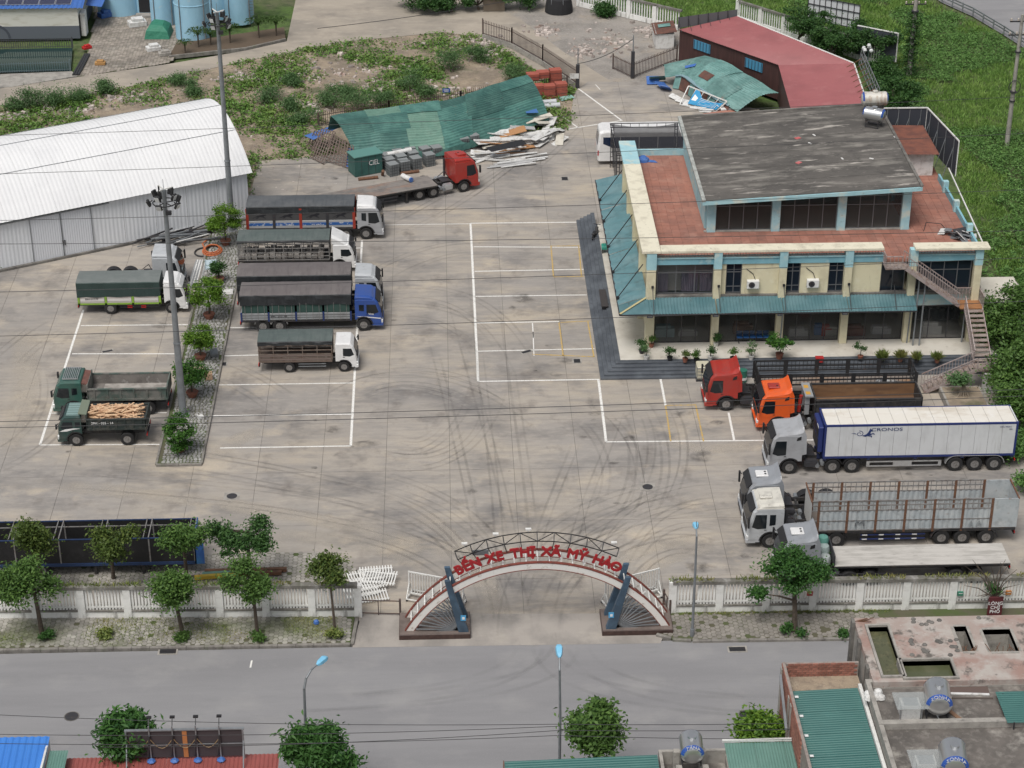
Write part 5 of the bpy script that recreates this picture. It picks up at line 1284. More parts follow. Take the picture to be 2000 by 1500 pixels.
# 17 long dark trailer behind the left fence
t = thing('tarped_trailer', 'long black tarpaulin-sided trailer with an open frame roof behind the left fence', 'trailer', (-15.0,103.3,0),0)
m_navyf = mat('blue_trailer_frame', (.02,.045,.12),.6, layers=(((.02,.03,.06),2,.5,.7,.7),))
m_blkcl = mat('black_trailer_cloth', (.011,.011,.012),.7, layers=(((.03,.028,.03),1.2,.5,.7,.7),), bump=(1.5,.04))
MB(K['chassis']).box(0,-1.05,.75,-13.0,1.05,.9).build('deck', t)
for y in (-1,1):
 for i in range(5): MB(m_blkcl).box(-2.6 * i - .04, y * 1.0,1.0,-2.6 * (i + 1) + .04, y * 1.04,2.6).build('side_cloth', t)
 MB(m_navyf).box(0, y * .98,.8,-13, y * 1.08,1.0).box(0, y * 1.0,2.6,-13, y * 1.06,2.66).build('side_rail', t)
 for i in range(6): MB(m_galvb).box(-2.6 * i - .04, y * .97,1.0,-2.6 * i + .04, y * 1.05,2.66).build('post', t)
for i in range(6): MB(m_galvb).bar((-2.6 * i, -1.03,2.68),(-2.6 * i, 1.03,2.68),.06).bar((-2.6 * i - .3,-1.03,2.68),(-2.6 * i - .3,1.03,2.68),.05).build('roof_bow', t)
MB(m_galvb).bar((0,.35,2.64),(-13,.35,2.64),.05).build('roof_stringer', t)
MB(m_blkcl).box(-.1,-.98,.9,-12.9,.98,.93).build('dark_floor', t)
MB(mat('blue_headboard', (.03,.10,.32),.55, layers=(((.05,.2,.42),1.5,.45,.65,.7),))).box(0,-1.05,.8,.08,1.05,2.7).box(0,-1.05,.8,.55,-.98,2.3).build('headboard', t)
sem_wheels(t, (-9.0,-10.2,-11.4),2.1)
for x in (-3.0,-5.8): MB(K['chassis']).box(x, -.95,.0, x - .15,-.8,.8).box(x, .8,0, x - .15,.95,.8).build('support_leg', t)
# 18 bus
t = thing('coach_bus', 'white coach with dark blue side windows parked beside the station', 'bus', (24.2,165.2,0),0)
W, L_ = 2.35,11.2
pr = [(0,.35),(0,1.3),(-.15,2.6),(-.5,3.05),(-L_ + .5,3.1),(-L_ + .15,2.95),(-L_, 1.5),(-L_ + .05,.35)]
po = [(p[0] * .985 - .05, p[1] - (.12 if p[1] > 2.9 else 0)) for p in pr]
sec = lambda q, y: [(p[0], y, p[1]) for p in q]
MB(P_white).loft([sec(po, -W / 2), sec(pr, -W / 2 + .2), sec(pr, W / 2 - .2), sec(po, W / 2)]).build('body', t, bevel=.05)
m_bwin = glassmat('coach_window', (.01,.022,.055),.05)
for y in (-1,1):
 for i in range(6):
  a = -1.3 - i * 1.6; b = a - 1.52
  MB(m_bwin).prism([(a, 1.55),(b, 1.55),(b, 2.55),(a, 2.55)] if i < 5 else [(a, 1.55),(a - .6,1.6),(b + .1,1.95),(b + .1,2.55),(a, 2.55)], 'y', y * (W / 2 - .02), y * (W / 2 + .01)).build('side_window', t)
 for x in (-2.4,-8.0): wheel(t, x, y * (W / 2 - .15),.48,.28)
 MB(K['red_lens']).box(-L_ + .12, y * (W / 2 - .02),.9,-L_ + .02, y * (W / 2 + .01),1.35).build('tail_light', t)
MB(m_bwin).hexa([(-L_ - .01,-.9,1.8),(-L_ + .02,-.9,1.8),(-L_ + .02,.9,1.8),(-L_ - .01,.9,1.8)], [(-L_ + .12,-.85,2.7),(-L_ + .16,-.85,2.7),(-L_ + .16,.85,2.7),(-L_ + .12,.85,2.7)]).build('rear_window', t)
side_text(t, '89B 001.42', T_dark, -9.5,1.15,.2,0, W + .02)
MB(P_white).box(-7,-.6,3.05,-4.5,.6,3.25).build('roof_unit', t, bevel=.06)
# 19 corner of a small white van by the canopy
t = thing('white_van', 'roof of a small white van showing beside the end of the teal canopy', 'van', (18.6,154.6,0),0)
pr = [(0,.4),(0,.9),(-.5,1.05),(-.9,1.75),(-1.4,1.9),(-4.3,1.9),(-4.4,.95),(-4.35,.4)]
MB(P_white).loft([sec([(p[0], p[1] - (.1 if p[1] > 1.7 else 0)) for p in pr], -.85), sec(pr, -.7), sec(pr, .7), sec([(p[0], p[1] - (.1 if p[1] > 1.7 else 0)) for p in pr], .85)]).build('body', t, bevel=.05)
for y in (-1,1):
 MB(K['glass']).prism([(-.75,1.1),(-1.0,1.65),(-2.3,1.7),(-2.3,1.1)], 'y', y * .83, y * .862).build('side_window', t); MB(K['glass']).prism([(-2.5,1.1),(-2.5,1.7),(-4.1,1.7),(-4.1,1.1)], 'y', y * .83, y * .862).build('side_window', t)
 for x in (-.85,-3.5): wheel(t, x, y * .75,.32,.2)
# ------------------------------------------------------------------ warehouse, collapsed sheds, back buildings
m_wsheet = mat('white_metal_sheet', (.74,.745,.755),.5, layers=(((.66,.665,.68),(.4,.4,.4),.45,.66,.6),))
m_wwall = mat('pale_blue_grey_sheet', (.68,.70,.73),.55, layers=(((.62,.64,.67),(3,3,.3),.45,.66,.7),))
A = G(50,519); B = G(488,427)
u = (B - A).normalized(); n_ = Vector((-u.y, u.x, 0)); ang = math.atan2(u.y, u.x)
wh = thing('warehouse', 'white corrugated warehouse with a curved barrel roof', 'warehouse', (B.x, B.y, 0), ang)   # local: -x along the wall, +y to the rear
WD, WE, WR_ = 13.0,4.05,3.65
Lw = 36
def arc_w(s): return WE + WR_ * (1 - (2 * s - 1) ** 2)
na = 22
for i in range(Lw):
 mb = MB(m_wsheet); k = len(mb.v); cols = 12
 for j in range(na + 1):
  s_ = j / na; yy = -.35 + (WD + .7) * s_; zz = arc_w(s_)
  for c in range(cols + 1):
   xx = .35 - i - c / cols * .995; mb.v.append((xx, yy, zz + (.013 if c % 4 in (1,2) else 0) + (.004 if i % 2 else 0)))
 for j in range(na):
  for c in range(cols):
   a = k + j * (cols + 1) + c; mb.face((a, a + 1, a + cols + 2, a + cols + 1))
 mb.build('roof_sheet', wh)
for j in (5,10,15): 
 s_ = j / na; MB(K['galv']).bar((.3,-.35 + (WD + .7) * s_, arc_w(s_) + .04),(-Lw, -.35 + (WD + .7) * s_, arc_w(s_) + .04),.03).build('roof_seam', wh)
lo = -(488 - 180) / 438 * (B - A).length; hi = -(488 - 66) / 438 * (B - A).length
def wl(a, b, m=m_wwall): return corr(MB(m),(a, 0,0),(b - a, 0,0),(0,0, WE - .05),.3,.016)
for i in range(5): wl(-i * (-lo / 5) - .01,-(i + 1) * (-lo / 5) + .01).build('wall_sheet', wh)
for i in range(5): wl(hi - i * 4, hi - (i + 1) * 4 + .02).build('wall_sheet', wh)
md = (lo + hi) / 2
for a, b in ((lo, md + .02),(md - .02, hi)):
 d = corr(MB(mat('door_sheet', (.60,.62,.66),.55)),(a, -.05,.05),(b - a, 0,0),(0,0, WE - .25),.18,.015).build('sliding_door', wh)
 MB(K['galv']).box(a - .03,-.1,.05, a + .03,-.04, WE - .2).box(b - .03,-.1,.05, b + .03,-.04, WE - .2).build('door_stile', d)
 MB(K['dark_steel']).box((md + (a - md) * .06) - .04,-.14,1.1,(md + (a - md) * .06) + .04,-.09,1.5).build('handle', d)
MB(K['galv']).box(lo + 1.5,-.18, WE - .25, hi - 4,-.06, WE - .15).build('door_track', wh)
for i in range(6):
 a, b = WD * i / 6, WD * (i + 1) / 6
 mb = MB(m_wwall)
 for k in range(6):
  y0, y1 = a + (b - a) * k / 6, a + (b - a) * (k + 1) / 6; dx = .035 if k % 2 else 0
  mb.poly([(dx, y0,0),(dx, y1,0),(dx, y1, arc_w(y1 / WD) - .05),(dx, y0, arc_w(y0 / WD) - .05)])
 mb.build('gable_sheet', wh)
MB(K['concrete_dark']).box(.1,-.25,0,-Lw, .05,.18).build('plinth', wh)
# draped corrugated sheets of the collapsed sheds
def drape(name, parent, fn, u0, u1, v0, v1, ribs, m, amp=.035, nu=8, along='u', org=Vector((0,0,0)), lift=0):
 mb = MB(m); k = 0; nr = ribs * 4; prof = (0,1,1,0)
 for i in range(nu + 1):
  for j in range(nr + 1):
   a, b = i / nu, j / nr
   u_, v_ = (u0 + (u1 - u0) * a, v0 + (v1 - v0) * b) if along == 'u' else (u0 + (u1 - u0) * b, v0 + (v1 - v0) * a)
   p = fn(u_, v_) - org; mb.v.append((p.x, p.y, p.z + prof[j % 4] * amp + lift))
 for i in range(nu):
  for j in range(nr):
   a = i * (nr + 1) + j; mb.face((a, a + 1, a + nr + 2, a + nr + 1))
 return mb.build(name, parent)
def polyl(pts, t):
 n = len(pts) - 1; k = min(int(t * n), n - 1); f = t * n - k; return pts[k].lerp(pts[k + 1], f)
m_gs = mat('green_roof_sheet', (.045,.13,.115),.5, objrand=.28, layers=(((.09,.21,.18),.7,.42,.64,.8),((.04,.10,.095),(2,2,2),.5,.7,.6),((.20,.17,.13),1.6,.64,.74,.6)))
m_gs2 = mat('faded_green_sheet', (.13,.25,.20),.55, layers=(((.19,.31,.25),.8,.45,.64,.7),((.09,.17,.14),2,.5,.7,.6)))
m_ts = mat('teal_weathered_sheet', (.10,.215,.20),.55, objrand=.2, layers=(((.18,.33,.31),.8,.42,.62,.8),((.20,.12,.09),1.3,.62,.72,.8),((.07,.15,.145),2,.5,.7,.6)))
m_rs = mat('rust_sheet', (.14,.062,.045),.85, layers=(((.08,.045,.038),1.6,.42,.62,.8),((.12,.2,.2),1.2,.6,.72,.6)))
back = [G(*p) for p in ((645,248,1.9),(745,226,2.1),(850,203,2.3),(940,184,2.3),(1020,161,2.2))]
front = [G(*p) for p in ((700,312,.5),(775,306,.5),(875,296,.5),(945,275,.4),(1068,240,.4))]
def green_fn(a, b):
 p = polyl(back, a).lerp(polyl(front, a), b)
 p.z = .35 + (2.55 + .16 * math.sin(a * 7 + 1)) * (1 - max(0.0, b) ** 2.3) * (1 - .5 * max(0,.12 - b) / .12) + .05 * math.sin(a * 17 + b * 5) + .02 * math.sin(a * 41 + b * 9) - .25 * max(0, b - .7) * math.sin(a * 11)
 return p
o0 = G(860,250)
cs = thing('collapsed_shed', 'long collapsed shed of buckled dark green roof sheets', 'shed', (o0.x, o0.y, 0))
for i in range(6):
 for j in range(3):
  m = m_gs2 if (i, j) in ((2,1),(2,2),(1,0)) else m_gs
  drape('roof_sheet', cs, green_fn, i / 6 - .012,(i + 1) / 6 + .012, j / 3 - .015, min(1,(j + 1) / 3 + .02),9, m, amp=.075, org=o0, lift=.05 * ((i + j) % 3) + rnd.uniform(0,.08))
drape('front_sheet', cs, lambda a, b: polyl(front, .12 + a * .6) + Vector((0,-.2 - .25 * b, .05 - b * .5 + .3)),0,1,0,1,16, m_gs, along='v', nu=2, org=o0)
MB(mat('blue_patch_sheet', (.06,.16,.40),.6)).poly([tuple(G(*p, 1.55) - o0) for p in ((1022,207),(1044,206),(1052,220),(1028,221))]).build('blue_patch', cs)
# exposed lattice end
m_lat = mat('rusty_lattice', (.15,.11,.095),.8, layers=(((.25,.22,.2),3,.5,.7,.6),))
for (a, b, c, d, nu, nv) in (((606,306,.2),(632,320,.1),(655,258,1.9),(628,250,2.0),6,9),((635,312,.2),(688,330,.1),(690,285,1.5),(650,262,1.9),8,8),((600,285,.2),(618,300,.1),(632,262,1.5),(615,255,1.5),4,6)):
 q = [G(*p) - o0 for p in (a, b, c, d)]
 for i in range(nu + 1): MB(m_lat).bar(q[0].lerp(q[1], i / nu), q[3].lerp(q[2], i / nu),.07).build('lattice_bar', cs)
 for j in range(nv + 1): MB(m_lat).bar(q[0].lerp(q[3], j / nv), q[1].lerp(q[2], j / nv),.06).build('lattice_bar', cs)
MB(K['blue_sheet']).poly([tuple(G(*p) - o0) for p in ((594,265,.8),(655,243,1.5),(660,250,1.7),(612,273,1.2))]).build('torn_blue_sheet', cs)
MB(K['blue_sheet']).poly([tuple(G(*p) - o0) for p in ((676,325,.1),(688,328,.1),(690,288,1.2),(678,290,1.2))]).build('torn_blue_sheet', cs)
# dark green site box with chalked letters
p0, p1, p2 = G(694,347), G(752,336), G(744,312)
bx_a = math.atan2(p1.y - p0.y, p1.x - p0.x)
gb = thing('site_box', 'dark green metal site box with white chalk letters', 'metal box', (p0.x, p0.y, 0), bx_a)
m_gbox = mat('site_box_green', (.03,.10,.09),.6, layers=(((.06,.15,.135),.9,.45,.65,.6),))
MB(m_gbox).box(0,0,.05,2.5,1.5,1.75).build('body', gb); MB(mat('site_box_lid', (.10,.24,.215),.5)).box(-.08,-.08,1.75,2.58,1.58,1.82).build('lid', gb)
for x in (.62,1.25,1.88): MB(K['dark_steel']).box(x - .015,-.012,.1, x + .015,0,1.72).build('panel_seam', gb)
lettering('lettering', 'CIEL', T_white, gb, (1.75,-.02,.75),(R(90),0,0),.62,.004, sx=.8)
# grey gridded crates
m_crate = mat('grey_crate', (.13,.145,.15),.7, layers=(((.19,.20,.205),2,.45,.65,.7),))
m_crt = mat('crate_top', (.22,.235,.24),.7)
cr0 = thing('grey_crate', None, None)
MB(m_crate).box(-.42,-.42,0,.42,.42,1.02).build('body', cr0)
MB(m_crt).box(-.43,-.43,1.02,.43,.43,1.06).build('top', cr0)
for z in (.25,.5,.75): MB(K['dark_steel']).box(-.43,-.43, z - .012,.43,.43, z + .012).build('groove', cr0)
for v in (-.21,0,.21): MB(K['dark_steel']).box(v - .012,-.435,0, v + .012,-.42,1.0).build('groove', cr0)
CR = [(767,341),(760,331),(757,322),(789,335),(783,325),(778,316),(812,329),(806,318),(800,309),(838,322),(830,310),(852,308),(844,300),(905,290),(898,281),(924,284)]
for i, (a, b) in enumerate(CR):
 p = G(a, b); o = cr0 if i == 0 else copy_tree(cr0)
 col = min(i // 3,3) if i < 11 else 4; row = ('front', 'middle', 'back')[i % 3 if i < 9 else (i - 9) % 2 * 2]; lab = row + ' grey crate of the ' + ('first', 'second', 'third', 'fourth', 'fifth')[col] + ' column counted from the green site box' if i < 13 else ('left', 'rear', 'right')[i - 13] + ' one of three grey crates behind the red cab'
 pose(o, (p.x, p.y, 0), bx_a + rnd.uniform(-.08,.08), lab, 'grey crates by the site box' if i < 13 else 'grey crates behind the red cab'); o['category'] = 'crate'
# pipes and bits in front of them
for i, (a, b, r_, m, lab) in enumerate((((700,350,.12),(738,346,.12),.14, K['rust'], 'short rusty pipe lying at the foot of the green site box'),((783,339,.12),(818,334,.12),.14, K['rust'], 'short rusty pipe lying in front of the grey crates'),((756,302,1.0),(803,292,1.1),.2, K['white_sheet'], 'white pipe resting behind the grey crates'),((747,342,.0),(748,334,.6),.13, K['rust'], 'upright rusty drum stub beside the site box'))):
 tag(MB(m).cyl(tuple(G(*a)), tuple(G(*b)), r_, 12).build('pipe'), lab, 'pipe')
# heap of white panels
m_wp = [K['white_sheet'], mat('cream_panel', (.58,.55,.48),.6, layers=(((.38,.34,.28),2,.5,.7,.6),)), mat('grey_panel', (.40,.40,.40),.6), mat('orange_board', (.42,.22,.10),.7)]
hp = G(990,290); pile = thing('panel_heap', 'heap of broken white wall panels and planks beside the collapsed shed', 'debris heap', (hp.x, hp.y, 0))
for i in range(70):
 t_ = rnd.random(); px = 935 + 130 * t_ + rnd.uniform(-12,12); py = 300 - 45 * t_ + rnd.uniform(-24,20)
 p = G(px, py) - hp; a = .22 + rnd.gauss(0,.22); L_ = rnd.uniform(1.4,4.2); w_ = rnd.uniform(.25,.8)
 z = .06 + max(0,1.25 - abs(py - (292 - 45 * t_)) / 16) * rnd.uniform(.1,.9)
 o = MB(m_wp[rnd.choice((0,0,0,0,1,1,2,3))]).box(-L_ / 2,-w_ / 2,0, L_ / 2, w_ / 2, rnd.uniform(.03,.07)).build('panel', pile, (p.x, p.y, z)); o.rotation_euler = (rnd.gauss(0,.16), rnd.gauss(0,.09), a)
for i in range(14):
 px, py = 1060 + rnd.uniform(-10,45),262 + rnd.uniform(-18,22); p = G(px, py) - hp
 o = MB(m_wp[rnd.choice((0,0,1))]).box(-.9,-.35,0,.9,.35,.05).build('panel', pile, (p.x, p.y, .05 + rnd.uniform(0,.7))); o.rotation_euler = (rnd.gauss(0,.2), rnd.gauss(0,.2), rnd.uniform(.5,1.6))
for i in range(10):
 a = G(940 + rnd.uniform(0,40),318 + rnd.uniform(-10,12)) - hp; b = a + Vector((rnd.uniform(2.5,4.5), rnd.uniform(.6,1.4),0)); MB(m_wp[rnd.choice((0,2))]).bar(a + Vector((0,0,.08)), b + Vector((0,0,.1 + rnd.uniform(0,.15))),.22,.04).build('plank', pile)
MB(K['black']).poly([tuple(G(*p) - hp) for p in ((948,288,1.0),(1020,272,1.0),(1030,282,.9),(960,297,.9))]).build('dark_window_frame', pile)
# red crates, white rolls by the rear gate
m_rc = mat('red_crate', (.36,.095,.065),.7, layers=(((.24,.07,.055),2,.45,.65,.7),))
rc0 = thing('red_crate', None, None)
MB(m_rc).box(-.55,-.4,0,.55,.4,.62).build('body', rc0, bevel=.02); MB(K['dark_steel']).box(-.56,-.41,.3,.56,.41,.33).build('seam', rc0)
for i, (a, b, z) in enumerate(((1050,190,0),(1072,190,0),(1095,186,0),(1095,186,.63),(1050,190,.63),(1072,190,.63),(1084,172,0),(1084,172,.63),(1084,172,1.26),(1060,176,1.26),(1040,180,1.26))):
 p = G(a, b); o = rc0 if i == 0 else copy_tree(rc0)
 pose(o, (p.x, p.y, z),.2 + rnd.uniform(-.05,.05),('bottom', 'middle', 'top')[round(z / .63)] + ' layer red box, ' + {1050: 'front left', 1072: 'front centre', 1095: 'front right', 1084: 'back right', 1060: 'back centre', 1040: 'back left'}[a] + ' in the stack by the rear gate', 'red boxes stacked by the rear gate'); o['category'] = 'box'
for i, (a, b, lab) in enumerate(((1065,205, 'upper white plastic roll beside the red boxes'),(1072,212, 'lower white plastic roll beside the red boxes'))):
 p = G(a, b); o = tag(MB(mat('white_roll', (.55,.57,.6),.5)).cyl((-1.0,-.15,.24),(1.0,.25,.24),.24,14).build('plastic_roll', None, (p.x, p.y, 0)), lab, 'roll')
tag(MB(mat('pale_teal_sheet', (.25,.42,.38),.6)).poly([tuple(G(*p)) for p in ((1090,190,.05),(1115,184,.05),(1123,191,.05),(1097,197,.05))]).build('loose_sheet'), 'pale teal sheet lying flat beside the red boxes', 'sheet')
# right-hand collapsed teal shed in front of the red-roofed hall
tb = [G(*p) for p in ((1298,128,1.6),(1378,108,2.2),(1430,128,2.3),(1480,158,2.0),(1520,182,1.4))]
tf = [G(*p) for p in ((1300,150,.9),(1335,148,1.3),(1360,168,1.2),(1400,195,.9),(1440,215,.5))]
def teal_fn(a, b):
 p = polyl(tb, a).lerp(polyl(tf, a), b); p.z += .45 * math.sin(PI * b) + .06 * math.sin(a * 19 + 4 * b); return p
o1 = G(1400,175); ct = thing('fallen_sheet_roof', 'collapsed teal and rust corrugated roof leaning against the red-roofed hall', 'shed', (o1.x, o1.y, 0))
for i in range(5):
 for j in range(2):
  drape('roof_sheet', ct, teal_fn, i / 5 - .01,(i + 1) / 5 + .012, j / 2 - .01,(j + 1) / 2 + .02,8, m_rs if (i, j) == (2,1) and False else m_ts, along='u', org=o1, lift=.03 * ((i + 2 * j) % 3))
for k in range(9):
 t0, t1 = .14 + k * .085,.14 + (k + 1) * .085
 a, b = polyl(tf, t0) - o1, polyl(tf, t1) - o1
 MB(m_rs if k % 3 else m_ts).poly([tuple(a), tuple(b),(b.x - .3, b.y - .35,.1),(a.x - .3, a.y - .35,.1)]).build('hanging_sheet', ct)
 MB(mat('blue_grey_edge', (.22,.34,.38),.6)).bar(a + Vector((0,0,.08)), b + Vector((0,0,.08)),.35,.08).build('edge_flashing', ct)
MB(m_rs).poly([tuple(teal_fn(*q) - o1 + Vector((0,0,.12))) for q in ((.42,.62),(.55,.62),(.55,.82),(.42,.82))]).build('rust_patch', ct)
MB(K['blue_sheet']).poly([tuple(teal_fn(*q) - o1 + Vector((0,0,.12))) for q in ((.2,.72),(.3,.6),(.31,.68),(.22,.82))]).build('blue_patch', ct)
for i, (a, b, s_) in enumerate(((1275,163,.9),(1293,172,.8),(1300,178,.7))):
 p = G(a, b) - o1; o = MB(K['blue_sheet']).box(-.6,-.5,0,.6,.5,.05).build('blue_board', ct, (p.x, p.y, .3)); o.rotation_euler = (.5 - i * .2,.3 * i, .6 * i)
drape('loose_sheet_bundle', ct, lambda a, b: (G(1268,150,.9).lerp(G(1300,148,.9), a)).lerp(G(1268,158,.1).lerp(G(1300,156,.1), a), b),0,1,0,1,4, m_ts, org=o1)
# fallen shop banner on its frame
bn_p = [G(*p) for p in ((1328,204,.1),(1398,218,.1),(1420,198,1.1),(1345,168,1.4))]
o2 = bn_p[0].copy(); o2.z = 0
ban = thing('fallen_banner', 'torn bright blue shop banner hanging in a fallen white frame', 'banner', o2)
for a, b in ((0,1),(1,2),(2,3),(3,0)): MB(K['white_paint']).bar(bn_p[a] - o2, bn_p[b] - o2,.09).build('frame_bar', ban)
for t_ in (.2,.4,.6,.8): MB(K['white_paint']).bar(bn_p[0].lerp(bn_p[1], t_) - o2, bn_p[3].lerp(bn_p[2], t_) - o2,.05).build('frame_bar', ban)
def bq(a, b): return bn_p[0].lerp(bn_p[1], a).lerp(bn_p[3].lerp(bn_p[2], a), b) - o2 + Vector((0,-.08,.05))
m_ban = mat('bright_blue_banner', (.03,.27,.52),.55)
mb = MB(m_ban)
ring = [bq(*q) for q in ((.18,.12),(.97,.12),(.97,.75),(.7,.55),(.45,.62),(.3,.95),(.2,.95))]
mb.poly([tuple(p) for p in ring]).build('banner_cloth', ban)
for k in range(5): MB(T_white).bar(bq(.42,.22 + k * .09) + Vector((0,-.02,.02)), bq(.85,.22 + k * .09) + Vector((0,-.02,.02)),.08,.01).build('text_line', ban)
MB(T_white).poly([tuple(bq(*q) + Vector((0,-.02,.02))) for q in ((.22,.35),(.34,.35),(.36,.55),(.24,.7))]).build('white_logo', ban)
MB(T_white).bar(bq(.88,.2) + Vector((0,-.02,.03)), bq(.88,.5) + Vector((0,-.02,.03)),.12,.01).bar(bq(.88,.5) + Vector((0,-.02,.03)), bq(.95,.4) + Vector((0,-.02,.03)),.12,.01).build('white_letter', ban)
for i in range(5):
 p = G(1322 + i * 14,195 + i * 6) - o2; o = MB(K['white_sheet']).box(-.8,-.3,0,.8,.3,.04).build('white_board', ban, (p.x, p.y, .15)); o.rotation_euler = (.3,.2 - .1 * i, -.7 + rnd.uniform(-.2,.2))
tag(MB(mat('pinkish_sheet', (.42,.20,.15),.7, layers=(((.3,.14,.1),2,.45,.65,.7),))).poly([tuple(G(*p, .3)) for p in ((1372,222),(1432,212),(1440,219),(1376,232))]).build('loose_sheet'), 'pinkish red roof sheet lying behind the dark flat roof', 'sheet')
tag(MB(K['white_sheet']).box(-.6,-.5,0,.6,.5,.05).build('white_board', None, G(1418,208,.5),(0.4,0,.2)), 'small white board leaning at the lower end of the fallen teal roof', 'board')
# red-roofed hall, L-shaped
HZ = 3.4
q1 = [G(*p, HZ) for p in ((1325,58),(1440,42),(1667,135),(1520,127),(1693,214),(1545,216))]
for q in q1: q.z = 0
rh = thing('red_roof_hall', 'long dark red hall with faded red sheet roof bending in an L', 'hall', (q1[0].x, q1[0].y, 0)); o3 = Vector((q1[0].x, q1[0].y, 0))
m_rr = mat('faded_red_sheet', (.31,.10,.105),.55, layers=(((.25,.08,.085),(.4,.4,1),.45,.65,.7),((.36,.15,.15),.8,.55,.7,.5)))
m_dr = mat('dark_red_wall_sheet', (.055,.026,.024),.7, layers=(((.09,.04,.035),(4,4,.4),.45,.65,.7),))
def bil(a, b, c, d): return lambda s_, t_: a.lerp(b, s_).lerp(d.lerp(c, s_), t_)
HU = Vector((0,0, HZ)); HV = Vector((0,0, HZ + .55))
f1 = bil(q1[0] + HU, q1[3] + HU, q1[2] + HV, q1[1] + HV); f2 = bil(q1[5] + HU, q1[3] + HU, q1[2] + HV, q1[4] + HV)
for i in range(7): drape('roof_sheet', rh, f1, i / 7,(i + 1) / 7 + .003,0,1,9, m_rr, along='v', nu=3, org=o3, lift=.004 * (i % 2))
for i in range(4): drape('roof_sheet', rh, f2, i / 4,(i + 1) / 4 + .003,0,1,10, m_rr, along='v', nu=3, org=o3, lift=.004 * (i % 2))
def wallq(a, b, za, zb, m, name='wall_sheet', nseg=6):
 for i in range(nseg):
  p, q = a.lerp(b, i / nseg), a.lerp(b, (i + 1) / nseg)
  drape(name, rh, lambda s_, t_: Vector((p.x + (q.x - p.x) * s_, p.y + (q.y - p.y) * s_, t_ * (za + (zb - za) * (i + s_) / nseg))),0,1,0,1,5, m, amp=.0, along='v', nu=1, org=o3)
ins = Vector((.15,.15,0))
wallq(q1[0] + ins, q1[3] + ins, HZ - .03, HZ - .03, m_dr); wallq(q1[3] + ins, q1[5] + ins, HZ - .03, HZ - .03, m_dr, nseg=3)
wallq(q1[1], q1[2], HZ + .5, HZ + .5, m_dr); wallq(q1[2], q1[4], HZ + .5, HZ + .5, m_dr, nseg=3); wallq(q1[0] + ins, q1[1], HZ - .03, HZ + .5, m_dr, nseg=3); wallq(q1[5] + ins, q1[4], HZ - .03, HZ + .5, m_dr, nseg=3)
MB(K['white_paint']).bar(q1[1] - o3 + HV, q1[2] - o3 + HV, .18,.08).bar(q1[2] - o3 + HV, q1[4] - o3 + HV, .12,.08).build('ridge_trim', rh)
m_bwd = mat('blue_window_sheet', (.07,.26,.42),.5)
dirw = (q1[3] - q1[0]).normalized(); nrm = Vector((dirw.y, -dirw.x, 0))
for t_ in (.24,.76):
 c = q1[0].lerp(q1[3], t_) + ins - o3 + (nrm if nrm.y < 0 else -nrm) * .08
 w_ = MB(m_bwd).bar(c - dirw * 1.1 + Vector((0,0,2.5)), c + dirw * 1.1 + Vector((0,0,2.5)),.05,.9).build('window', rh)
 for k in range(6): MB(K['dark_steel']).bar(c - dirw * (1.0 - k * .4) + Vector((0,0,2.05)) + nrm * .05, c - dirw * (1.0 - k * .4) + Vector((0,0,2.95)) + nrm * .05,.04).build('window_bar', w_)
# screen of dark panels along the hall's far gable
sg = thing('gable_screen', 'grey mesh screen on posts along the far edge of the red roof', 'screen', o3)
for i in range(6):
 a, b = q1[0].lerp(q1[1], i / 6), q1[0].lerp(q1[1], (i + 1) / 6)
 MB(mat('grey_screen', (.13,.135,.145),.8)).poly([tuple(a - o3 + HU + Vector((0,.2,.1))), tuple(b - o3 + HU + Vector((0,.2,.1))), tuple(b - o3 + HU + Vector((0,.2,1.15))), tuple(a - o3 + HU + Vector((0,.2,1.15)))]).build('screen_panel', sg)
 MB(K['dark_steel']).bar(a - o3 + HU + Vector((0,.15,-.1)), a - o3 + HU + Vector((0,.15,1.2)),.06).bar(a - o3 + HU + Vector((0,.1,1.0)), a - o3 + HU + Vector((.2,-1.0,.12)),.04).build('screen_post', sg)
# lattice advertising frame along the hall's east side
lf = thing('lattice_frame', 'leaning steel lattice frame with braces along the east side of the red roof', 'frame', (q1[2].x, q1[2].y, 0)); o4 = Vector((q1[2].x, q1[2].y, 0))
a, b = q1[2] - o4 + Vector((.5,.2, HZ + .4)), q1[4] - o4 + Vector((.8,0, HZ + .4)); upv = Vector((.15,0,1.5))
for i in range(13): MB(K['galv']).bar(a.lerp(b, i / 12), a.lerp(b, i / 12) + upv, .05).build('frame_bar', lf)
for j in range(4): MB(K['galv']).bar(a + upv * (j / 3), b + upv * (j / 3),.05).build('frame_bar', lf)
for i in range(8): MB(K['rust']).bar(a.lerp(b, (i + .5) / 8) + upv * .5, a.lerp(b, (i + .5) / 8) + Vector((-1.3,-.4,.1)),.05).build('brace', lf)
# small shack left of the hall
p = G(1300,95); sh = thing('small_shack', 'tiny white shack with a rusty roof by the red hall', 'shack', (p.x, p.y, 0))
MB(K['white_sheet']).box(-1.0,0,0,.8,3.2,1.5).build('wall', sh)
corr(MB(m_rs),(-1.15,-.15,1.5),(0,3.5,0),(2.2,0,.25),.25,.03).build('roof', sh); corr(MB(m_ts),(-.6,1.6,1.63),(0,.9,0),(1.2,0,.14),.25,.03).build('roof_patch', sh)
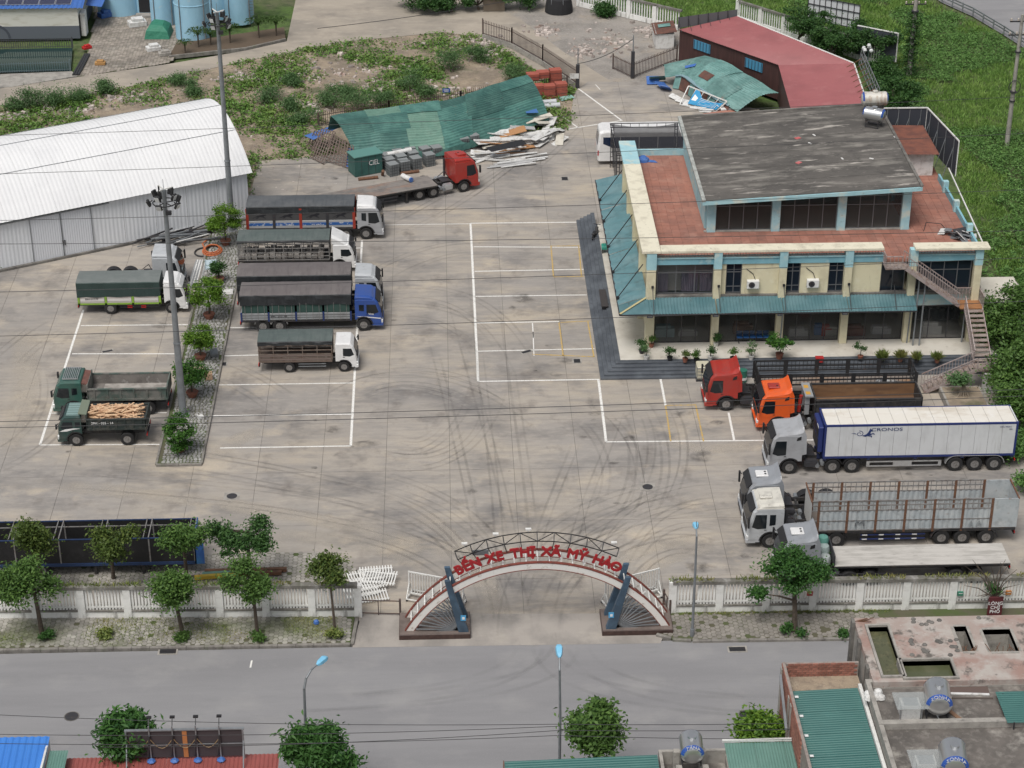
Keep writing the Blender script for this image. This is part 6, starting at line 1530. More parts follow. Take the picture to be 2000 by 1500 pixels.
# shade net frame beside the bus
nf = thing('shade_net_frame', 'dark shade net stretched on a steel truss frame over the coach', 'shade net', (17,160,0)); o5 = Vector((17,160,0))
m_net = bpy.data.materials.new('black_shade_net'); m_net.use_nodes = True
_b = m_net.node_tree.nodes['Principled BSDF']; _b.inputs['Base Color'].default_value = (.02,.02,.025,1); _b.inputs['Alpha'].default_value = .72; _b.inputs['Roughness'].default_value = .9
for (x, y) in ((14.2,163.5),(19.6,163.5),(14.2,157.3),(19.6,157.3)):
 MB(K['dark_steel']).bar(Vector((x - .12, y, 0)) - o5, Vector((x - .12, y, 4.0)) - o5,.06).bar(Vector((x + .12, y, 0)) - o5, Vector((x + .12, y, 4.0)) - o5,.06).build('post', nf)
 for k in range(10): MB(K['dark_steel']).bar(Vector((x - .12, y, .2 + k * .4)) - o5, Vector((x + .12, y, .2 + k * .4)) - o5,.04).build('post_rung', nf)
for y in (163.5,157.3):
 for z in (4.0,3.65): MB(K['dark_steel']).bar(Vector((14.0, y, z)) - o5, Vector((19.8, y, z)) - o5,.06).build('truss_chord', nf)
 for k in range(8): MB(K['dark_steel']).bar(Vector((14.2 + k * .75, y, 3.65)) - o5, Vector((14.2 + k * .75, y, 4.0)) - o5,.04).build('truss_web', nf)
for x in (14.0,19.8): MB(K['dark_steel']).bar(Vector((x, 157.3,4.0)) - o5, Vector((x, 163.5,4.0)) - o5,.06).build('side_beam', nf)
mb = MB(m_net); n1, n2 = 8,6
for i in range(n1 + 1):
 for j in range(n2 + 1):
  s_, t_ = i / n1, j / n2; mb.v.append((14.1 + 5.6 * s_ - 17,157.4 + 6 * t_ - 160,4.02 - .35 * math.sin(PI * s_) * (.4 + .6 * abs(math.sin(PI * t_ * 1.5)))))
for i in range(n1):
 for j in range(n2): a = i * (n2 + 1) + j; mb.face((a, a + 1, a + n2 + 2, a + n2 + 1))
mb.build('net', nf)
MB(m_net).poly([(-2.95,-2.7,4.0),(-2.95,3.4,4.0),(-2.95,3.4,2.6),(-2.95,-2.7,.6)]).build('side_net', nf)
# ---- upper left: works building, tanks, pond
wb = thing('works_building', 'white walled works building with dark base and blue roof carrying solar panels', 'building', (-36,198.6,0))
MB(mat('dark_grey_base_wall', (.11,.125,.15),.7)).box(-20,0,0,0,9,1.3).build('base_wall', wb)
MB(mat('off_white_wall', (.60,.60,.55),.8, layers=(((.40,.38,.3),(.6,.6,3),.5,.7,.7),))).box(-20,0.02,1.3,0,8.98,3.2).build('upper_wall', wb)
m_blr = mat('blue_roof_sheet', (.05,.14,.42),.45)
rf = corr(MB(m_blr),(-20,-.3,3.2),(20.6,0,0),(0,6,1.0),.45,.05).build('roof', wb)
m_pv = mat('solar_cells', (.035,.04,.08),.25, layers=(((.05,.055,.1),3,.45,.6,.5),))
for i in range(8):
 for j in range(3):
  o = MB(K['alu']).box(-1.6 * i - 2.2,0,0,-1.6 * i - .65,1.1,.04).use(m_pv).box(-1.6 * i - 2.15,.05,.02,-1.6 * i - .70,1.05,.046).build('solar_panel', wb, (0,.35 + j * 1.15,3.38 + j * .19)); o.rotation_euler = (math.atan2(1.0,6),0,0)
MB(K['white_paint']).box(.05,.6,0,.55,1.9,2.4).build('tall_cabinet', wb, bevel=.05); MB(K['black']).box(.02,.3,.1,.06,.62,2.2).build('door_opening', wb)
corr(MB(m_blr),(.4,2.5,2.6),(0,6,0),(1.6,0,-.2),.3,.04).build('lean_to_roof', wb)
ar = MB(mat('dark_arch_paint', (.06,.07,.09),.8)); ar.prism(arcpts(-8.2,.1,1.4,0,180,10) + arcpts(-8.2,.1,1.15,180,0,10), 'y', -.02,.01); ar.build('painted_arch', wb)  # arch-shaped band in a darker colour than the base wall
# pond with railings
pd = [G(*p) for p in ((-60,97),(142,93),(138,138),(-60,143))]
struct(MB(m_tank).poly([(p.x, p.y, -.02) for p in pd]).build('pond_water')); bpy.data.objects['pond_water'].data.materials[0] = mat('dark_teal_water', (.015,.04,.038),.05)
def bar_fence(label, pts, h, m, step=.22, bw=.05, rails=(.15,.85), base=None, group=None, lean=(0,0), spike=0):
 o = Vector((pts[0].x, pts[0].y, 0)); t = thing('railing_fence', label, 'fence', o, 0, group)
 bar = MB(m).box(-bw / 2,-bw / 2,0, bw / 2, bw / 2, h + spike).mesh('fence_bar'); zb = base or 0; cnt = 0
 for k in range(len(pts) - 1):
  a, b = pts[k] - o, pts[k + 1] - o; L_ = (b - a).length; n = max(1, int(L_ / step))
  for r_ in rails: MB(m).bar(a + Vector((lean[0] * r_, lean[1] * r_, zb + h * r_)), b + Vector((lean[0] * r_, lean[1] * r_, zb + h * r_)),.05).build('rail', t)
  if base: MB(K['concrete']).bar(a + Vector((0,0, base / 2)), b + Vector((0,0, base / 2)),.22, base).build('base_wall', t)
  for i in range(n):
   p = a.lerp(b, (i + .5) / n)
   ob = link('fence_bar', bar, t, (p.x, p.y, zb)); cnt += 1
   if lean != (0,0): ob.rotation_euler = (-math.atan2(lean[1], h), math.atan2(lean[0], h),0)
  for p in (a, b): MB(m).box(p.x - .06, p.y - .06,0, p.x + .06, p.y + .06, zb + h + .12).build('fence_post', t)
 return t
m_fbl = mat('pond_fence_paint', (.10,.14,.15),.6); m_frd = mat('rusty_fence_paint', (.085,.065,.06),.7, layers=(((.17,.10,.075),3,.48,.68,.8),))
bar_fence('grey steel railing along the near edge of the pond', [G(*p) for p in ((-20,143),(138,138))], 1.0, m_fbl)
bar_fence('steel railing along the wall side of the pond', [G(*p) for p in ((-20,96),(142,93))], 1.0, mat('dark_pond_rail', (.06,.065,.07),.6))
struct(MB(K['concrete']).prism([(p.x, p.y) for p in (G(-30,146), G(140,139), G(152,148), G(20,170), G(-30,172))], 'z', -.2,.0).build('pond_edge'))
# silos and the blue tank house
m_tb = mat('sky_blue_tank', (.32,.55,.70),.6, layers=(((.26,.46,.60),(1,1,.4),.45,.65,.7),((.5,.56,.58),2,.6,.74,.5)))
def silo(px, py, r, h, lab, ladder=False):
 p = G(px, py); t = thing('storage_tank', lab, 'tank', (p.x, p.y + r, 0))
 MB(m_tb).lathe([(r, 0),(r, h * .55),(r * 1.0, h),(r * .6, h + .8),(.2, h + 1.1)], n=24).build('shell', t, smooth=True)
 MB(m_tb).lathe([(r + .03, h * .55 - .04),(r + .05, h * .55),(r + .03, h * .55 + .04),(r - .05, h * .55 + .05)], n=24).build('ring', t)
 MB(K['galv']).cyl((r * .75,-r * .75,0),(r * .75,-r * .75, h),.06,8).cyl((-r * .6,-r * .85,0),(-r * .6,-r * .85, h),.05,8).build('down_pipe', t)
 if ladder:
  mb = MB(K['galv'])
  for s_ in (-.2,.2): mb.bar((r * .9 + s_, -r * .6,0),(r * .9 + s_, -r * .6, h),.05)
  for k in range(14): mb.bar((r * .9 - .2,-r * .6,.3 * k + .2),(r * .9 + .2,-r * .6,.3 * k + .2),.04)
  mb.build('ladder', t)
silo(375,82,1.75,6.5, 'largest sky blue storage tank beside the palm bed'); silo(318,52,1.3,6.5, 'slim sky blue storage tank behind the green covered pile'); silo(466,50,1.5,6.5, 'sky blue storage tank with a ladder behind the lamp mast', True)
silo(428,40,1.2,6, 'sky blue tank squeezed between the two larger tanks')
p = G(250,33); t = thing('tank_house', 'sky blue rounded tank house with a dark doorway', 'tank house', (p.x, p.y, 0))
MB(m_tb).lathe([(2.4,0),(2.4,4.0),(2.2,4.2),(.2,4.5)], (-1.0,2.4,0), n=24).build('shell', t, smooth=True); MB(m_tb).box(.9,.7,0,2.6,3,3.4).build('porch', t); MB(K['black']).box(1.1,.66,.25,2.3,.72,2.3).build('doorway', t); MB(K['concrete']).box(.8,-.4,0,2.8,.6,.22).build('doorstep', t)
# green covered pile, junk by the court
p = G(308,70); t = thing('covered_pile', 'heap covered by a bright green tarpaulin next to the blue tanks', 'covered heap', (p.x, p.y, 0))
MB(mat('green_tarp_cover', (.03,.19,.12),.6, bump=(2,.15))).loft([[(-1.2,-1,0),(1.3,-1.1,0),(1.4,1.6,0),(-.9,1.8,0)], [(-1.0,-.8,.8),(1.1,-.9,.7),(1.2,1.3,.9),(-.7,1.5,1.0)], [(-.6,-.2,1.25),(.6,-.4,1.2),(.7,.8,1.35),(-.3,1.0,1.4)]]).build('cover', t)
for (a, b, s_, m, lab) in ((208,32,.8, K['blue_sheet'], 'folded blue sheet near the tank house'),(268,50,.9, K['white_sheet'], 'white slab leaning by the green covered pile'),(300,98,.7, K['white_sheet'], 'stack of white blocks at the edge of the paved court'),(322,108,.6, K['concrete'], 'grey concrete block beside the white blocks'),(170,95,.45, K['red_lens'], 'small red box beside the pond corner'),(196,126,.5, mat('orange_tan_block', (.4,.22,.08),.8), 'small orange tan block on the paved court')):
 p = G(a, b); o = tag(MB(m).box(-s_, -s_ * .6,0, s_, s_ * .6, s_ * .6).box(-s_ * .6,-s_ * .5, s_ * .6, s_ * .7, s_ * .4, s_ * .95).build('clutter_block', None, (p.x, p.y, 0), rnd.uniform(0,1), bevel=.04), lab, 'clutter')
for i in range(3):
 a, b = G(143 + i * 5,146,.08), G(166 + i * 4,106,.08); tag(MB(K['cable']).cyl(tuple(a), tuple(b),.12,10).build('black_pipe'),('left', 'middle', 'right')[i] + ' one of three black pipes lying beside the pond corner', 'pipe', 'black pipes by the pond')
struct(MB(K['soil']).prism([(p.x, p.y) for p in (G(330,112), G(345,86), G(555,55), G(558,78), G(480,96))], 'z', -.05,.12).build('palm_bed'))
for a, b in (((330,112),(480,96)),((480,96),(558,78))): 
 pa, pb = G(*a), G(*b); kerb_run((pa.x, pa.y),(pb.x, pb.y),.18,.18, bpy.data.objects['palm_bed'], 1.5)
# far yard clutter
p = G(1093,30); t = thing('netted_enclosure', 'round enclosure wrapped in black shade net near the back wall', 'enclosure', (p.x, p.y + 1.4,0))
MB(mat('black_net_wrap', (.02,.02,.022),.9)).lathe([(1.45,0),(1.4,.6),(1.25,1.4),(1.2,1.45)], n=18).build('net_wrap', t)
for k in range(6): MB(K['galv']).cyl((1.3 * math.cos(k),1.3 * math.sin(k),0),(1.25 * math.cos(k),1.25 * math.sin(k),1.7),.04,6).build('stake', t)
p = G(965,22); t = thing('garden_shed', 'small teal roofed wooden shed at the edge of the trees', 'shed', (p.x, p.y, 0))
MB(mat('shed_planks', (.16,.13,.10),.9)).box(-1.1,0,0,1.1,1.6,1.6).build('wall', t); MB(m_ts).poly([(-1.3,-.3,1.6),(1.3,-.3,1.6),(1.3,1.9,2.0),(-1.3,1.9,2.0)]).build('roof', t)
# ------------------------------------------------------------------ gate arch, fences, lamps, poles, wires, signs
m_archw = mat('arch_white_sheet', (.74,.72,.68),.6, layers=(((.70,.69,.67),.6,.45,.6,.6),((.34,.25,.19),2.2,.60,.72,.8),((.17,.06,.04),5,.66,.75,.8)))
m_archr = mat('arch_rust_edge', (.20,.05,.035),.8, layers=(((.10,.04,.03),3,.45,.65,.8),))
m_archb = mat('arch_blue_pier', (.045,.075,.11),.55, layers=(((.08,.14,.21),.8,.45,.65,.7),((.03,.05,.08),2,.5,.7,.6)))
m_ltr = mat('red_sign_letters', (.36,.018,.022),.5, layers=(((.24,.015,.018),3,.45,.65,.6),))
m_granite = mat('dark_red_granite', (.055,.032,.028),.4, layers=(((.10,.06,.05),5,.45,.65,.6),))
m_pedt = mat('pedestal_top', (.17,.135,.12),.8, layers=(((.10,.08,.07),1.5,.45,.65,.7),))
AX, AR_, AZ = 4.78,8.45,4.72 - 8.45
ga = thing('gate_arch', 'rusty white double arch over the entrance with big red lettering', 'gate arch', (AX, 96.4,0)); go_ = Vector((AX, 96.4,0))
def ap(t_, r_, y): return Vector((r_ * math.sin(t_), y - 96.4, AZ + r_ * math.cos(t_)))
tm = math.acos((.28 - AZ) / AR_)
NA = 36
for y in (95.75,97.05):
 for k in range(6):
  mb = MB(m_archw); secs = []
  for i in range(NA // 6 + 1):
   t_ = -tm + 2 * tm * (k + i / (NA // 6)) / 6
   secs.append([ap(t_, AR_ - .38, y - .07), ap(t_, AR_ - .38, y + .07), ap(t_, AR_, y + .07), ap(t_, AR_, y - .07)])
  mb.loft(secs); sg_ = mb.build('arch_segment', ga)
  for r0, r1 in ((AR_, AR_ + .06),(AR_ - .42, AR_ - .38)):
   e = MB(m_archr); e.loft([[ap(-tm + 2 * tm * (k + i / 6) / 6, r0, y - .09), ap(-tm + 2 * tm * (k + i / 6) / 6, r0, y + .09), ap(-tm + 2 * tm * (k + i / 6) / 6, r1, y + .09), ap(-tm + 2 * tm * (k + i / 6) / 6, r1, y - .09)] for i in range(7)]); e.build('edge_strip', sg_)
for i in range(27):
 t_ = -tm * .93 + 2 * tm * .93 * i / 26
 MB(K['white_paint']).bar(ap(t_, AR_ - .02,95.75), ap(t_, AR_ - .02,97.05),.06).build('cross_tie', ga)
 if i % 2: MB(K['white_paint']).bar(ap(t_, AR_, 95.95), ap(t_, AR_ + .26,95.98),.05).build('letter_strut', ga)
# letters follow the arch one by one
txt = 'BẾN XE THỊ XÃ MỸ HÀO'
adv = {' ': .42, 'I': .32, 'Ị': .36, 'M': .74, 'Ỹ': .62, 'O': .70, 'N': .68, 'H': .67, 'E': .55, 'Ế': .55}
tot = sum(adv.get(c, .63) for c in txt); s0 = -tot / 2; sc_ = 9.2 / tot
RL = AR_ + .22
for c in txt:
 w_ = adv.get(c, .63); s1 = s0 + w_ / 2; s0 += w_
 if c == ' ': continue
 t_ = s1 * sc_ / RL; p = ap(t_, RL, 95.9)
 o = lettering('lettering', c, m_ltr, ga, p, (0,0,0),.80,.04, fat=.034)
 o.rotation_euler = (R(90), t_, 0)
 o.rotation_mode = 'XYZ'; o.matrix_basis = Matrix.Translation(p) @ Matrix.Rotation(t_, 4, 'Y') @ Matrix.Rotation(R(90),4, 'X') @ Matrix.Diagonal((1.02,1,1,1))
# lattice truss over the letters
t0_, t1_ = -4.3 / RL, 4.3 / RL; nb = 10
for i in range(nb):
 a, b = t0_ + (t1_ - t0_) * i / nb, t0_ + (t1_ - t0_) * (i + 1) / nb
 tr = MB(K['black']).bar(ap(a, AR_ + .86,96.6), ap(b, AR_ + .86,96.6),.045).build('truss_chord', ga); MB(K['black']).bar(ap(a, AR_ + 1.2,97.0), ap(b, AR_ + 1.2,97.0),.045).build('truss_chord', ga)
 MB(K['black']).bar(ap(a, AR_ + .86,96.6), ap(a, AR_ + 1.2,97.0),.05).build('truss_post', ga)
 MB(K['black']).bar(ap(a if i % 2 else b, AR_ + .86,96.6), ap(b if i % 2 else a, AR_ + 1.2,97.0),.035).build('truss_diagonal', ga)
 MB(K['dark_steel']).bar(ap(a, AR_ + .86,96.6), ap(a, AR_ + .05,97.0),.04).build('truss_leg', ga)
MB(K['black']).bar(ap(t1_, AR_ + .86,96.6), ap(t1_, AR_ + 1.2,97.0),.05).build('truss_post', ga)
for t_, lab in ((-.43,0),(-.24,0),(-.05,0),(.46,0)):
 c = ap(t_, AR_ + 1.24,97.0); MB(K['white_paint']).box(c.x - .16, c.y - .08, c.z + .12, c.x + .16, c.y + .08, c.z + .22).bar(c, c + Vector((0,0,.15)),.05).build('spotlight', ga, bevel=.0)
MB(K['galv']).box(-3.6,.35,4.62,-2.7,.42,4.95).build('sign_box', ga)
# piers, fans, pedestals
for sd in (-1,1):
 px0, px1 = (-3.0,1.0) if sd < 0 else (8.4,12.4)
 MB(m_granite).box(px0 - AX, 95.3 - 96.4,0, px1 - AX, 97.5 - 96.4,.34).build('pedestal', ga, bevel=.02); MB(m_pedt).box(px0 + .03 - AX, 95.33 - 96.4,.34, px1 - .03 - AX, 97.47 - 96.4,.36).build('pedestal_top', ga)
 xb = (.62 if sd < 0 else 8.9) - AX; xt = (-.25 if sd < 0 else 9.8) - AX
 for y in (95.6,96.95):
  MB(m_archb).hexa([(xb - .28, y - 96.4 - .16,.36),(xb + .28, y - 96.4 - .16,.36),(xb + .28, y - 96.4 + .16,.36),(xb - .28, y - 96.4 + .16,.36)], [(xt - .15, y - 96.4 - .1,3.75),(xt + .15, y - 96.4 - .1,3.75),(xt + .15, y - 96.4 + .1,3.75),(xt - .15, y - 96.4 + .1,3.75)]).build('pier', ga)
  for i in range(11):
   t_ = sd * (tm * .60 + tm * .38 * i / 10); MB(K['galv']).bar((xb + sd * .3, y - 96.4,.42), ap(t_, AR_ - .40, y),.05).build('fan_bar', ga)
 MB(mat('blue_notice', (.08,.34,.60),.5)).box(xb - .02 - .16 * sd * 0 - .14,95.43 - 96.4 - .01,1.15, xb + .14,95.45 - 96.4,1.5).build('notice_plate', ga); MB(T_white).box(xb - .07,95.42 - 96.4 - .01,1.24, xb + .07,95.43 - 96.4,1.4).build('notice_mark', ga)
# two wheeled white gate barriers
for (a, b, lab) in (((800,1166),(905,1185), 'left wheeled white gate barrier parked behind the arch'),((1285,1160),(1182,1186), 'right wheeled white gate barrier parked behind the arch')):
 pa, pb = G(*a), G(*b); L_ = (pb - pa).length; an = math.atan2(pb.y - pa.y, pb.x - pa.x)
 t = thing('gate_barrier', lab, 'gate', (pa.x, pa.y, 0), an, 'wheeled gate barriers'); wm = K['white_paint']
 MB(wm).bar((0,0,.3),(L_, 0,.3),.08).bar((0,0,1.75),(L_, 0,1.75),.07).bar((0,0,.2),(0,0,1.8),.08).bar((L_, 0,.2),(L_, 0,1.8),.08).build('frame', t)
 for i in range(1,20): MB(wm).box(L_ * i / 20 - .02,-.02,.3, L_ * i / 20 + .02,.02,1.75).build('gate_bar', t)
 for x in (0, L_):
  MB(wm).bar((x, -.5,.18),(x, .5,.18),.08).bar((x, -.5,.2),(x, 0,1.0),.06).bar((x, .5,.2),(x, 0,1.0),.06).build('foot_frame', t)
  for y in (-.45,.45): MB(K['black']).cyl((x - .04, y, .08),(x + .04, y, .08),.08,10).build('caster', t)
 MB(wm).bar((0,-.5,.18),(L_ * .3,-.5,.18),.06).bar((0,.5,.18),(L_ * .3,.5,.18),.06).build('foot_rail', t)
# ---- concrete picket walls along the street
m_pick = mat('whitewashed_concrete', (.80,.80,.78),.8, layers=(((.50,.49,.46),1.2,.45,.66,.7),((.20,.19,.175),(2.5,2.5,.8),.56,.72,.75)))
m_moss = mat('blackened_coping', (.17,.16,.145),.9, layers=(((.40,.39,.37),1.6,.52,.68,.7),((.07,.08,.04),1.0,.5,.66,.6)))
pick_me = MB(m_pick).box(-.055,-.04,.62,.055,.04,2.02).mesh('picket')
def picket_wall(label, x0, x1, yf, n, flip=1, thick=.2, h=2.25):
 t = thing('picket_wall', label, 'wall', (x0, yf(x0),0))
 st = (x1 - x0) / n; o = Vector((x0, yf(x0),0))
 for i in range(n + 1):
  x = x0 + st * i; y = yf(x)
  MB(m_pick).box(-.22,-.16,0,.22,.16, h - .06).build('pillar', t, (x - o.x, y - o.y, 0), bevel=.02)
 for i in range(n):
  xa, xb = x0 + st * i + .22, x0 + st * (i + 1) - .22; ya = yf((xa + xb) / 2) - o.y; an = math.atan2(yf(xb) - yf(xa), xb - xa); mx = (xa + xb) / 2 - o.x; w_ = (xb - xa) / 2 + .005
  MB(m_pick).box(-w_, -.1,0, w_, .1,.52).build('dwarf_wall', t, (mx, ya, 0), an)
  MB(m_moss).box(-w_, -.15,.52, w_, .15,.6).build('ledge', t, (mx, ya, 0), an)
  MB(m_pick).box(-w_, -.05,.74, w_, -.035,.84).box(-w_, .035,.74, w_, .05,.84).build('lower_rail', t, (mx, ya, 0), an)
  np_ = 12
  for k in range(np_): 
   pk = link('picket', pick_me, t, (mx - w_ + 2 * w_ * (k + .5) / np_, ya, 0), an)
   if rnd.random() < .06: pk.rotation_euler = (rnd.uniform(-.06,.06), rnd.uniform(-.05,.05), an)
  MB(m_moss).box(-w_ - .24,-.19,2.02, w_ + .22,.19, h).build('coping', t, (mx, ya, 0), an, bevel=.02)
 return t
pw_l = picket_wall('left whitewashed picket wall along the street', -41.9,-5.35, lambda x: 97.72 - (x + 5.35) * .022,14)
pw_r = picket_wall('right whitewashed picket wall along the street', 12.55,41.9, lambda x: 97.42 - (x - 12.55) * .012,11)
# the same kind of wall far behind the yard
fa, fb, fc = G(1130,12), G(1330,60), G(1520,75)
t = thing('picket_wall', 'whitewashed picket wall at the far end of the gravel lot', 'wall', (fa.x, fa.y, 0))
def far_seg(t, a, b, n):
 d = (b - a) / n; an = math.atan2(d.y, d.x); L_ = d.length; o = Vector(t.location)
 for i in range(n):
  p = a + d * i - o
  MB(m_pick).box(-.2,-.14,0,.2,.14,2.1).build('pillar', t, (p.x, p.y, 0), an); c = p + d * .5
  MB(m_pick).box(-L_ / 2 + .2,-.08,0, L_ / 2 - .2,.08,.5).build('dwarf_wall', t, (c.x, c.y, 0), an); MB(m_moss).box(-L_ / 2,-.14,1.95, L_ / 2,.14,2.15).build('coping', t, (c.x, c.y, 0), an)
  for k in range(9): link('picket', pick_me, t, (p.x + d.x * (k + 1) / 10, p.y + d.y * (k + 1) / 10,-.08), an)
far_seg(t, fa, fb, 4)
e0, e1 = G(1440,40), G(1720,130)
t = thing('picket_wall', 'whitewashed picket wall running behind the red-roofed hall', 'wall', (e0.x, e0.y, 0)); far_seg(t, e0, e1,6)
# loose fallen picket panels beside the left wall end
fp = G(725,1140); t = thing('fallen_pickets', 'broken white picket panels piled by the left wall end', 'fence panels', (fp.x, fp.y, .02))
for i, (px, py, a, tl) in enumerate(((712,1132,.25,.05),(735,1128,.1,.1),(742,1140,-.2,.16),(720,1148,.3,.1),(725,1168,.2,.0),(705,1160,.35,.05))):
 p = G(px, py) - fp; f = MB(K['white_paint']).bar((-1.0,-.4,0),(1.0,-.4,0),.07).bar((-1.0,.4,0),(1.0,.4,0),.07).build('panel_rail', t, (p.x, p.y, .08 + tl * 2)); f.rotation_euler = (tl, 0, a)
 for k in range(12): MB(K['white_paint']).box(-1.0 + 2.0 * (k + .5) / 12 - .035,-.6,.03,-1.0 + 2.0 * (k + .5) / 12 + .035,.6,.07).build('picket', f)
# low rusty chain posts left of the arch
t = bar_fence('low rusty pipe rail between the left wall and the arch', [G(697,1200), G(782,1202)], 1.0, m_frd, step=1.4, rails=(.12,.98))
bar_fence('low pipe rail between the arch and the right wall', [G(1308,1200), G(1296,1180)], .9, m_frd, step=.9, rails=(.2,.95))
# dark metal fences round the waste plot and at the rear gate
bar_fence('dark railing behind the collapsed green shed', [G(*p) for p in ((622,246),(760,222),(900,203),(1035,178),(1108,172))], 1.15, m_frd, step=.2, bw=.045, spike=.15)
bar_fence('leaning rusty railing on a concrete base along the lane to the rear gate', [G(*p) for p in ((943,76),(1000,94),(1060,128),(1125,172))], 1.5, m_frd, step=.22, bw=.05, base=.5, rails=(.08,.8))
bar_fence('dark railing at the right side of the rear gate', [G(*p) for p in ((1197,134),(1235,152))], 1.4, m_frd, step=.2, rails=(.1,.9))
bar_fence('dark railing running from the rear gatepost to the red hall', [G(*p) for p in ((1235,152),(1322,118))], 1.5, m_frd, step=.22, rails=(.1,.85))
for (a, h, lab) in (((1128,172),2.3, 'dark left gatepost of the rear gate with a white notice'),((1235,152),2.6, 'dark right gatepost of the rear gate')):
 p = G(*a); t = thing('gatepost', lab, 'gatepost', (p.x, p.y, 0)); MB(K['dark_steel']).box(-.16,-.16,0,.16,.16, h).build('post', t); MB(K['galv']).cyl((0,0, h),(0,0, h + 1.6),.05,8).build('mast', t)
 if a[0] == 1128: MB(K['white_sheet']).box(-.75,-.2,1.0,.1,-.17,1.5).build('notice', t)
p = G(872,195); t = thing('fence_sign', 'small blue notice hanging on the dark railing behind the green shed', 'sign', (p.x, p.y - .1,.75)); MB(m_blueband).box(-.35,0,0,.35,.04,.38).build('plate', t); MB(T_white).box(-.25,-.01,.22,.25,0,.28).build('text_line', t); MB(T_white).box(-.2,-.01,.1,.2,0,.15).build('text_line', t)
# ---- flood-light masts
def flood(t, x, y, z, az, tilt=.5):
 f = MB(K['black']).box(-.08,-.2,-.22,.1,.2,.22).build('floodlight', t, (x, y, z), bevel=.04); f.rotation_euler = (0, tilt, az)
 MB(K['lamp']).box(.1,-.16,-.18,.112,.16,.18).build('lamp_glass', f); MB(K['black']).bar((-.05,0,0),(-.3,0,.05),.05).build('bracket', f)
def mast(label, loc, h, r0, r1, arms=True):
 t = thing('flood_mast', label, 'light mast', loc, 0, 'tall flood-light masts')
 MB(K['galv']).cyl((0,0,0),(0,0, h * .33), r0,12, r0 + (r1 - r0) * .33).build('mast_section', t, smooth=True)
 MB(K['galv']).cyl((0,0, h * .33),(0,0, h),(r0 + (r1 - r0) * .33) * .93,12, r1).build('mast_section', t, smooth=True)
 MB(K['galv']).cyl((0,0,0),(0,0,.06), r0 * 1.8,12).cyl((0,0, h * .33 - .04),(0,0, h * .33 + .04), r0 * .98,12).build('flange', t)
 zc = h - .9
 ring = [(.75 * math.cos(2 * PI * i / 16),.75 * math.sin(2 * PI * i / 16), zc) for i in range(17)]
 MB(K['black']).tube(ring, .04,6).build('head_ring', t)
 for i in range(5):
  a = 2 * PI * i / 5 + .4; MB(K['black']).bar((.1 * math.cos(a),.1 * math.sin(a), zc),(.75 * math.cos(a),.75 * math.sin(a), zc),.05).build('ring_spoke', t)
  flood(t, 1.0 * math.cos(a + .3),1.0 * math.sin(a + .3), zc + .05 * (i % 2), a + .3)
 for i in range(4):
  a = 2 * PI * i / 4 + 1.1; flood(t, .72 * math.cos(a),.72 * math.sin(a), zc + .5, a, .35)
 for i in range(3):
  a = 2 * PI * i / 3 + .2; MB(K['white_paint']).bar((0,0, h),(.55 * math.cos(a),.55 * math.sin(a), h + .12),.07).build('top_arm', t); MB(K['black']).box(.55 * math.cos(a) - .05,.55 * math.sin(a) - .05, h - .6,.55 * math.cos(a) + .05,.55 * math.sin(a) + .05, h + .1).build('winch_guide', t)
 MB(K['galv']).cyl((0,0, h),(0,0, h + .7),.015,5).build('lightning_rod', t)
 MB(K['dark_steel']).box(.05,-.35, zc - .75,.4,-.1, zc - .5).build('junction_box', t)
mast('grey flood-light mast standing among the round potted bushes', (-17.78,121.5,.1),16.3,.26,.14)
mast('farther grey flood-light mast rising in front of the white warehouse', (-17.0,151.4,.1),18.0,.26,.14)
# ---- street lamps
m_lampb = mat('sky_blue_lamp_head', (.20,.50,.72),.4)
def street_lamp(label, base, path, head_dir, head_len=.75, rod=False):
 t = thing('street_lamp', label, 'street lamp', base, 0, 'street lamps with blue heads')
 MB(K['galv']).tube(path, .07,10, rs=[.085 - .045 * i / (len(path) - 1) for i in range(len(path))]).build('pole', t, smooth=True); MB(K['galv']).cyl((0,0,0),(0,0,.5),.12,10).build('base_sleeve', t)
 e = Vector(path[-1]); d = Vector(head_dir).normalized(); s_ = Vector((-d.y, d.x, 0)).normalized() if abs(d.z) < .95 else Vector((1,0,0)); up = s_.cross(d) * -1
 if up.z < 0: up = -up
 def sec(k, w, h0, h1): return [tuple(e + d * k + s_ * w + up * h0), tuple(e + d * k - s_ * w + up * h0), tuple(e + d * k - s_ * w * .8 + up * h1), tuple(e + d * k + s_ * w * .8 + up * h1)]
 MB(m_lampb).loft([sec(-.05,.06,-.05,.05), sec(.15,.15,-.07,.11), sec(head_len * .75,.19,-.07,.12), sec(head_len, .12,-.04,.05)]).build('lamp_head', t, bevel=.02)
 p = e + d * head_len * .5; MB(K['lamp']).box(p.x - .13, p.y - .13, p.z - .12, p.x + .13, p.y + .13, p.z - .06).build('lens', t)
 if rod: MB(K['galv']).cyl(tuple(e),(e.x, e.y, e.z + .45),.02,6).build('spigot', t)
street_lamp('street lamp facing away on the right pavement beside the wall', (13.43,95.0,.1), [(0,0,0),(0,0,4),(-.02,0,6.6),(-.03,.25,7.0)], (0,1,.1),.5, True)
b1 = Vector((-7.9,82.4,0)); tz = GY(629,1290,83.6)
def zat(px, py, Y): return GY(px, py, Y)
l1 = [zat(597,1425,82.4), zat(594,1345,82.4), zat(598,1325,82.6), zat(608,1308,82.9), zat(620,1298,83.3)]
b1 = Vector((l1[0].x, 82.4,0)); street_lamp('curved street lamp with a tilted blue head behind the round bottom tree', b1, [(0,0,0)] + [tuple(p - b1) for p in l1], (l1[-1] - l1[-2]).normalized() + Vector((.3,.5,0)),.75)
l2 = [zat(1094,1400,81.2), zat(1093,1310,81.2), zat(1093,1283,81.7)]
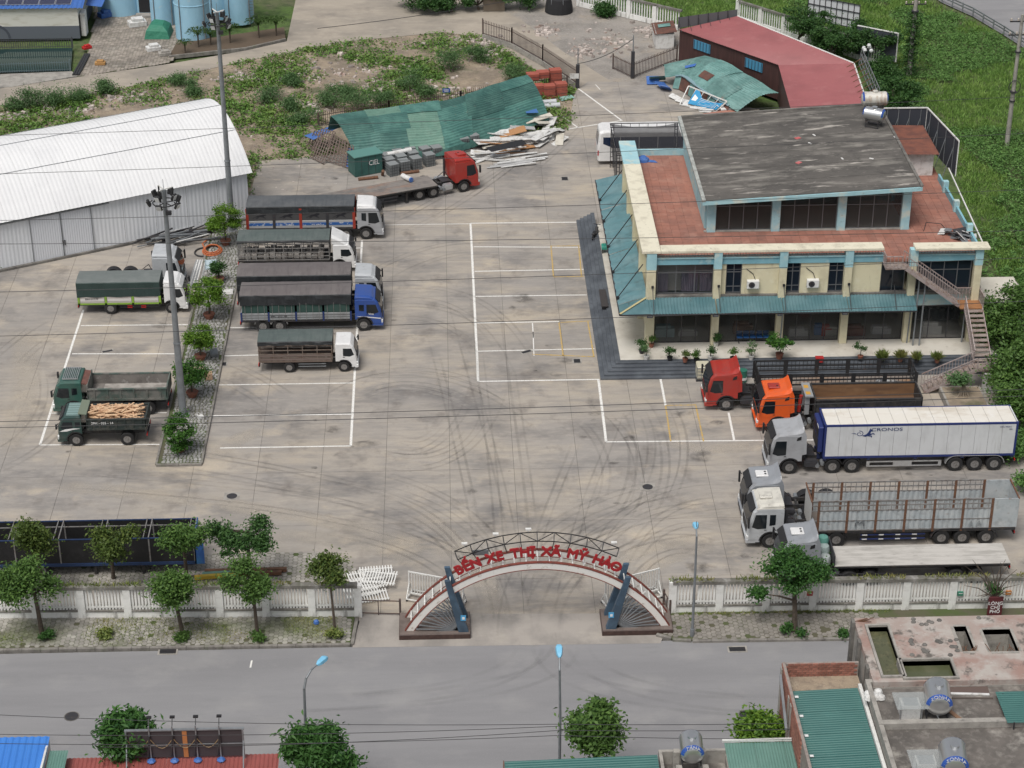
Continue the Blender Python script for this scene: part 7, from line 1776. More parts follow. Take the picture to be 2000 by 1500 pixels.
b2 = Vector((l2[0].x, 81.2,0)); street_lamp('straight street lamp standing in front of the entrance across the road', b2, [(0,0,0)] + [tuple(p - b2) for p in l2], (0,.9,.25),.75)
# ---- utility poles on the green field, one clad in vines
def utility_pole(label, px, py, h, r, vines=False):
 p = G(px, py, -.3); t = thing('utility_pole', label, 'utility pole', (p.x, p.y, -.35),0)
 MB(K['concrete']).cyl((0,0,0),(.0,0, h), r, 10, r * .6).build('pole', t, smooth=True)
 for z in (h * .35, h * .42, h * .72): MB(K['dark_steel']).cyl((0,0, z),(0,0, z + .12), r * 1.25,10).build('strap', t)
 for k in range(2): MB(K['dark_steel']).bar((-1.0,0, h - .6 - k * 1.2),(1.0,0, h - .6 - k * 1.2),.1).build('cross_arm', t)
 for k in range(2):
  for x in (-.9,-.3,.3,.9): MB(mat('insulator', (.35,.30,.26),.3)).lathe([(.05,0),(.1,.05),(.06,.12),(.1,.18),(.04,.25)], (x, 0, h - .55 - k * 1.2),8).build('insulator', t)
 return t
up1 = utility_pole('bare concrete utility pole with black straps on the green field', 1966,285,12.0,.22)
MB(K['cable']).tube([(.5 * math.cos(2 * PI * i / 14),-.25,5.6 + .6 * math.sin(2 * PI * i / 14)) for i in range(15)], .04,6).build('cable_coil', up1)
up2 = utility_pole('vine-covered concrete utility pole behind the red-roofed hall', 1775,150,9.0,.28)
# billboard frames behind the hall
p = G(1632,70); t = thing('billboard', 'white gridded billboard seen from behind among the back trees', 'billboard', (p.x, p.y, 0)); an = -.62; t.rotation_euler[2] = an
MB(mat('billboard_white_back', (.60,.62,.64),.6)).box(-3.2,0,1.2,2.4,.06,3.6).build('panel', t)
for i in range(10): MB(K['dark_steel']).box(-3.2 + 5.6 * i / 9 - .03,-.08,1.2,-3.2 + 5.6 * i / 9 + .03,0,3.6).build('frame_bar', t)
for k in range(4): MB(K['dark_steel']).box(-3.2,-.1,1.2 + .8 * k - .03,2.4,-.02,1.2 + .8 * k + .03).build('frame_bar', t)
for x in (-2.6,1.8): MB(K['dark_steel']).box(x - .08,-.1,0, x + .08,.06,1.2).build('leg', t)
p = G(1725,128); t = thing('billboard', 'dark billboard with white edge standing on the green field', 'billboard', (p.x, p.y, 0),-.62)
MB(m_bbk).box(-3.0,0,.6,1.2,.08,3.4).build('panel', t); MB(K['white_paint']).box(1.2,-.04,.6,1.28,.12,3.45).box(-3.0,-.04,3.4,1.2,.12,3.47).build('edge_trim', t)
for x in (-2.4,.6): MB(K['dark_steel']).box(x - .08,.1,0, x + .08,.2,3.0).build('leg', t)
# globe lamp cluster
p = G(1692,150); t = thing('globe_lamp', 'garden lamp post with five silver globes beside the red roof', 'lamp', (p.x, p.y, 0))
MB(mat('lamp_green', (.03,.07,.06),.5)).cyl((0,0,0),(0,0,2.6),.07,8,.04).build('post', t)
for i in range(5):
 a = 2 * PI * i / 5; c = (0,0,3.1) if i == 0 else (.5 * math.cos(a),.5 * math.sin(a),2.75); MB(K['lamp']).lathe([(.02,-.2),(.14,-.15),(.2,0),(.14,.15),(.02,.2)], c, 12).build('globe', t, smooth=True); MB(K['dark_steel']).bar((0,0,2.4), c, .04).build('arm', t)
# guard rail of the far road
gp = [G(*p, -.2) for p in ((1800,-20),(1840,5),(1900,32),(1960,68),(2010,100),(2150,185))]
t = thing('guard_rail', 'steel guard rail along the far curved road', 'guard rail', gp[0]); o_ = gp[0].copy()
for i in range(len(gp) - 1):
 for z in (.55,.85): MB(K['galv']).bar(gp[i] - o_ + Vector((0,0, z)), gp[i + 1] - o_ + Vector((0,0, z)),.07,.14).build('rail', t)
 for k in range(3): q = gp[i].lerp(gp[i + 1], k / 3) - o_; MB(K['galv']).box(q.x - .06, q.y - .06,0, q.x + .06, q.y + .06,.95).build('rail_post', t)
# signboard at the right wall
p = G(1936,1200); t = thing('shop_sign', 'dark red signboard with white lettering at the right wall', 'sign', (p.x, p.y - .5,.1))
MB(mat('maroon_sign', (.10,.02,.025),.5)).box(-.42,-.04,.2,.42,.04,1.45).build('board', t, bevel=.01); MB(K['dark_steel']).box(-.38,.04,0,-.3,.1,1.3).box(.3,.04,0,.38,.1,1.3).build('leg', t)
for i, w_ in enumerate(('LÒNG', 'CHỈ', 'PHỐ')): lettering('lettering', w_, T_white, t, (0,-.05,.88 - i * .28),(R(90),0,0),.3,.004, bold=.004)
for (px, py, c, lab) in ((1582,1160,(.45,.05,.05), 'small red notice on a right wall pillar'),(1876,1160,(.03,.2,.13), 'small green notice on a right wall pillar'),(1970,1158,(.5,.2,.05), 'small orange notice on the last right wall pillar')):
 p = GY(px, py, 97.05); t = thing('wall_notice', lab, 'notice', p, 0); MB(mat('notice_paper', c, .6)).box(-.16,-.02,-.12,.16,.1,.12).build('plate', t); MB(T_white).box(-.11,-.03,.02,.11,-.02,.06).build('text_line', t)
# ---- overhead wires (run between poles outside the view)
def wire(label, px0, py0, px1, py1, z, r_=.028, sag=.35, group='overhead power lines', ext=.25):
 a, b = G(px0, py0, z), G(px1, py1, z); d = b - a; a2, b2 = a - d * ext, b + d * ext
 n = 28; pts = []
 for i in range(n + 1):
  t_ = i / n; q = a2.lerp(b2, t_); q.z += sag * (4 * (t_ - .5) ** 2 - .3); pts.append(tuple(q - a2))
 tag(MB(K['cable']).tube(pts, r_, 5).build('power_line', None, a2), label, 'wire', group)
for i, (a, b, c, d) in enumerate(((0,266,2000,190),(0,341,2000,262),(0,432,2000,372),(0,478,2000,452),(0,572,2000,505),(0,658,2000,590),(0,825,2000,762),(0,837,2000,775))):
 wire(('uppermost', 'second', 'third', 'fourth', 'fifth', 'sixth', 'upper of the lowest pair of', 'lower of the lowest pair of')[i] + ' thin black overhead wire' + ('s' if i > 5 else '') + ' crossing the whole yard', a, b, c, d, 17.0,.017)
for i, (a, b, c, d) in enumerate(((0,1402,1093,1420),(0,1440,1093,1424),(0,1458,1093,1442),(200,1465,1093,1432),(1093,1420,2000,1400),(1093,1432,2000,1412),(1093,1442,2000,1440))):
 wire(('first', 'second', 'third', 'fourth')[i % 4] + ' sagging cable from the top, ' + ('left' if i < 4 else 'right') + ' of the straight roadside lamp', a, b, c, d, 6.0,.016,.25, 'cables along the near roadside', .0)
wire('thin cable crossing above the back lane', 690,48,960,8,5.0,.03,.2)
wire('thin cable over the gravel lot', 1128,130,1236,82,4.0,.03,.4, ext=0)
# ------------------------------------------------------------------ vegetation
L_street = leafmat('street_tree_leaf', (0.061,0.131,0.032),(0.149,0.263,0.061),(0.096,0.184,0.044))
L_yell = leafmat('yellowish_leaf', (.06,.105,.025),(.15,.20,.045),(.09,.14,.03))
L_mango = leafmat('mango_leaf', (0.032,0.096,0.026),(0.096,0.228,0.052),(0.061,0.149,0.035))
L_dark = leafmat('dark_tree_leaf', (0.032,0.088,0.025),(0.088,0.184,0.049),(0.052,0.131,0.035))
L_bonsai = leafmat('clipped_bush_leaf', (0.061,0.149,0.021),(0.210,0.350,0.044),(0.123,0.236,0.026))
L_bonsai2 = leafmat('dark_clipped_leaf', (0.032,0.105,0.021),(0.105,0.236,0.038),(0.061,0.158,0.026))
L_field = leafmat('field_grass', (.12,.23,.05),(.25,.41,.10),(.30,.44,.12),.35)
L_vine = leafmat('field_creeper', (.07,.16,.04),(.18,.33,.09),(.12,.24,.06),.3)
L_shrub = leafmat('feathery_shrub_leaf', (0.079,0.158,0.061),(0.158,0.280,0.105),(0.114,0.210,0.088))
L_weed = leafmat('weed_leaf', (0.105,0.158,0.035),(0.263,0.315,0.088),(0.333,0.298,0.105),.25)
def leaves(name, C, S, m, up=.6, wid=.5, fold=.15, parent=None, upright=0.0):
 C = np.asarray(C, dtype=np.float64); N = len(C); S = np.broadcast_to(np.asarray(S, dtype=np.float64),(N,))
 nv = nrs.normal(size=(N, 3)); nv[:, 2] = np.abs(nv[:, 2]) + up * 1.5; nv /= np.linalg.norm(nv, axis=1)[:, None]
 t = nrs.normal(size=(N, 3)); 
 if upright: t[:, 2] = np.abs(t[:, 2]) + upright * 3
 if not upright: t -= nv * np.sum(t * nv, axis=1)[:, None]
 t /= np.linalg.norm(t, axis=1)[:, None]; b = np.cross(nv, t); b /= np.maximum(np.linalg.norm(b, axis=1)[:, None], 1e-6)
 s = S[:, None]
 V = np.empty((N, 4,3)); V[:, 0] = C - t * s * .5; V[:, 1] = C + b * s * wid * .5 + nv * s * fold; V[:, 2] = C + t * s * .5; V[:, 3] = C - b * s * wid * .5 + nv * s * fold
 if upright:
  V += (t * s * .5)[:, None, :]
 me = bpy.data.meshes.new(name); me.vertices.add(4 * N); me.vertices.foreach_set('co', V.ravel())
 me.loops.add(4 * N); me.loops.foreach_set('vertex_index', np.arange(4 * N, dtype=np.int32)); me.polygons.add(N)
 me.polygons.foreach_set('loop_start', np.arange(0,4 * N, 4, dtype=np.int32)); me.update(calc_edges=True); me.materials.append(m)
 return me
def crown_pts(n_clump, per, rx, ry, rz, c, spread, seed, hollow=.35, flat=1.0, ball=False):
 """leaf clumps gathered on a few uneven lobes, so the outline stays ragged"""
 rs = np.random.RandomState(seed); out = []; cl = []; nl = max(4, n_clump // 6); R3 = np.array([rx, ry, rz]); C3 = np.array(c)
 lobes = []
 if ball: nl = 1
 for i in range(nl):
  d = rs.normal(size=3); d /= np.linalg.norm(d); d[2] = d[2] * .8 + .1
  lobes.append((d * 0,1.0) if ball else (d * (.40 + .55 * rs.rand()),.18 + .36 * rs.rand() ** 1.3))
 for i in range(n_clump):
  lc, lr = lobes[i % nl]; d = rs.normal(size=3); d /= np.linalg.norm(d); d[2] = d[2] if d[2] > -.4 else d[2] * .4
  p = C3 + R3 * (lc + d * lr * (hollow + (1 - hollow) * rs.rand() ** .5)); cl.append(p)
  k = int(per * (.35 + 1.1 * rs.rand())); q = p + rs.normal(size=(k, 3)) * spread * (.5 + .9 * rs.rand()) * np.array([1,1,.6 * flat]); out.append(q)
 return np.vstack(out), cl
def tree_parts(t, h_trunk, crown_c, r, n_clump, per, leaf, m, seed, tr=.11, spread=.32, bark=None, lean=(0,0), limbs=9, up=.5, wid=.5, hollow=.35):
 P_, cl = crown_pts(n_clump, per, *r, crown_c, spread, seed, hollow)
 link('crown', leaves('crown', P_, leaf * (.7 + .6 * nrs.rand(len(P_))), m, up, wid), t)
 tb = MB(bark or K['bark']); top = Vector((crown_c[0], crown_c[1], max(h_trunk, crown_c[2] - r[2] * .3)))
 fork = Vector((lean[0], lean[1], h_trunk))
 tb.tube([(0,0,0),(lean[0] * .4, lean[1] * .4, h_trunk * .5), tuple(fork)], tr, 8, rs=[tr * 1.25, tr, tr * .8]); tb.build('trunk', t)
 rs = random.Random(seed)
 for p in rs.sample(cl, min(limbs, len(cl))):
  e = Vector(p); mid = fork.lerp(e, .5) + Vector((rs.uniform(-.15,.15), rs.uniform(-.15,.15),.12)); MB(bark or K['bark']).tube([tuple(fork), tuple(mid), tuple(fork.lerp(e, .95))], tr * .4,5, rs=[tr * .55, tr * .34, tr * .12]).build('branch', t)
def place_tree(name, label, base, crown_px, rpx, Y, m, seed, cat='tree', group=None, leaf=.20, n=26, per=90, zsq=.9, tr=.1, spread=.3, trunk=.55, wid=.5, hollow=.35, lean=0, limbs=9):
 """base: ground point; crown centre read off the photo at the tree's own distance"""
 t = thing(name, label, cat, base, 0, group); b = Vector(base)
 c = GY(crown_px[0], crown_px[1], Y) - b; k = GY(crown_px[0] + 100, crown_px[1], Y).x - GY(crown_px[0], crown_px[1], Y).x
 rx = rpx[0] * k / 100; rz = rpx[1] * k / 100 * zsq
 n = int(n * 1.5); per = int(per * 1.5); tree_parts(t, max(.4,(c.z - rz) + rz * 2 * trunk * .5),(c.x, c.y, c.z),(rx * .95, rx * .88, rz * .95), n, per, leaf, m, seed, tr, spread, wid=wid, hollow=hollow, lean=(c.x * .6, c.y * .4), limbs=limbs)
 return t
gS = 'young street trees along the left wall'
place_tree('street_tree', 'bushy pavement tree nearest the left edge, dark round crown', G(82,1237,.1),(62,1148),(60,52),96.2, L_street, 21, group=gS, n=34, per=110, tr=.12)
place_tree('street_tree', 'tall drooping pavement tree in front of the blue headboard', G(357,1240,.1),(333,1150),(56,68),96.1, L_street, 22, group=gS, n=34, per=100, tr=.11)
place_tree('street_tree', 'pavement tree with bare lower branches in the middle of the left wall', G(503,1240,.1),(490,1135),(44,50),96.0, L_street, 23, group=gS, n=26, per=90, tr=.09)
place_tree('street_tree', 'small yellowish pavement tree at the end of the left wall', G(655,1238,.1),(640,1122),(37,32),96.0, L_yell, 24, group=gS, n=20, per=70, tr=.07)
gV = 'young trees on the verge behind the left wall'
place_tree('verge_tree', 'narrow yellow-green tree in front of the long black trailer, leftmost', G(80,1132,.1),(68,1055),(42,55),99.6, L_yell, 25, group=gV, n=24, per=80)
place_tree('verge_tree', 'yellow-green tree at the middle of the long black trailer', G(222,1130,.1),(210,1062),(50,46),99.6, L_yell, 26, group=gV, n=26, per=75)
place_tree('verge_tree', 'green tree covering the blue headboard of the black trailer', G(365,1128,.1),(353,1055),(52,46),99.6, L_street, 27, group=gV, n=28, per=80)
place_tree('verge_tree', 'broad open-crowned tree standing alone right of the black trailer', G(487,1110,.1),(483,1050),(64,42),100.4, L_dark, 28, group=gV, n=30, per=75, spread=.26)
place_tree('street_tree', 'umbrella-shaped tree with twisted branches on the right pavement', G(1552,1232,.1),(1548,1118),(60,46),95.8, L_mango, 29, n=34, per=100, tr=.14, trunk=.3, limbs=14)
t = bpy.data.objects['street_tree.004'] if 'street_tree.004' in bpy.data.objects else None
if t:
 b = Vector(t.location); c = GY(1488,1160,95.8) - b
 P_, cl = crown_pts(8,80,.55,.5,.5, c, .22,31); link('crown', leaves('crown', P_, .24, L_mango), t); MB(K['bark']).tube([(0,0,2.0), tuple(Vector((0,0,2.2)).lerp(c, .5)), tuple(c)], .05,6, rs=[.07,.05,.02]).build('branch', t)
t = thing('bare_tree', 'leafless tree with a few green sprigs behind the dark red sign', 'tree', G(1938,1203,.1)); b = Vector(t.location)
rs = random.Random(5)
for i in range(16):
 e = GY(1938 + rs.uniform(-55,60),1130 + rs.uniform(-42,40),96.4 + rs.uniform(-.8,.8)) - b; m_ = Vector((0,0,1.3)).lerp(e, .5) + Vector((rs.uniform(-.2,.2),0,.2))
 MB(K['bark']).tube([(0,0,1.2), tuple(m_), tuple(e)], .03,5, rs=[.05,.03,.01]).build('branch', t)
MB(K['bark']).tube([(0,0,0),(.05,0,.7),(0,0,1.25)], .09,7).build('trunk', t)
P_, cl = crown_pts(6,60,.45,.4,.5,(0,0,1.5),.2,32); link('crown', leaves('crown', P_, .2, L_dark), t)
# across the road
place_tree('roadside_tree', 'dense mango tree behind the dark billboard back', (GY(255,1500,81.5).x, 81.5,0),(255,1432),(58,50),81.5, L_mango, 33, n=40, per=130, leaf=.34, wid=.32, hollow=.5)
place_tree('roadside_tree', 'round mango tree below the curved street lamp', (GY(633,1500,80.5).x, 80.5,0),(635,1466),(57,52),80.5, L_mango, 34, n=44, per=140, leaf=.34, wid=.32, hollow=.55)
place_tree('roadside_tree', 'tall cone-shaped tree rising from behind the teal roof', (GY(1160,1500,81).x, 81,0),(1165,1430),(42,64),81, L_street, 35, n=40, per=110, leaf=.26, trunk=.5)
place_tree('roadside_tree', 'small bright tree against the brick wall', (GY(1490,1480,81).x, 81,0),(1486,1425),(38,52),81, L_bonsai, 36, n=26, per=110, leaf=.24)
# potted clipped bushes on the island
m_pot = K['terracotta']
def potted(label, px, py, r, rz, m, seed, tiers=1, group='potted bushes on the planting island', pot=.42, ph=.42, leaf=.2, n=22, per=110):
 r *= 1.22; rz *= 1.22; n = int(n * 1.7); p = G(px, py, .13); t = thing('potted_bush', label, 'potted bush', p, seed * .7, group)
 MB(m_pot).lathe([(pot * .62,0),(pot * .7,.05),(pot, ph * .85),(pot * 1.06, ph * .86),(pot * 1.06, ph),(pot * .9, ph)], n=8).build('pot', t); MB(K['soil']).cyl((0,0, ph - .06),(0,0, ph - .02), pot * .92,8).build('soil', t)
 if tiers == 1: P_, cl = crown_pts(n, per, r * .8, r * .8, rz * .8,(0,0, ph + .22 + rz * .9),.2, seed, .55, ball=True)
 else:
  P1, cl = crown_pts(12, per, r * .7, r * .7, rz * .28,(.0,0, ph + .25),.16, seed, .5, ball=True); P2, c2 = crown_pts(14, per, r * .85, r * .85, rz * .3,(0,0, ph + .25 + rz * .75),.17, seed + 1,.5, ball=True); P3, c3 = crown_pts(9, per, r * .5, r * .5, rz * .28,(0,0, ph + .25 + rz * 1.45),.16, seed + 2,.5, ball=True)
  P_ = np.vstack([P1, P2, P3])
 link('foliage', leaves('foliage', P_, leaf * (.7 + .6 * nrs.rand(len(P_))), m, .5,.4), t)
 MB(K['bark']).tube([(0,0, ph - .05),(.05,.02, ph + .3),(0,0, ph + rz)], .07,7).build('stem', t)
 return t
potted('dark tiered bonsai in a pot at the front end of the island', 352,881,.95,.95, L_bonsai2,41,3)
potted('clipped bush in a pot right behind the flood-light mast', 376,775,1.0,1.0, L_bonsai2,42)
potted('bright yellow-green clipped bush in the middle of the island', 392,703,1.0,.95, L_bonsai, 43)
potted('large round clipped bush beside the green tarpaulin truck', 409,622,1.2,1.15, L_bonsai, 44, n=28)
potted('small leafy plant in a hexagonal brick pot near the orange hose', 427,552,.5,.45, L_dark, 45, pot=.45, n=9, per=80)
potted('largest clipped bush at the far end of the island by the warehouse', 441,478,1.3,1.25, L_bonsai, 46, n=30)
# podium pot plants
pp = [(1262,702,.45, L_shrub),(1253,690,.45, L_dark),(1272,678,.4, L_street),(1308,704,.4, L_dark),(1338,707,.35, L_yell),(1360,707,.32, L_street),(1387,703,.4, L_dark),(1431,705,.4, L_street),(1467,702,.5, L_shrub),(1398,676,.35, L_dark),(1680,702,.65, L_dark),(1722,708,.62, L_weed),(1758,706,.55, L_weed),(1790,708,.5, L_weed),(1830,708,.5, L_weed),(1430,640,.0, L_dark)]
wh_pot = mat('white_pot', (.62,.61,.58),.5)
for i, (a, b, r_, m) in enumerate(pp):
 if not r_: continue
 p = G(a, b, .75); t = thing('pot_plant', ('potted plant at the outer corner of the station podium', 'potted plant beside the corner column of the station', 'leafy potted plant in front of the first shop window', 'dark potted plant on the front podium edge', 'yellowish potted plant on the podium edge', 'small potted plant left of the red cab', 'dark-leaved plant in a white pot behind the red cab', 'potted plant just above the red cab roof', 'feathery plant in a white pot by the black cage trailer', 'tall thin plant in a white pot by the second column', 'rounded bush on the podium behind the cage trailer', 'grassy spider plant, first of four on the podium', 'grassy spider plant, second of four on the podium', 'grassy spider plant, third of four on the podium', 'grassy spider plant nearest the staircase')[i], 'pot plant', p, 0, 'potted plants on the station podium')
 MB(wh_pot if i in (0,6,8,9) else K['black'] if i % 2 else K['terracotta']).lathe([(.14,0),(.2,.3),(.22,.3),(.18,.28)], n=10).build('pot', t)
 if m is L_weed:
  C = np.tile(np.array([[0,0,.28]]),(260,1)) + nrs.normal(size=(260,3)) * [.1,.1,.03]; me = leaves('foliage', C, r_ * (.9 + .4 * nrs.rand(260)), m, .2,.10,.05, upright=.35)
 else:
  P_, cl = crown_pts(9,45, r_ * .6, r_ * .6, r_ * .8,(0,0,.35 + r_),.12,60 + i); me = leaves('foliage', P_, .15, m, .4,.4)
 link('foliage', me, t); MB(K['bark']).tube([(0,0,.2),(0,0,.35 + r_)], .025,5).build('stem', t)
p = G(1522,700,.75); t = thing('pot_plant', 'broad-leaved small tree on the podium above the black cage trailer', 'pot plant', p, 0, 'potted plants on the station podium')
P_, cl = crown_pts(16,70,1.0,.7,.55,(.15,0,1.35),.22,81); link('foliage', leaves('foliage', P_, .24, L_bonsai2,.6,.55), t); MB(K['terracotta']).lathe([(.2,0),(.28,.4),(.3,.4),(.25,.38)], n=10).build('pot', t); MB(K['bark']).tube([(0,0,.3),(.1,0,.9),(.1,0,1.3)], .04,6).build('stem', t)
# right-hand trees beside the staircase
gR = 'dark trees beside the station staircase'
for i, (bx_, by_, c, r_, lab) in enumerate(((1955,690,(1974,634),(66,74), 'upper dark tree crowding the top of the staircase'),(2000,790,(1998,728),(70,66), 'middle dark tree at the right edge behind the white cabinet'),(2010,840,(2008,790),(50,46), 'lower dark tree behind the white cabinet'),(2045,850,(2050,800),(46,56), 'dark tree at the right edge behind the container'))):
 b = G(bx_, by_); place_tree('shade_tree', lab, (b.x, b.y, 0), c, r_, b.y, L_street, 90 + i, group=gR, leaf=.26, n=44, per=120, tr=.2, spread=.42, trunk=.4)
for i, (a, b, r_, lab) in enumerate(((1990,905,1.3, 'overgrown bush at the rear of the white container'),(1998,960,1.2, 'overgrown bush behind the cage trailer rear'),(1985,870,1.0, 'low bush beside the container doors'),(1940,860,1.0, 'low bush between the planter and the container'))):
 p = G(a, b); t = thing('wild_bush', lab, 'bush', (p.x, p.y, 0)); P_, cl = crown_pts(16,90, r_, r_, r_ * .6,(0,0, r_ * .5),.3,100 + i); link('foliage', leaves('foliage', P_, .26, L_vine), t)
p = G(1880,790); t = thing('stone_planter', 'raised stone planter with a twisted-root tree near the staircase foot', 'planter', (p.x, p.y, 0),0)
MB(K['concrete']).box(-1.3,-1.4,0,1.5,1.6,.55).build('curb', t, bevel=.03); MB(m_dirt).box(-1.15,-1.25,.55,1.35,1.45,.57).build('soil', t)
P_, cl = crown_pts(12,70,.8,.8,.55,(0,.4,1.7),.24,110); link('foliage', leaves('foliage', P_, .22, L_shrub), t)
for i in range(5): MB(mat('pale_root', (.30,.25,.2),.9)).tube([(-.4 + i * .2,.1 * (i % 2),.5),(-.15 + i * .08,.2,1.0),(0,.4,1.5)], .05,6).build('root', t)
# trees behind the red hall and at the top edge
gT = 'trees behind the red-roofed hall'
for i, (bx_, by_, c, r_, lab) in enumerate(((1560,88,(1560,46),(70,48), 'leftmost tree behind the red roof'),(1620,118,(1622,88),(60,42), 'tree in front of the white gridded billboard'),(1690,118,(1690,72),(66,50), 'tree beside the dark field billboard'),(1735,180,(1738,148),(46,36), 'tree behind the globe lamp'),(1750,225,(1750,183),(56,50), 'tree above the water tanks'))):
 b = G(bx_, by_); place_tree('shade_tree', lab, (b.x, b.y, -.2), c, r_, b.y, L_dark, 120 + i, group=gT, leaf=.24, n=30, per=100, tr=.14, spread=.34, trunk=.3)
gU = 'trees at the top edge behind the lane'
for i, (bx_, by_, c, r_, lab) in enumerate(((830,18,(828,-4),(46,26), 'leftmost dark tree at the top edge behind the lane'),(885,22,(880,0),(46,28), 'middle dark tree at the top edge behind the lane'),(935,18,(930,-6),(40,28), 'dark tree beside the small shed at the top edge'),(1035,14,(1030,-8),(40,24), 'dark tree beside the netted enclosure'),(1180,30,(1185,22),(16,12), 'small tree on the gravel lot'))):
 b = G(bx_, by_); place_tree('shade_tree', lab, (b.x, b.y, -.05), c, r_, b.y, L_dark, 130 + i, group=gU, leaf=.26, n=22, per=90, tr=.12, spread=.36, trunk=.3)
# palms and plants by the tanks
L_palm = leafmat('palm_frond', (.03,.075,.015),(.08,.14,.03),(.05,.1,.02))
for i, (a, b, s_) in enumerate(((362,104,.7),(388,92,1.0),(412,88,.8),(450,84,1.0),(506,74,1.1),(540,70,1.0))):
 p = G(a, b, .1); t = thing('palm', ORD[i if i < 5 else -1] + ' small palm in the planting bed by the blue tanks', 'palm', p, i * 1.1, 'palms by the blue tanks')
 C = []
 for k in range(11):
  an = 2 * PI * k / 11
  for q in range(12): f = q / 11; C.append((math.cos(an) * f * 1.1 * s_, math.sin(an) * f * 1.1 * s_, 1.3 * s_ + .5 * s_ * math.sin(f * 2.6)))
 C = np.repeat(np.array(C),2, axis=0) + nrs.normal(size=(len(C) * 2,3)) * .05
 link('crown', leaves('crown', C, .38 * s_, L_palm, .3,.22), t); MB(K['bark']).cyl((0,0,0),(0,0,1.3 * s_),.08,7).build('trunk', t)
# waste-plot shrubs
gP = 'feathery shrubs on the waste plot'
SH = [(528,200,1.25),(580,165,.8),(640,205,1.2),(700,215,1.3),(668,190,.9),(800,178,1.3),(885,140,1.35),(930,120,1.0),(830,190,.8),(590,240,1.1),(105,205,1.3),(60,212,1.1),(150,195,.9),(200,182,.8),(345,165,.8),(380,182,1.0),(560,212,.7),(755,205,.8),(1000,150,1.1),(30,215,.8)]
wds = ('left', 'middle', 'right')
SH.sort()
for i, (a, b, r_) in enumerate(SH):
 r_ *= 1.3; p = G(a, b); t = thing('wild_shrub', ORD[i] + ' feathery wild shrub on the waste plot counted from the left edge', 'shrub', (p.x, p.y, -.05),0, gP)
 P_, cl = crown_pts(22,90, r_ * .85, r_ * .85, r_ * .55,(0,0, r_ * .55),.3 * r_, 150 + i, .2); link('foliage', leaves('foliage', P_, .2, L_shrub, .3,.35), t); MB(K['bark']).tube([(0,0,0),(.05,0, r_ * .6)], .04,5).build('stem', t)
# ---- stuff: ground cover, field, rubble, weeds
def scatter(poly, n, seed):
 rs = np.random.RandomState(seed); xs = [p[0] for p in poly]; ys = [p[1] for p in poly]; out = []
 while len(out) < n:
  for _ in range(n):
   x, y = rs.uniform(min(xs), max(xs)), rs.uniform(min(ys), max(ys))
   if inside(x, y, poly): out.append((x, y))
   if len(out) >= n: break
 return np.array(out)
from mathutils import noise as mn
def nz(x, y, s, o=0): return mn.noise(Vector((x * s + o, y * s - o, o * 1.7)))
plot2 = [(p.x, p.y) for p in plot_pts]
pts = scatter(plot2,9000,3)
C = []; S = []
for x, y in pts:
 d = nz(x, y, .16,3) + .45 * nz(x, y, .5,9)
 if d > -.42 and not inside(x, y, yard_pts):
  k = int(4 + 18 * min(1,(d + .16) * 1.6))
  for _ in range(k): C.append((x + rnd.gauss(0,.3), y + rnd.gauss(0,.3),-.05 + abs(rnd.gauss(0,.16)) * (1 + d))); S.append(rnd.uniform(.16,.38))
tag(link('ground_cover', leaves('ground_cover', C, np.array(S), leafmat('plot_weed', (.06,.14,.025),(.16,.29,.06),(.19,.27,.07),.2),.7,.5)), kind='stuff')
m_rub = mat('rubble_stone', (.40,.35,.32),.9, space='world', island=.45, layers=(((.27,.17,.13),.9,.55,.66,.7),((.52,.49,.46),1.5,.55,.7,.5)))
mb = MB(m_rub)
def rock(mb, x, y, z, s):
 a = rnd.uniform(0,6); c, q = math.cos(a), math.sin(a); w, l, h = s * rnd.uniform(.5,1.2), s * rnd.uniform(.5,1.2), s * rnd.uniform(.25,.6)
 def P3(u_, v_, ww): return (x + (u_ * w * c - v_ * l * q), y + (u_ * w * q + v_ * l * c), z + ww)
 mb.hexa([P3(-.5,-.5,-.05), P3(.5,-.5,-.05), P3(.5,.5,-.05), P3(-.5,.5,-.05)], [P3(-.4 + rnd.uniform(-.1,.1),-.4, h * rnd.uniform(.7,1)), P3(.4,-.4 + rnd.uniform(-.1,.1), h), P3(.4,.4, h * rnd.uniform(.5,1)), P3(-.4,.35, h)])
RB = [(850,175,90,22),(900,85,60,14),(945,105,30,16),(950,80,40,12),(740,165,60,16),(680,130,120,25),(560,150,80,16),(470,155,40,10),(250,190,60,12),(30,228,40,12),(140,215,60,12),(620,205,50,20),(1180,85,60,30),(1265,60,30,10),(1140,100,25,14),(1060,60,30,12)]
for (a, b, sx_, sy_) in RB:
 for _ in range(70):
  px, py = rnd.gauss(a, sx_ * .5), rnd.gauss(b, sy_ * .5); p = G(px, py); rock(mb, p.x, p.y, -.05, rnd.uniform(.12,.5))
for x, y in scatter(plot2,700,8): rock(mb, x, y, -.06, rnd.uniform(.08,.3))
tag(mb.build('rubble'), kind='stuff')
# puddle of muddy water inside the leaning fence
struct(MB(m_mudwater).poly([(p.x, p.y, -.045) for p in (G(945,82), G(1000,100), G(1055,130), G(1040,140), G(985,118), G(935,100))]).build('mud_puddle'))
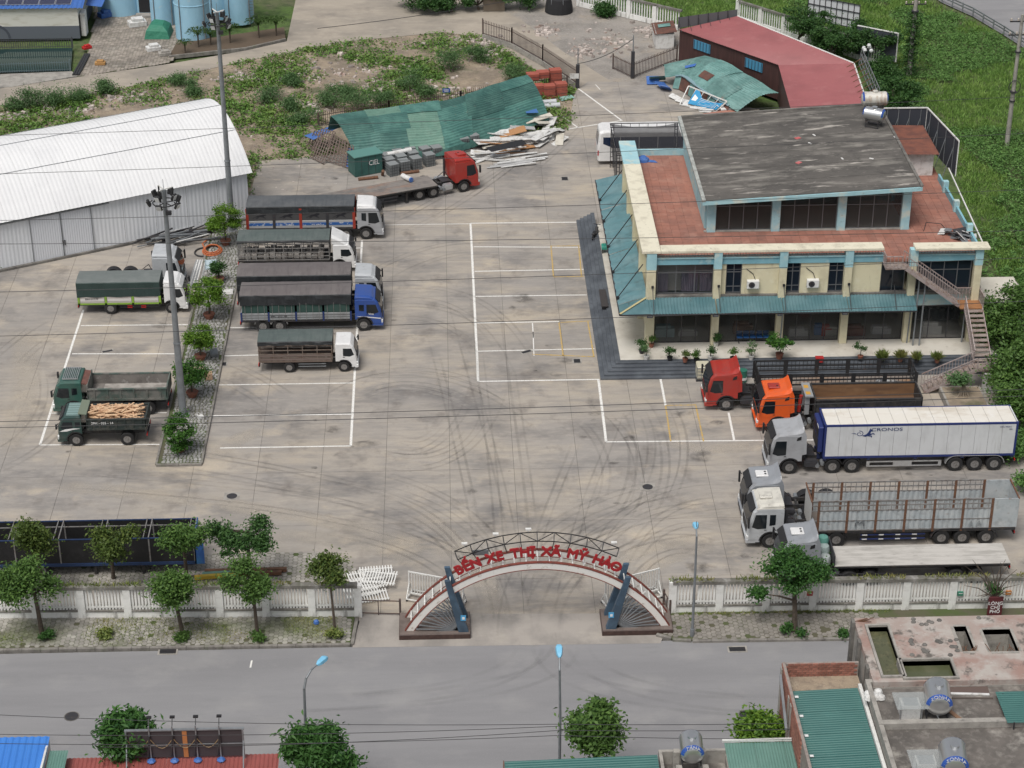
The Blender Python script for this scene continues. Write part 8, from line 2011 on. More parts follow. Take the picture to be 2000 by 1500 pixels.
# the green field
fld = [G(*p) for p in ((1125,-60),(1135,5),(1330,52),(1470,50),(1560,70),(1700,150),(1760,215),(1850,290),(1925,470),(1960,545),(2030,640),(2080,900),(2300,900),(2300,280),(2010,106),(1960,74),(1900,38),(1840,11),(1800,-14),(1760,-60))]
fld = [(p.x, p.y) for p in fld]
pts = scatter(fld, 17000,5); C = []; S = []; C2 = []; S2 = []
for x, y in pts:
 d = nz(x, y, .13,21) + .5 * nz(x, y, .4,7); hgt = .25 + .55 * max(0, d + .25)
 vine = nz(x, y, .09,40) + .35 * nz(x, y, .33,50) > .10
 if vine:
  for _ in range(11): C2.append((x + rnd.gauss(0,.25), y + rnd.gauss(0,.25),-.3 + hgt * rnd.uniform(.4,1.3))); S2.append(rnd.uniform(.12,.28))
 else:
  for _ in range(9): C.append((x + rnd.gauss(0,.25), y + rnd.gauss(0,.25),-.35)); S.append(rnd.uniform(.3,.7) * (.5 + hgt))
tag(link('field_grass', leaves('field_grass', C, np.array(S), L_field, .3,.16,.04, upright=.5)), kind='stuff'); tag(link('field_creepers', leaves('field_creepers', C2, np.array(S2), L_vine, .7,.6)), kind='stuff')
# strip of wild ground beyond the right edge of the yard
pts = scatter([(38.5,100),(60,95),(60,150),(39.5,150),(38.6,128)], 4500,6); C = []; S = []
for x, y in pts:
 for _ in range(5): C.append((x + rnd.gauss(0,.25), y + rnd.gauss(0,.25),-.2 + abs(rnd.gauss(0,.35)))); S.append(rnd.uniform(.18,.4))
tag(link('undergrowth', leaves('undergrowth', C, np.array(S), L_vine, .6,.5)), kind='stuff')
# weeds: on the wall copings, pavement joints, tree feet
C = []; S = []
for _ in range(3600):
 if rnd.random() < .5: x = rnd.uniform(-30,-5.2); y = 97.72 - (x + 5.35) * .022
 else: x = rnd.uniform(12.4,36); y = 97.42 - (x - 12.55) * .012
 if nz(x, 0,.5,2) > -.25: C.append((x, y + rnd.gauss(.02,.1),2.2)); S.append(rnd.uniform(.12,.34))
tag(link('coping_weeds', leaves('coping_weeds', C, np.array(S), L_weed, .2,.2,.05, upright=.3)), kind='stuff')
C = []; S = []
for _ in range(9000):
 x = rnd.uniform(-30,-5.9); y = 95.2 + rnd.random() ** .7 * (2.3 - (x + 5.35) * .022)
 if nz(x, y * 1.5,.35,5) + .12 * (y - 96) > .02: C.append((x, y, .11)); S.append(rnd.uniform(.06,.17))
for _ in range(900): C.append((rnd.uniform(13,25),97.1 + rnd.gauss(0,.08),.1)); S.append(rnd.uniform(.08,.2))
tag(link('pavement_weeds', leaves('pavement_weeds', C, np.array(S), L_weed, .4,.25,.05, upright=.15)), kind='stuff')
for i, (a, b, r_, m, lab) in enumerate(((85,1246,.65, L_mango, 'leafy clump at the foot of the leftmost pavement tree'),(357,1250,.55, L_street, 'leafy clump at the foot of the second pavement tree'),(505,1250,.55, L_street, 'leafy clump at the foot of the third pavement tree'),(655,1248,.7, L_weed, 'grassy clump by the kerb end at the small pavement tree'),(1550,1240,.85, L_mango, 'round bush at the foot of the right pavement tree'),(205,1243,.55, L_weed, 'low grass clump between two left pavement trees'),(1650,1240,.35, L_mango, 'tiny plant on the right pavement near the unfinished house'))):
 p = G(a, b, .1); t = thing('pavement_bush', lab, 'bush', p); P_, cl = crown_pts(12,60, r_ * .8, r_ * .6, r_ * .4,(0,0, r_ * .35),.14,170 + i); link('foliage', leaves('foliage', P_, .17, m), t)
# creepers on the old pole
b = Vector(bpy.data.objects['utility_pole.001'].location)
C = [(rnd.gauss(0,.38), rnd.gauss(0,.38), rnd.uniform(0,6.5)) for _ in range(1500)]; link('creepers', leaves('creepers', C, .3, L_dark), bpy.data.objects['utility_pole.001'])
# ------------------------------------------------------------------ near-side houses
m_pink = mat('pinkish_wet_slab', (.35,.285,.255),.85, space='world', layers=(((.43,.40,.37),.7,.42,.60,.8),((.30,.185,.155),.5,.5,.64,.8),((.10,.09,.08),1.3,.56,.66,.9),((.58,.55,.51),3,.6,.72,.5)), bump=(6,.02))
m_rg = mat('old_grey_roof', (.145,.13,.118),.9, space='world', layers=(((.09,.082,.075),.6,.40,.58,.85),((.33,.31,.28),.9,.54,.68,.85),((.24,.22,.2),3,.5,.7,.6)), bump=(8,.015))
m_teal = mat('teal_house_roof', (.035,.125,.115),.45, layers=(((.05,.155,.14),.6,.45,.65,.6),))
m_teal2 = mat('light_teal_roof', (.12,.235,.20),.5, layers=(((.16,.28,.24),.6,.45,.65,.6),))
def slab_holes(mb, x0, y0, x1, y1, z0, z1, holes):
 xs = sorted({x0, x1, *[h[0] for h in holes], *[h[2] for h in holes]}); ys = sorted({y0, y1, *[h[1] for h in holes], *[h[3] for h in holes]})
 for i in range(len(xs) - 1):
  for j in range(len(ys) - 1):
   cx, cy = (xs[i] + xs[i + 1]) / 2,(ys[j] + ys[j + 1]) / 2
   if not any(h[0] < cx < h[2] and h[1] < cy < h[3] for h in holes): mb.box(xs[i], ys[j], z0, xs[i + 1], ys[j + 1], z1)
 return mb
# unfinished house
ZD = 8.0
nw = G(1680,1207, ZD); ys0 = G(1675,1334, ZD).y; xw = 20.15
dh = thing('unfinished_house', 'unfinished house with a stained pinkish slab roof and flooded pits', 'house', (xw, ys0,0)); do_ = Vector((xw, ys0,0))
def rect(a, b): p, q = G(*a, ZD), G(*b, ZD); return (min(p.x, q.x) - xw, min(p.y, q.y) - ys0, max(p.x, q.x) - xw, max(p.y, q.y) - ys0)
h1 = rect((1700,1225),(1735,1322)); h2 = rect((1757,1292),(1868,1324)); h3 = rect((1862,1224),(1905,1272)); h4 = rect((1918,1230),(1990,1272))
h1 = (.55, h1[1], 1.55, h1[3]); DH = nw.y - ys0; DW = 14.0
slab_holes(MB(m_pink),0,.02, DW, DH, ZD - .3, ZD, [h1, h2, h3, h4]).build('roof_slab', dh)
for h, m in ((h1, mat('algae_water', (.10,.105,.06),.15, space='world', layers=(((.15,.14,.08),2,.5,.65,.8),((.05,.05,.03),5,.55,.7,.7)))),(h2, mat('greenish_water', (.085,.095,.05),.08, space='world', layers=(((.14,.14,.09),.8,.45,.65,.6),)))):
 MB(m).box(h[0], h[1], ZD - .5, h[2], h[3], ZD - .28).build('standing_water', dh)
 for (a, b, c, d) in ((h[0] - .12, h[1] - .12, h[2] + .12, h[1]),(h[0] - .12, h[3], h[2] + .12, h[3] + .12),(h[0] - .12, h[1], h[0], h[3]),(h[2], h[1], h[2] + .12, h[3])): MB(K['concrete']).box(a, b, ZD - .3, c, d, ZD + .12).build('pit_kerb', dh)
for h in (h3, h4):
 MB(mat('mossy_pit_floor', (.12,.13,.07),.9, layers=(((.25,.24,.2),.8,.45,.6,.8),))).box(h[0], h[1], ZD - 1.8, h[2], h[3], ZD - 1.7).build('pit_floor', dh)
 for (a, b, c, d) in ((h[0] - .15, h[1] - .02, h[0], h[3]),(h[2], h[1], h[2] + .15, h[3]),(h[0], h[3], h[2], h[3] + .15),(h[0], h[1] - .15, h[2], h[1])): MB(K['concrete']).box(a, b, ZD - 1.75, c, d, ZD + .02).build('pit_wall', dh)
 for k in range(8): x = h[0] + (h[2] - h[0]) * k / 7; MB(K['rust']).bar((x, h[1], ZD),(x + rnd.uniform(-.3,.3), h[1] + rnd.uniform(.1,.3), ZD + rnd.uniform(.1,.35)),.025).build('rebar', dh)
MB(K['concrete']).box(0,0,0,.25, DH, ZD - .3).box(.25, DH - .25,0, DW, DH, ZD - .3).box(.25,0,0, DW, .25, ZD - .3).build('wall', dh)
for y in (DH - .35,1.2,3.3): MB(K['concrete_dark']).box(-.16, y - .2,0,-.005, y + .2, ZD + .1).build('wall_pier', dh)
for i in range(9): MB(K['rust']).bar((.1 + rnd.uniform(-.1,.3), DH - .3, ZD),(.4 + rnd.uniform(0,.6), DH - .3 + rnd.uniform(-.2,.2), ZD + rnd.uniform(.05,.3)),.025).build('rebar', dh)
for i in range(26):
 x, y = (rnd.uniform(2.2,4.8), rnd.uniform(2.0,3.4)) if i < 18 else (rnd.uniform(2.5,6.5), DH - rnd.uniform(.2,.7)); MB(K['concrete_dark']).lathe([(.14,0),(.12,.05),(.03,.07)], (x, y, ZD),6).build('moss_clump', dh)
# walled roof terrace with brick parapets
ZB = 6.6
xa, yb, ya = 16.15, G(1600,1290, ZB + .8).y, G(1600,1343, ZB).y - .6
bh = thing('brick_house', 'low house with bare red brick walls around a sandy roof yard', 'house', (xa, ya, 0)); bo_ = (xa, ya)
BW, BL = xw - .2 - xa, yb - ya
MB(K['mortar']).box(.2, BL - .18,0, BW, BL - .04, ZB + .75).build('back_wall_core', bh); MB(K['mortar']).box(.04,-6.5,0,.18, BL, ZB + .75).build('side_wall_core', bh)
MB(m_dirt).box(.2,-.2, ZB - .2, BW, BL - .2, ZB).build('yard_floor', bh)
bw_, bh_ = .30,.13
brick_b = MB(K['brick']).box(-bw_ / 2 + .012,-.03,0, bw_ / 2 - .012,.03, bh_ - .02).mesh('brick'); nb_ = 0
for r_ in range(6):
 for k in range(int(BW / bw_)):
  x = .3 + bw_ * (k + (.5 if r_ % 2 else 0))
  if x < BW - .1: link('brick', brick_b, bh, (x, BL - .19, ZB + .0 + r_ * bh_),0); nb_ += 1
for r_ in range(12):
 for k in range(20):
  y = BL - .2 - bw_ * (k + (.5 if r_ % 2 else 0)); link('brick', brick_b, bh, (.035, y, ZB + .75 - (r_ + 1) * bh_), PI / 2); nb_ += 1
rest = MB(mat('brickwork_rest', (.27,.12,.09),.9, layers=(((.15,.08,.065),4,.45,.65,.7),), island=.3))
for r_ in range(12,55):
 for k in range(26):
  y = BL - .2 - bw_ * (k + (.5 if r_ % 2 else 0)); z = ZB + .75 - (r_ + 1) * bh_
  if z > 0: rest.box(.005, y - bw_ / 2 + .012, z, .06, y + bw_ / 2 - .012, z + bh_ - .02)
rest.build('brickwork', bh)['kind'] = 'stuff'
for y in (BL - .3, BL - 2.6,-1.5): MB(K['concrete']).box(-.05, y - .14,0,-.0, y + .14, ZB + .6).build('wall_pier', bh)
MB(K['galv']).bar((-.12, BL - .6, ZB + .4),(-.3,-2.2, ZB - .3),.12).build('gutter_pipe', bh)
# teal sheet roof in front
ZT = 6.9
q = [G(*p, ZT) for p in ((1548,1350),(1672,1338),(1745,1510),(1570,1515))]
th = thing('teal_roof_house', 'house with a plain dark teal sheet roof beside the grey roof', 'house', (q[0].x, q[0].y, 0)); o_ = Vector((q[0].x, q[0].y, 0))
x0_, x1_, yt_, yb_ = q[0].x, q[1].x, q[0].y, 70.5
for i in range(6):
 y1_, y0_ = yt_ - (yt_ - yb_) * i / 6, yt_ - (yt_ - yb_) * (i + 1) / 6
 corr(MB(m_teal),(0, y0_ - o_.y + .01, ZT - .05 * 0),(0, y1_ - y0_ - .01,0),(x1_ - x0_, 0,.12),.16,.03).build('roof_sheet', th)
MB(K['white_paint']).box(-.08, yb_ - o_.y, 0,-.02,0, ZT - .1).build('west_wall', th); MB(m_teal).box(-.12, yb_ - o_.y, ZT - 1.2,-.08,0, ZT - .05).build('fascia', th); MB(K['white_paint']).bar((x1_ - x0_ + .1, yb_ - o_.y, ZT + .2),(x1_ - x0_ + .1,.1, ZT + .2),.16,.2).build('verge_trim', th)
for k in range(5): MB(T_white).box(.02,-.6 - k * 1.5, ZT + .04,.2,-.45 - k * 1.5, ZT + .07).build('roof_clip', th)
# grey roofed house with tank and skylight
ZE = 7.6
ye1, ye0 = G(1700,1338, ZE).y, G(1700,1425, ZE).y
eh = thing('grey_roof_house', 'house with a weathered grey flat roof strewn with debris', 'house', (x1_ + .25, ye0,0)); eo = Vector((x1_ + .25, ye0,0)); EW, EL = 14.0, ye1 - ye0
MB(m_rg).box(0,0, ZE - .2, EW, EL, ZE).build('roof_slab', eh); MB(K['concrete']).box(-.02,0,0,.1, EL, ZE - .2).box(.1, EL - .1,0, EW, EL, ZE - .2).build('wall', eh)
for b in ((-.06,0,.16, EL + .05),(.16, EL - .18, EW, EL + .05),(.16,-.02, EW, .3)): MB(K['concrete']).box(b[0], b[1], ZE - .05, b[2], b[3], ZE + .32).build('parapet', eh)
def skylight(label, px, py, z, s_=1.0):
 p = G(px, py, z); t = thing('skylight_box', label, 'skylight', p)
 m_g = glassmat('pale_glass', (.45,.48,.48),.1,.35); MB(K['white_paint']).box(-.45 * s_, -.35 * s_, 0,.45 * s_, .35 * s_, .75 * s_).build('box', t); MB(m_g).box(-.75 * s_, -.65 * s_, .80 * s_, .75 * s_, .65 * s_, .84 * s_).build('glass_lid', t); MB(K['alu']).box(-.35 * s_, -.3 * s_, .76 * s_, .35 * s_, .3 * s_, .79 * s_).build('frame', t)
 for x in (-.5,.5): MB(K['alu']).box(x * s_ - .03,-.4 * s_, .0, x * s_ + .03,-.34 * s_, .8 * s_).build('post', t)
skylight('glass skylight box on the grey roof beside the upper steel tank', 1775,1396, ZE); skylight('glass skylight box on the lowest right roof', 1805,1510, ZE)
def up_tank(label, px, py, z, text, r=.62, L_=1.35):
 p = G(px, py, z); return water_tank('water_tank', label, (p.x, p.y, z), PI / 2 - .12, L_, r, text, m_inox, .35, True, .26)
up_tank('shiny steel water tank with blue lettered end on the grey roof', 1828,1392, ZE, 'SONHA'); up_tank('shiny steel water tank on the lowest right roof', 1858,1512, ZE, 'SONHA')
t = thing('loose_teal_sheet', 'teal sheet roof corner at the right edge of the grey roof', 'roof sheet', G(1968,1412, ZE + .4)); corr(MB(m_teal),(0,0,0),(0,2.4,0),(3,0,0),.16,.03).build('sheet', t)
for k in (0,2.2): MB(K['dark_steel']).box(.3, k, -.4,.36, k + .06,0).box(2.6, k, -.4,2.66, k + .06,0).build('prop', t)
def lying(name, label, cat, px, py, z, L_, w_, h_, rz, m): return tag(MB(m).box(-L_ / 2,-w_ / 2,0, L_ / 2, w_ / 2, h_).build(name, None, G(px, py, z + .005), rz, bevel=.01), label, cat)
lying('plywood_sheet', 'warped dark plywood sheet lying on the grey roof', 'board', 1885,1345, ZE, 2.2,.9,.04,-.05, mat('dark_plywood', (.12,.085,.075),.8)); lying('white_plank', 'white plank lying next to the plywood on the grey roof', 'plank', 1885,1356, ZE, 2.3,.14,.06,-.08, K['white_sheet']); lying('brown_plank', 'brown plank leaning toward the steel tank on the grey roof', 'plank', 1858,1392, ZE, 1.5,.22,.05,-1.05, mat('brown_plank', (.22,.13,.08),.8)); lying('long_plank', 'thin dark plank on the grey roof', 'plank', 1890,1364, ZE, 2.4,.1,.05,-.05, mat('dark_plank', (.1,.08,.07),.8))
p = G(1706,1360, ZE); t = thing('white_bag_heap', 'crumpled white bags heaped at the corner of the grey roof', 'bags', p)
for i in range(6): MB(K['white_sheet']).lathe([(.1,0),(.24,.06),(.18,.2),(.04,.26)], (rnd.uniform(-.35,.35), rnd.uniform(-.3,.3),0),7).build('bag', t)
p = G(1720,1342, ZE); t = thing('brick_heap', 'small heap of orange bricks on the grey roof edge', 'bricks', p)
for i in range(9): o = MB(K['brick']).box(-.12,-.06,0,.12,.06,.07).build('brick', t, (rnd.uniform(-.5,.5), rnd.uniform(-.15,.15),.07 * (i % 2)), rnd.uniform(0,3))
tag(MB(m_inox).tube([tuple(G(1828,1392, ZE + .3)), tuple(G(1838,1412, ZE + .05)), tuple(G(1830,1420, ZE + .05))], .035,6).build('drain_pipe'), 'thin bent drain pipe below the grey roof tank', 'pipe')
# lowest right roof
fh = thing('lower_grey_house', 'dark grey flat roof at the bottom right corner', 'house', (x1_ + .25, ye0 - 8,0)); MB(m_rg).box(0,0, ZE - .2, EW, 7.97, ZE - .01).build('roof_slab', fh); MB(K['concrete']).box(-.02,0,0,.1,7.95, ZE - .2).build('wall', fh); MB(K['concrete']).box(-.06,0, ZE - .05,.16,7.97, ZE + .3).build('parapet', fh)
# bottom centre: long teal roof, tank terrace, light teal roof
ZL = 5.6
a, b = G(985,1487, ZL), G(1288,1474, ZL)
t = thing('long_teal_house', 'long teal ribbed roof at the bottom centre', 'house', (a.x, a.y, 0)); W_ = b.x - a.x - .1
for i in range(4): corr(MB(m_teal2 if False else m_teal),(0,-2 * (i + 1) + .01, ZL),(0,1.98,0),(W_, .25,0),.18,.03).build('roof_sheet', t)
MB(K['rust']).box(-.06,-8, ZL - .3,-.01,0, ZL + .05).build('verge_board', t); MB(K['concrete']).box(.05,-8,0,.2,-.05, ZL - .1).box(.2,-.2,0, W_, -.05, ZL - .1).build('wall', t)
c, d = G(1440,1462,5.2), G(1560,1452,5.2)
t = thing('tank_terrace', 'small roof terrace carrying the lettered steel tank', 'roof terrace', (b.x, b.y, 0)); MB(m_rg).box(.02,-5,4.6,3.3,.4,4.75).build('floor', t)
for q_ in ((0,-5,.16,.5),(.16,.34,3.4,.5)): MB(K['concrete']).box(q_[0], q_[1], 0, q_[2], q_[3], 5.5).build('parapet', t)
for x in (.75,2.0): [MB(K['concrete']).box(x - .14, y_, 4.75, x + .14, y_ + .3,6.1).build('pier', t) for y_ in (-1.7,-.5)]
p = GY(1340,1462, b.y - 1.0); water_tank('water_tank', 'steel water tank with blue lettered end on concrete piers', (b.x + 1.37, b.y - .95,6.0), PI / 2 - .03,1.15,.55, 'TÂNÁ', m_inox, .25, True, .26)
MB(K['white_paint']).box(2.3,-2.2,4.78,3.2,-1.9,5.1).build('pipe_box', t)
e0_, e1_ = G(1410,1458,5.6), G(1562,1454,5.6)
t = thing('light_teal_house', 'pale teal ribbed roof between the tank terrace and the dark teal roof', 'house', (e0_.x + .15, e0_.y, 0))
for i in range(3): corr(MB(m_teal2),(i * .95 * 1.5,-6,5.4),(1.41,0,0),(0,6.3,.15),.14,.025).build('roof_sheet', t)
MB(K['white_paint']).bar((-.1,.35,5.66),(4.4,.35,5.66),.12).build('ridge_pipe', t); MB(K['concrete']).box(0,-6,0,4.2,.2,5.25).build('wall', t)
# bottom left: red sheet roof, billboard back, blue roof
ZR = 4.0
a, b = G(108,1482, ZR), G(545,1482, ZR)
t = thing('red_sheet_house', 'faded red ribbed roof at the bottom left', 'house', (a.x, a.y, 0)); W_ = b.x - a.x
m_red2 = mat('house_red_sheet', (.30,.085,.075),.55, layers=(((.23,.07,.06),.8,.45,.65,.6),))
for i in range(4): corr(MB(m_red2),(W_ * i / 4,-5, ZR - .3),(W_ / 4 - .01,0,0),(0,5,.3),.2,.03).build('roof_sheet', t)
MB(K['concrete']).box(.1,-5,0, W_ - .1,-.2, ZR - .35).build('wall', t)
a, b = GY(245,1428,80.2), GY(474,1428,80.2); zb_ = GY(250,1482,80.2).z
t = thing('roof_billboard', 'back of a dark brown roof billboard with hanging cables', 'billboard', (a.x, 80.2, zb_)); W_, H_ = b.x - a.x, a.z - zb_
for i in range(5):
 m = mat('billboard_brown_back', (.055,.045,.05),.8)
 MB(m).box(W_ * i / 5 + .01,0,.05, W_ * (i + 1) / 5 - .01,.05, H_ - .04).build('panel', t)
MB(mat('orange_strip', (.42,.17,.06),.7)).box(W_ * .48,-.03,.05, W_ * .52,-.005, H_ - .04).build('orange_strip', t)
MB(K['galv']).box(-.06,-.05, H_ - .03, W_ + .06,.1, H_ + .03).build('top_trim', t)
for x in (0, W_): MB(K['galv']).bar((x, -.04,-.5),(x, -.04, H_),.08).bar((x, -.05, H_ * .6),(x + .0,-1.0,-.45),.06).build('end_post', t)
MB(K['galv']).bar((0,-.06, H_ * .5),(W_, -.06, H_ * .5),.05).build('mid_rail', t)
for i in range(4):
 x = W_ * (i + 1) / 5; MB(K['galv']).bar((x, -.08,0),(x, -.08, H_ + .3),.06).build('mast', t); MB(K['black']).box(x - .12,.25, H_ + .5, x + .12,.4, H_ + .58).bar((x, 0, H_ + .2),(x, .3, H_ + .55),.04).build('spotlight', t)
 MB(K['cable']).tube([(x, -.1, H_ * .85),(x - .05,-.14, H_ * .5),(x - .15,-.12,.2)], .05,5).build('hanging_cable', t)
 MB(mat('tan_cable', (.3,.2,.1),.7)).tube([(x - W_ / 5 * (k / 8),-.1, H_ * (.75 - .35 * math.sin(PI * k / 8))) for k in range(9)], .018,4).build('loop_cable', t)
 MB(K['blue_sheet']).lathe([(.2,0),(.22,.05),(.1,.14)], (x, -.2,-.05),7).build('blue_rag', t)
ZU = 5.0
a, b = G(-60,1442, ZU), G(97,1440, ZU)
t = thing('blue_roof_house', 'bright blue ribbed roof in the bottom left corner', 'house', (a.x, a.y, 0)); W_ = b.x - a.x
m_bl2 = mat('bright_blue_sheet', (.045,.19,.58),.45, layers=(((.06,.24,.64),.8,.45,.65,.5),))
for i in range(4): corr(MB(m_bl2),(W_ * i / 4,-5, ZU - .9),(W_ / 4 - .005,0,0),(0,5,.9),.3,.04).build('roof_sheet', t)
MB(K['white_sheet']).box(W_ - .12,-5,0, W_ - .02,-.1, ZU - .1).box(.1,-.2,0, W_ - .12,-.1, ZU - .1).build('wall', t)
corr(MB(m_teal2),(W_ + .05,-3, ZU - .5),(.9,0,0),(0,2.4,.1),.12,.02).build('side_awning', t)
# ------------------------------------------------------------------ small things about the yard
def P3(px, py, z=0.0): return G(px, py, z)
p = P3(365,470); t = thing('steel_scrap_heap', 'heap of dark steel sections along the warehouse wall', 'scrap heap', (p.x, p.y, 0))
for i in range(46):
 c = G(rnd.uniform(285,415),0,0) if False else G(rnd.uniform(290,412),466 + rnd.uniform(-14,16)) - p; a = ang + rnd.gauss(0,.18); L_ = rnd.uniform(1.2,4.0); d = Vector((math.cos(a), math.sin(a), rnd.gauss(0,.05))) * (L_ / 2); z = Vector((0,0,.12 + abs(rnd.gauss(0,.3))))
 MB(K['white_sheet'] if i % 12 == 0 else K['dark_steel'] if i % 3 else K['galv']).bar(c - d + z, c + d + z, rnd.uniform(.06,.16), rnd.uniform(.05,.1)).build('steel_section', t)
p = P3(415,494); t = thing('orange_hose', 'coiled orange hose lying on the island', 'hose', (p.x, p.y, .14))
m_or = mat('orange_hose', (.50,.14,.05),.5)
for k in range(3): MB(m_or).tube([((.75 - .1 * k) * math.cos(2 * PI * i / 20),(.95 - .1 * k) * math.sin(2 * PI * i / 20),.06 + .09 * k) for i in range(21)], .055,6).build('coil', t)
MB(m_or).tube([(-.6,.3,.05),(-.9,1.4,.05),(-.5,2.2,.05)], .055,6).build('tail', t)
p = P3(398,494); t = thing('black_hose', 'coiled black hose beside the orange hose', 'hose', (p.x, p.y, .02)); MB(K['cable']).tube([(.7 * math.cos(2 * PI * i / 18),.8 * math.sin(2 * PI * i / 18),.06) for i in range(19)], .06,6).build('coil', t)
p = P3(382,535); t = thing('white_bar_stack', 'row of white steel bars lying beside the island', 'steel bars', (p.x, p.y, 0))
for i in range(9): a, b = G(366 + i * 3.4,565 - i * 1.5,.07), G(384 + i * 2.4,508,.07); MB(K['white_paint'] if i % 2 else K['alu']).bar(a - p, b - p, .09).build('bar', t)
for (px, py, L_, w_, h_, rz, m, nm, lab) in ((441,572,1.1,.8,.12,.1, K['white_sheet'], 'white_tray', 'shallow white tray on the island beside the truck'),(412,518,.9,1.6,.1,.1, mat('pale_blue_board', (.45,.55,.6),.6), 'pale_board', 'pale blue board lying under the island hoses'),(386,722,.9,.6,.15,.4, mat('tan_board', (.42,.34,.26),.8), 'tan_board', 'tan board behind the yellow-green clipped bush'),(408,740,.5,.45,.5,.2, mat('stack_of_logs', (.45,.30,.2),.8), 'log_bundle', 'small bundle of cut logs on the island'),(388,758,.5,.7,.3,.1, K['white_sheet'], 'white_crate', 'white crate behind the dark clipped bush'),(392,817,.4,.35,.2,.5, K['white_sheet'], 'white_rag', 'crumpled white bag on the island'),(418,692,.55,.9,.25,.2, K['galv'], 'chair_frame', 'broken grey chair frame on the island edge')):
 q = P3(px, py, .15); tag(MB(m).box(-L_ / 2,-w_ / 2,0, L_ / 2, w_ / 2, h_).box(-L_ / 2,-w_ / 2, h_, -L_ / 2 + .05, w_ / 2, h_ + .1).build(nm, None, q, rz, bevel=.02), lab, 'clutter')
# along the station
p = P3(1372,738); t = thing('liquid_tote', 'cream caged liquid tote beside the dark red cab', 'tote', (p.x, p.y, 0)); MB(mat('cream_plastic', (.55,.52,.40),.5)).box(-.45,-.5,.12,.45,.5,1.1).build('tank', t, bevel=.06); MB(K['dark_steel']).box(-.5,-.55,0,.5,.55,.12).build('pallet', t)
for k in range(4): MB(K['galv']).box(-.48,-.53,.25 + k * .25,.48,-.51,.28 + k * .25).box(-.48 + k * .31,-.53,.12,-.45 + k * .31,-.51,1.1).build('cage_bar', t)
p = P3(1450,745); t = thing('oil_drum', 'green and white oil drum behind the dark red cab', 'drum', (p.x, p.y, 0)); MB(mat('green_drum', (.03,.15,.11),.5)).lathe([(.3,0),(.3,.45),(.32,.47),(.3,.5),(.3,.9),(.28,.9)], n=14).build('shell', t); MB(T_white).lathe([(.305,.2),(.308,.25),(.308,.35),(.305,.4)], n=14).build('label_band', t)
p = P3(1470,668,.75); t = thing('seat_row', 'row of five blue plastic waiting seats outside the shop window', 'chairs', (p.x, p.y, .75)); m_seat = mat('blue_plastic_seat', (.03,.13,.36),.4)
for i in range(5): MB(m_seat).box(-1.15 + i * .47,-.2,.4,-.75 + i * .47,.2,.45).box(-1.15 + i * .47,.16,.45,-.75 + i * .47,.22,.82).build('seat', t, bevel=.03)
MB(K['dark_steel']).box(-1.1,-.04,.33,1.1,.04,.4).build('beam', t)
for x in (-1.0,1.0): MB(K['dark_steel']).box(x - .03,-.22,0, x + .03,.22,.05).box(x - .03,-.03,.05, x + .03,.03,.33).build('leg', t)
p = P3(1600,706,.75); tag(MB(mat('red_plastic_crate', (.40,.03,.03),.5)).box(-.25,-.18,0,.25,.18,.3).box(-.28,-.21,.3,.28,.21,.34).build('red_crate', None, p), 'small red plastic crate on the podium edge', 'crate')
for (px, py, c, h_, lab) in ((1560,660,(.75,.75,.73),.6, 'white box behind the third shop window'),(1600,655,(.05,.2,.5),.8, 'blue water jug rack behind the shop glass'),(1615,660,(.5,.04,.03),.8, 'red container behind the shop glass'),(1631,660,(.55,.53,.5),.7, 'white drum behind the shop glass'),(1300,668,(.45,.60,.62),.9, 'pale blue chest freezer behind the first shop window'),(1345,662,(.6,.6,.58),.5, 'white counter behind the first shop window'),(1450,650,(.30,.16,.10),.9, 'brown shelf in the second shop'),(1670,655,(.22,.06,.04),.8, 'dark red table behind the fourth shop window'),(1720,650,(.7,.7,.7),.6, 'white bags behind the fourth shop window'),(1820,655,(.62,.62,.6),.9, 'long white counter in the corner room')):
 q = P3(px, py, .77); q.y = max(q.y, 130.2 + rnd.uniform(0,.5)); w_ = .35 if h_ > .75 and px not in (1300,1450,1670,1820) else .7
 tag(MB(mat('shop_goods', c, .6)).box(-w_, -.25,0, w_, .25, h_ * .75).box(-w_ * .9,-.2, h_ * .75, w_ * .6,.2, h_).build('shop_goods', None, q, bevel=.03), lab, 'shop goods')
for i in range(6): q = P3(1795 + i * 14,640,.77); tag(MB(K['black']).lathe([(.28,0),(.3,.1),(.3,.6),(.2,.75)], (0,0,.7),10).build('dark_motor', None, (q.x, 131.3,.77)), ORD[i if i < 5 else -1] + ' dark drum on the counter in the corner room', 'drum', 'dark drums in the corner room')
p = P3(1178,592,.5); t = thing('dark_bench', 'dark slatted bench lying on the station steps', 'bench', (11.5, p.y, .62)); MB(mat('dark_bench', (.05,.045,.045),.7)).box(-.25,-1.4,.25,.25,1.4,.33).build('top', t)
for y in (-1.2,1.2): MB(K['black']).box(-.2, y - .1,0,.2, y + .1,.25).build('leg', t)
p = P3(1180,492,.75); t = thing('green_cart', 'small green covered cart under the teal canopy', 'cart', (12.25, p.y, .75)); MB(mat('green_cart', (.03,.26,.20),.5)).box(-.3,-.35,.3,.3,.35,.6).build('box', t, bevel=.06); MB(K['black']).box(-.25,-.3,0,-.2,.3,.3).box(.2,-.3,0,.25,.3,.3).build('leg', t)
p = P3(1167,462,.6); t = thing('motor_scooter', 'dark motor scooter parked on the station steps', 'scooter', (11.7, p.y, .5), R(70))
for x in (-.55,.55): MB(K['rubber']).tube([(x + .25 * math.cos(2 * PI * i / 12),0,.27 + .25 * math.sin(2 * PI * i / 12)) for i in range(13)], .05,6).build('wheel', t)
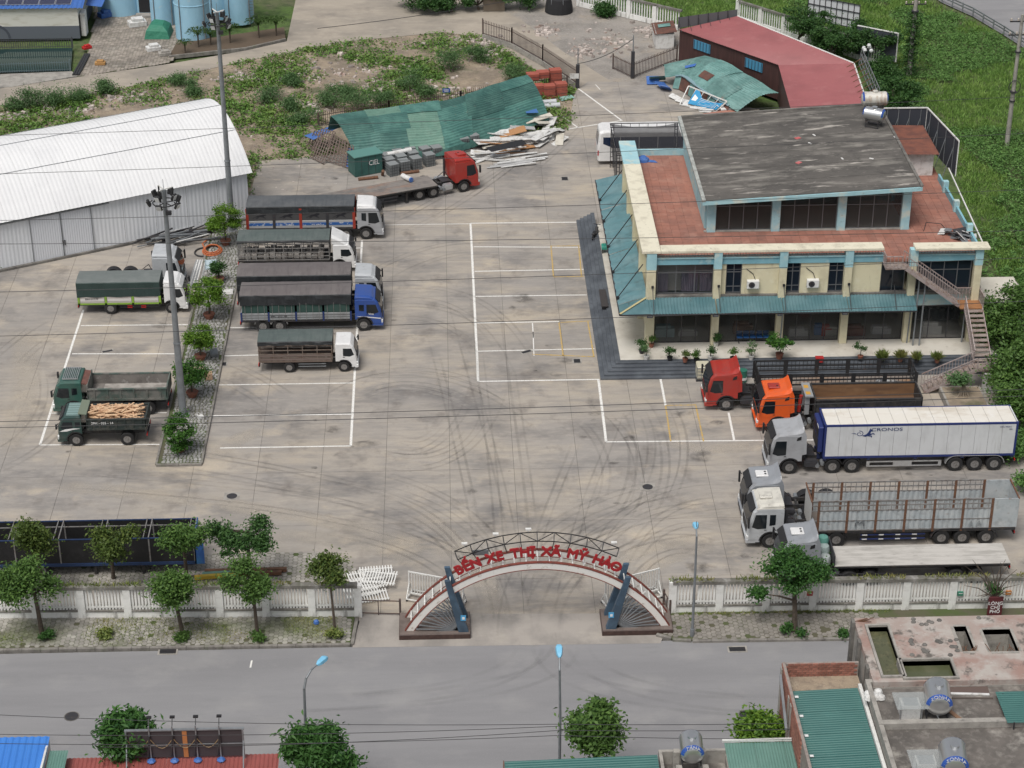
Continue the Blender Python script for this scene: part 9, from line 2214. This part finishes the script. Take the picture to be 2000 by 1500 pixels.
MB(K['black']).prism([(-.6,.35),(-.1,.3),(.2,.3),(.45,.75),(.55,.75),(.5,.4),(.35,.25),(-.2,.2)], 'y', -.12,.12).box(-.65,-.12,.5,0,.12,.62).build('body', t, bevel=.03); MB(K['black']).bar((.5,-.3,.95),(.5,.3,.95),.04).bar((.55,0,.5),(.5,0,.95),.05).build('handlebar', t)
p = P3(1256,314,7.0); t = thing('blue_sheet_bundle', 'crumpled blue sheet on the terracotta terrace', 'sheet', (p.x, p.y, 7.0)); MB(K['blue_sheet']).lathe([(.5,0),(.45,.2),(.2,.4),(.05,.45)], n=7).build('bundle', t); MB(K['blue_sheet']).poly([(.2,-.3,.02),(1.1,-.5,.03),(.9,.0,.02),(.3,.2,.04)]).build('corner', t)
p = P3(1878,462,7.0); t = thing('terrace_debris', 'broken panels and cables dumped in the terrace corner', 'debris', (p.x, p.y, 7.0))
for i in range(16):
 o = MB((K['white_sheet'], K['galv'], K['dark_steel'])[i % 3]).box(-rnd.uniform(.2,.7),-.25,0,.5,.25,.04).build('broken_panel', t, (rnd.uniform(-1.2,.9), rnd.uniform(-.7,.9),.03 + rnd.uniform(0,.3))); o.rotation_euler = (rnd.gauss(0,.3), rnd.gauss(0,.3), rnd.uniform(0,3))
MB(K['cable']).tube([(-2.5,1,.03),(-2.0,2.5,.03),(-1.0,2.2,.03),(-.8,.8,.03)], .025,5).build('cable', t)
p = P3(1932,765); t = thing('white_cabinet', 'white metal cabinet under the trees by the staircase', 'cabinet', (p.x, p.y, 0)); MB(K['white_paint']).box(-.5,-.3,0,.5,.3,1.5).build('body', t, bevel=.03)
for k in range(3): MB(K['black']).box(-.3,-.31,.9 + k * .15,.3,-.3,.98 + k * .15).build('vent', t)
for i, (px, py, c) in enumerate(((1558,270,(.5,.12,.12)),(1560,318,(.5,.14,.14)),(1582,280,(.7,.7,.68)),(1590,264,(.7,.7,.68)),(1702,310,(.7,.7,.68)),(1645,310,(.65,.65,.63)),(1748,268,(.7,.7,.7)))):
 q = P3(px, py, 10.3); zz = 9.80 + (q.x - 18.2) * .0575 + .005; q = P3(px, py, zz); tag(MB(mat('roof_scrap', c, .7)).box(-.22 if i < 2 else -.06,-.16,0,.22 if i < 2 else .06,.16,.03).build('roof_scrap', None, q, rnd.uniform(0,1)),('upper red tile scrap on the dark flat roof', 'lower red tile scrap on the dark flat roof', 'white scrap right of the upper red scrap', 'white scrap near the far middle of the dark roof', 'white stick scrap toward the right of the dark roof', 'tiny pale scrap in the middle of the dark roof', 'white pipe scrap by the right edge of the dark roof')[i], 'scrap')
# load on the rusty flatbed, planks behind the left wall
p = P3(795,352,1.22); t = thing('white_roll', 'rolled white and blue sheet on the rusty flatbed', 'roll', (p.x, p.y, 1.21),-.9); MB(K['white_sheet']).cyl((-.6,0,.22),(.5,0,.22),.22,12).build('roll', t, smooth=True); MB(K['blue_sheet']).cyl((.5,0,.22),(.62,0,.22),.2,12).build('roll_end', t)
for i, (a, b, m) in enumerate((((400,1116),(560,1112), K['rust']),((395,1122),(470,1118), m_gs2),((380,1128),(470,1121), mat('yellow_beam', (.5,.35,.04),.6)),((470,1120),(550,1118), K['rust']))):
 tag(MB(m).bar(G(*a, .3), G(*b, .3),.25,.2).build('steel_beam'),('long rusty beam behind the left picket wall', 'green beam end behind the left picket wall', 'yellow beam behind the left picket wall', 'shorter rusty beam behind the left picket wall')[i], 'beam')
p = P3(618,1218,.11); tag(MB(K['blue_sheet']).lathe([(.05,0),(.18,.05),(.14,.2),(.03,.28)], n=8).build('blue_bag', None, p), 'small blue plastic bag on the left pavement', 'bag')
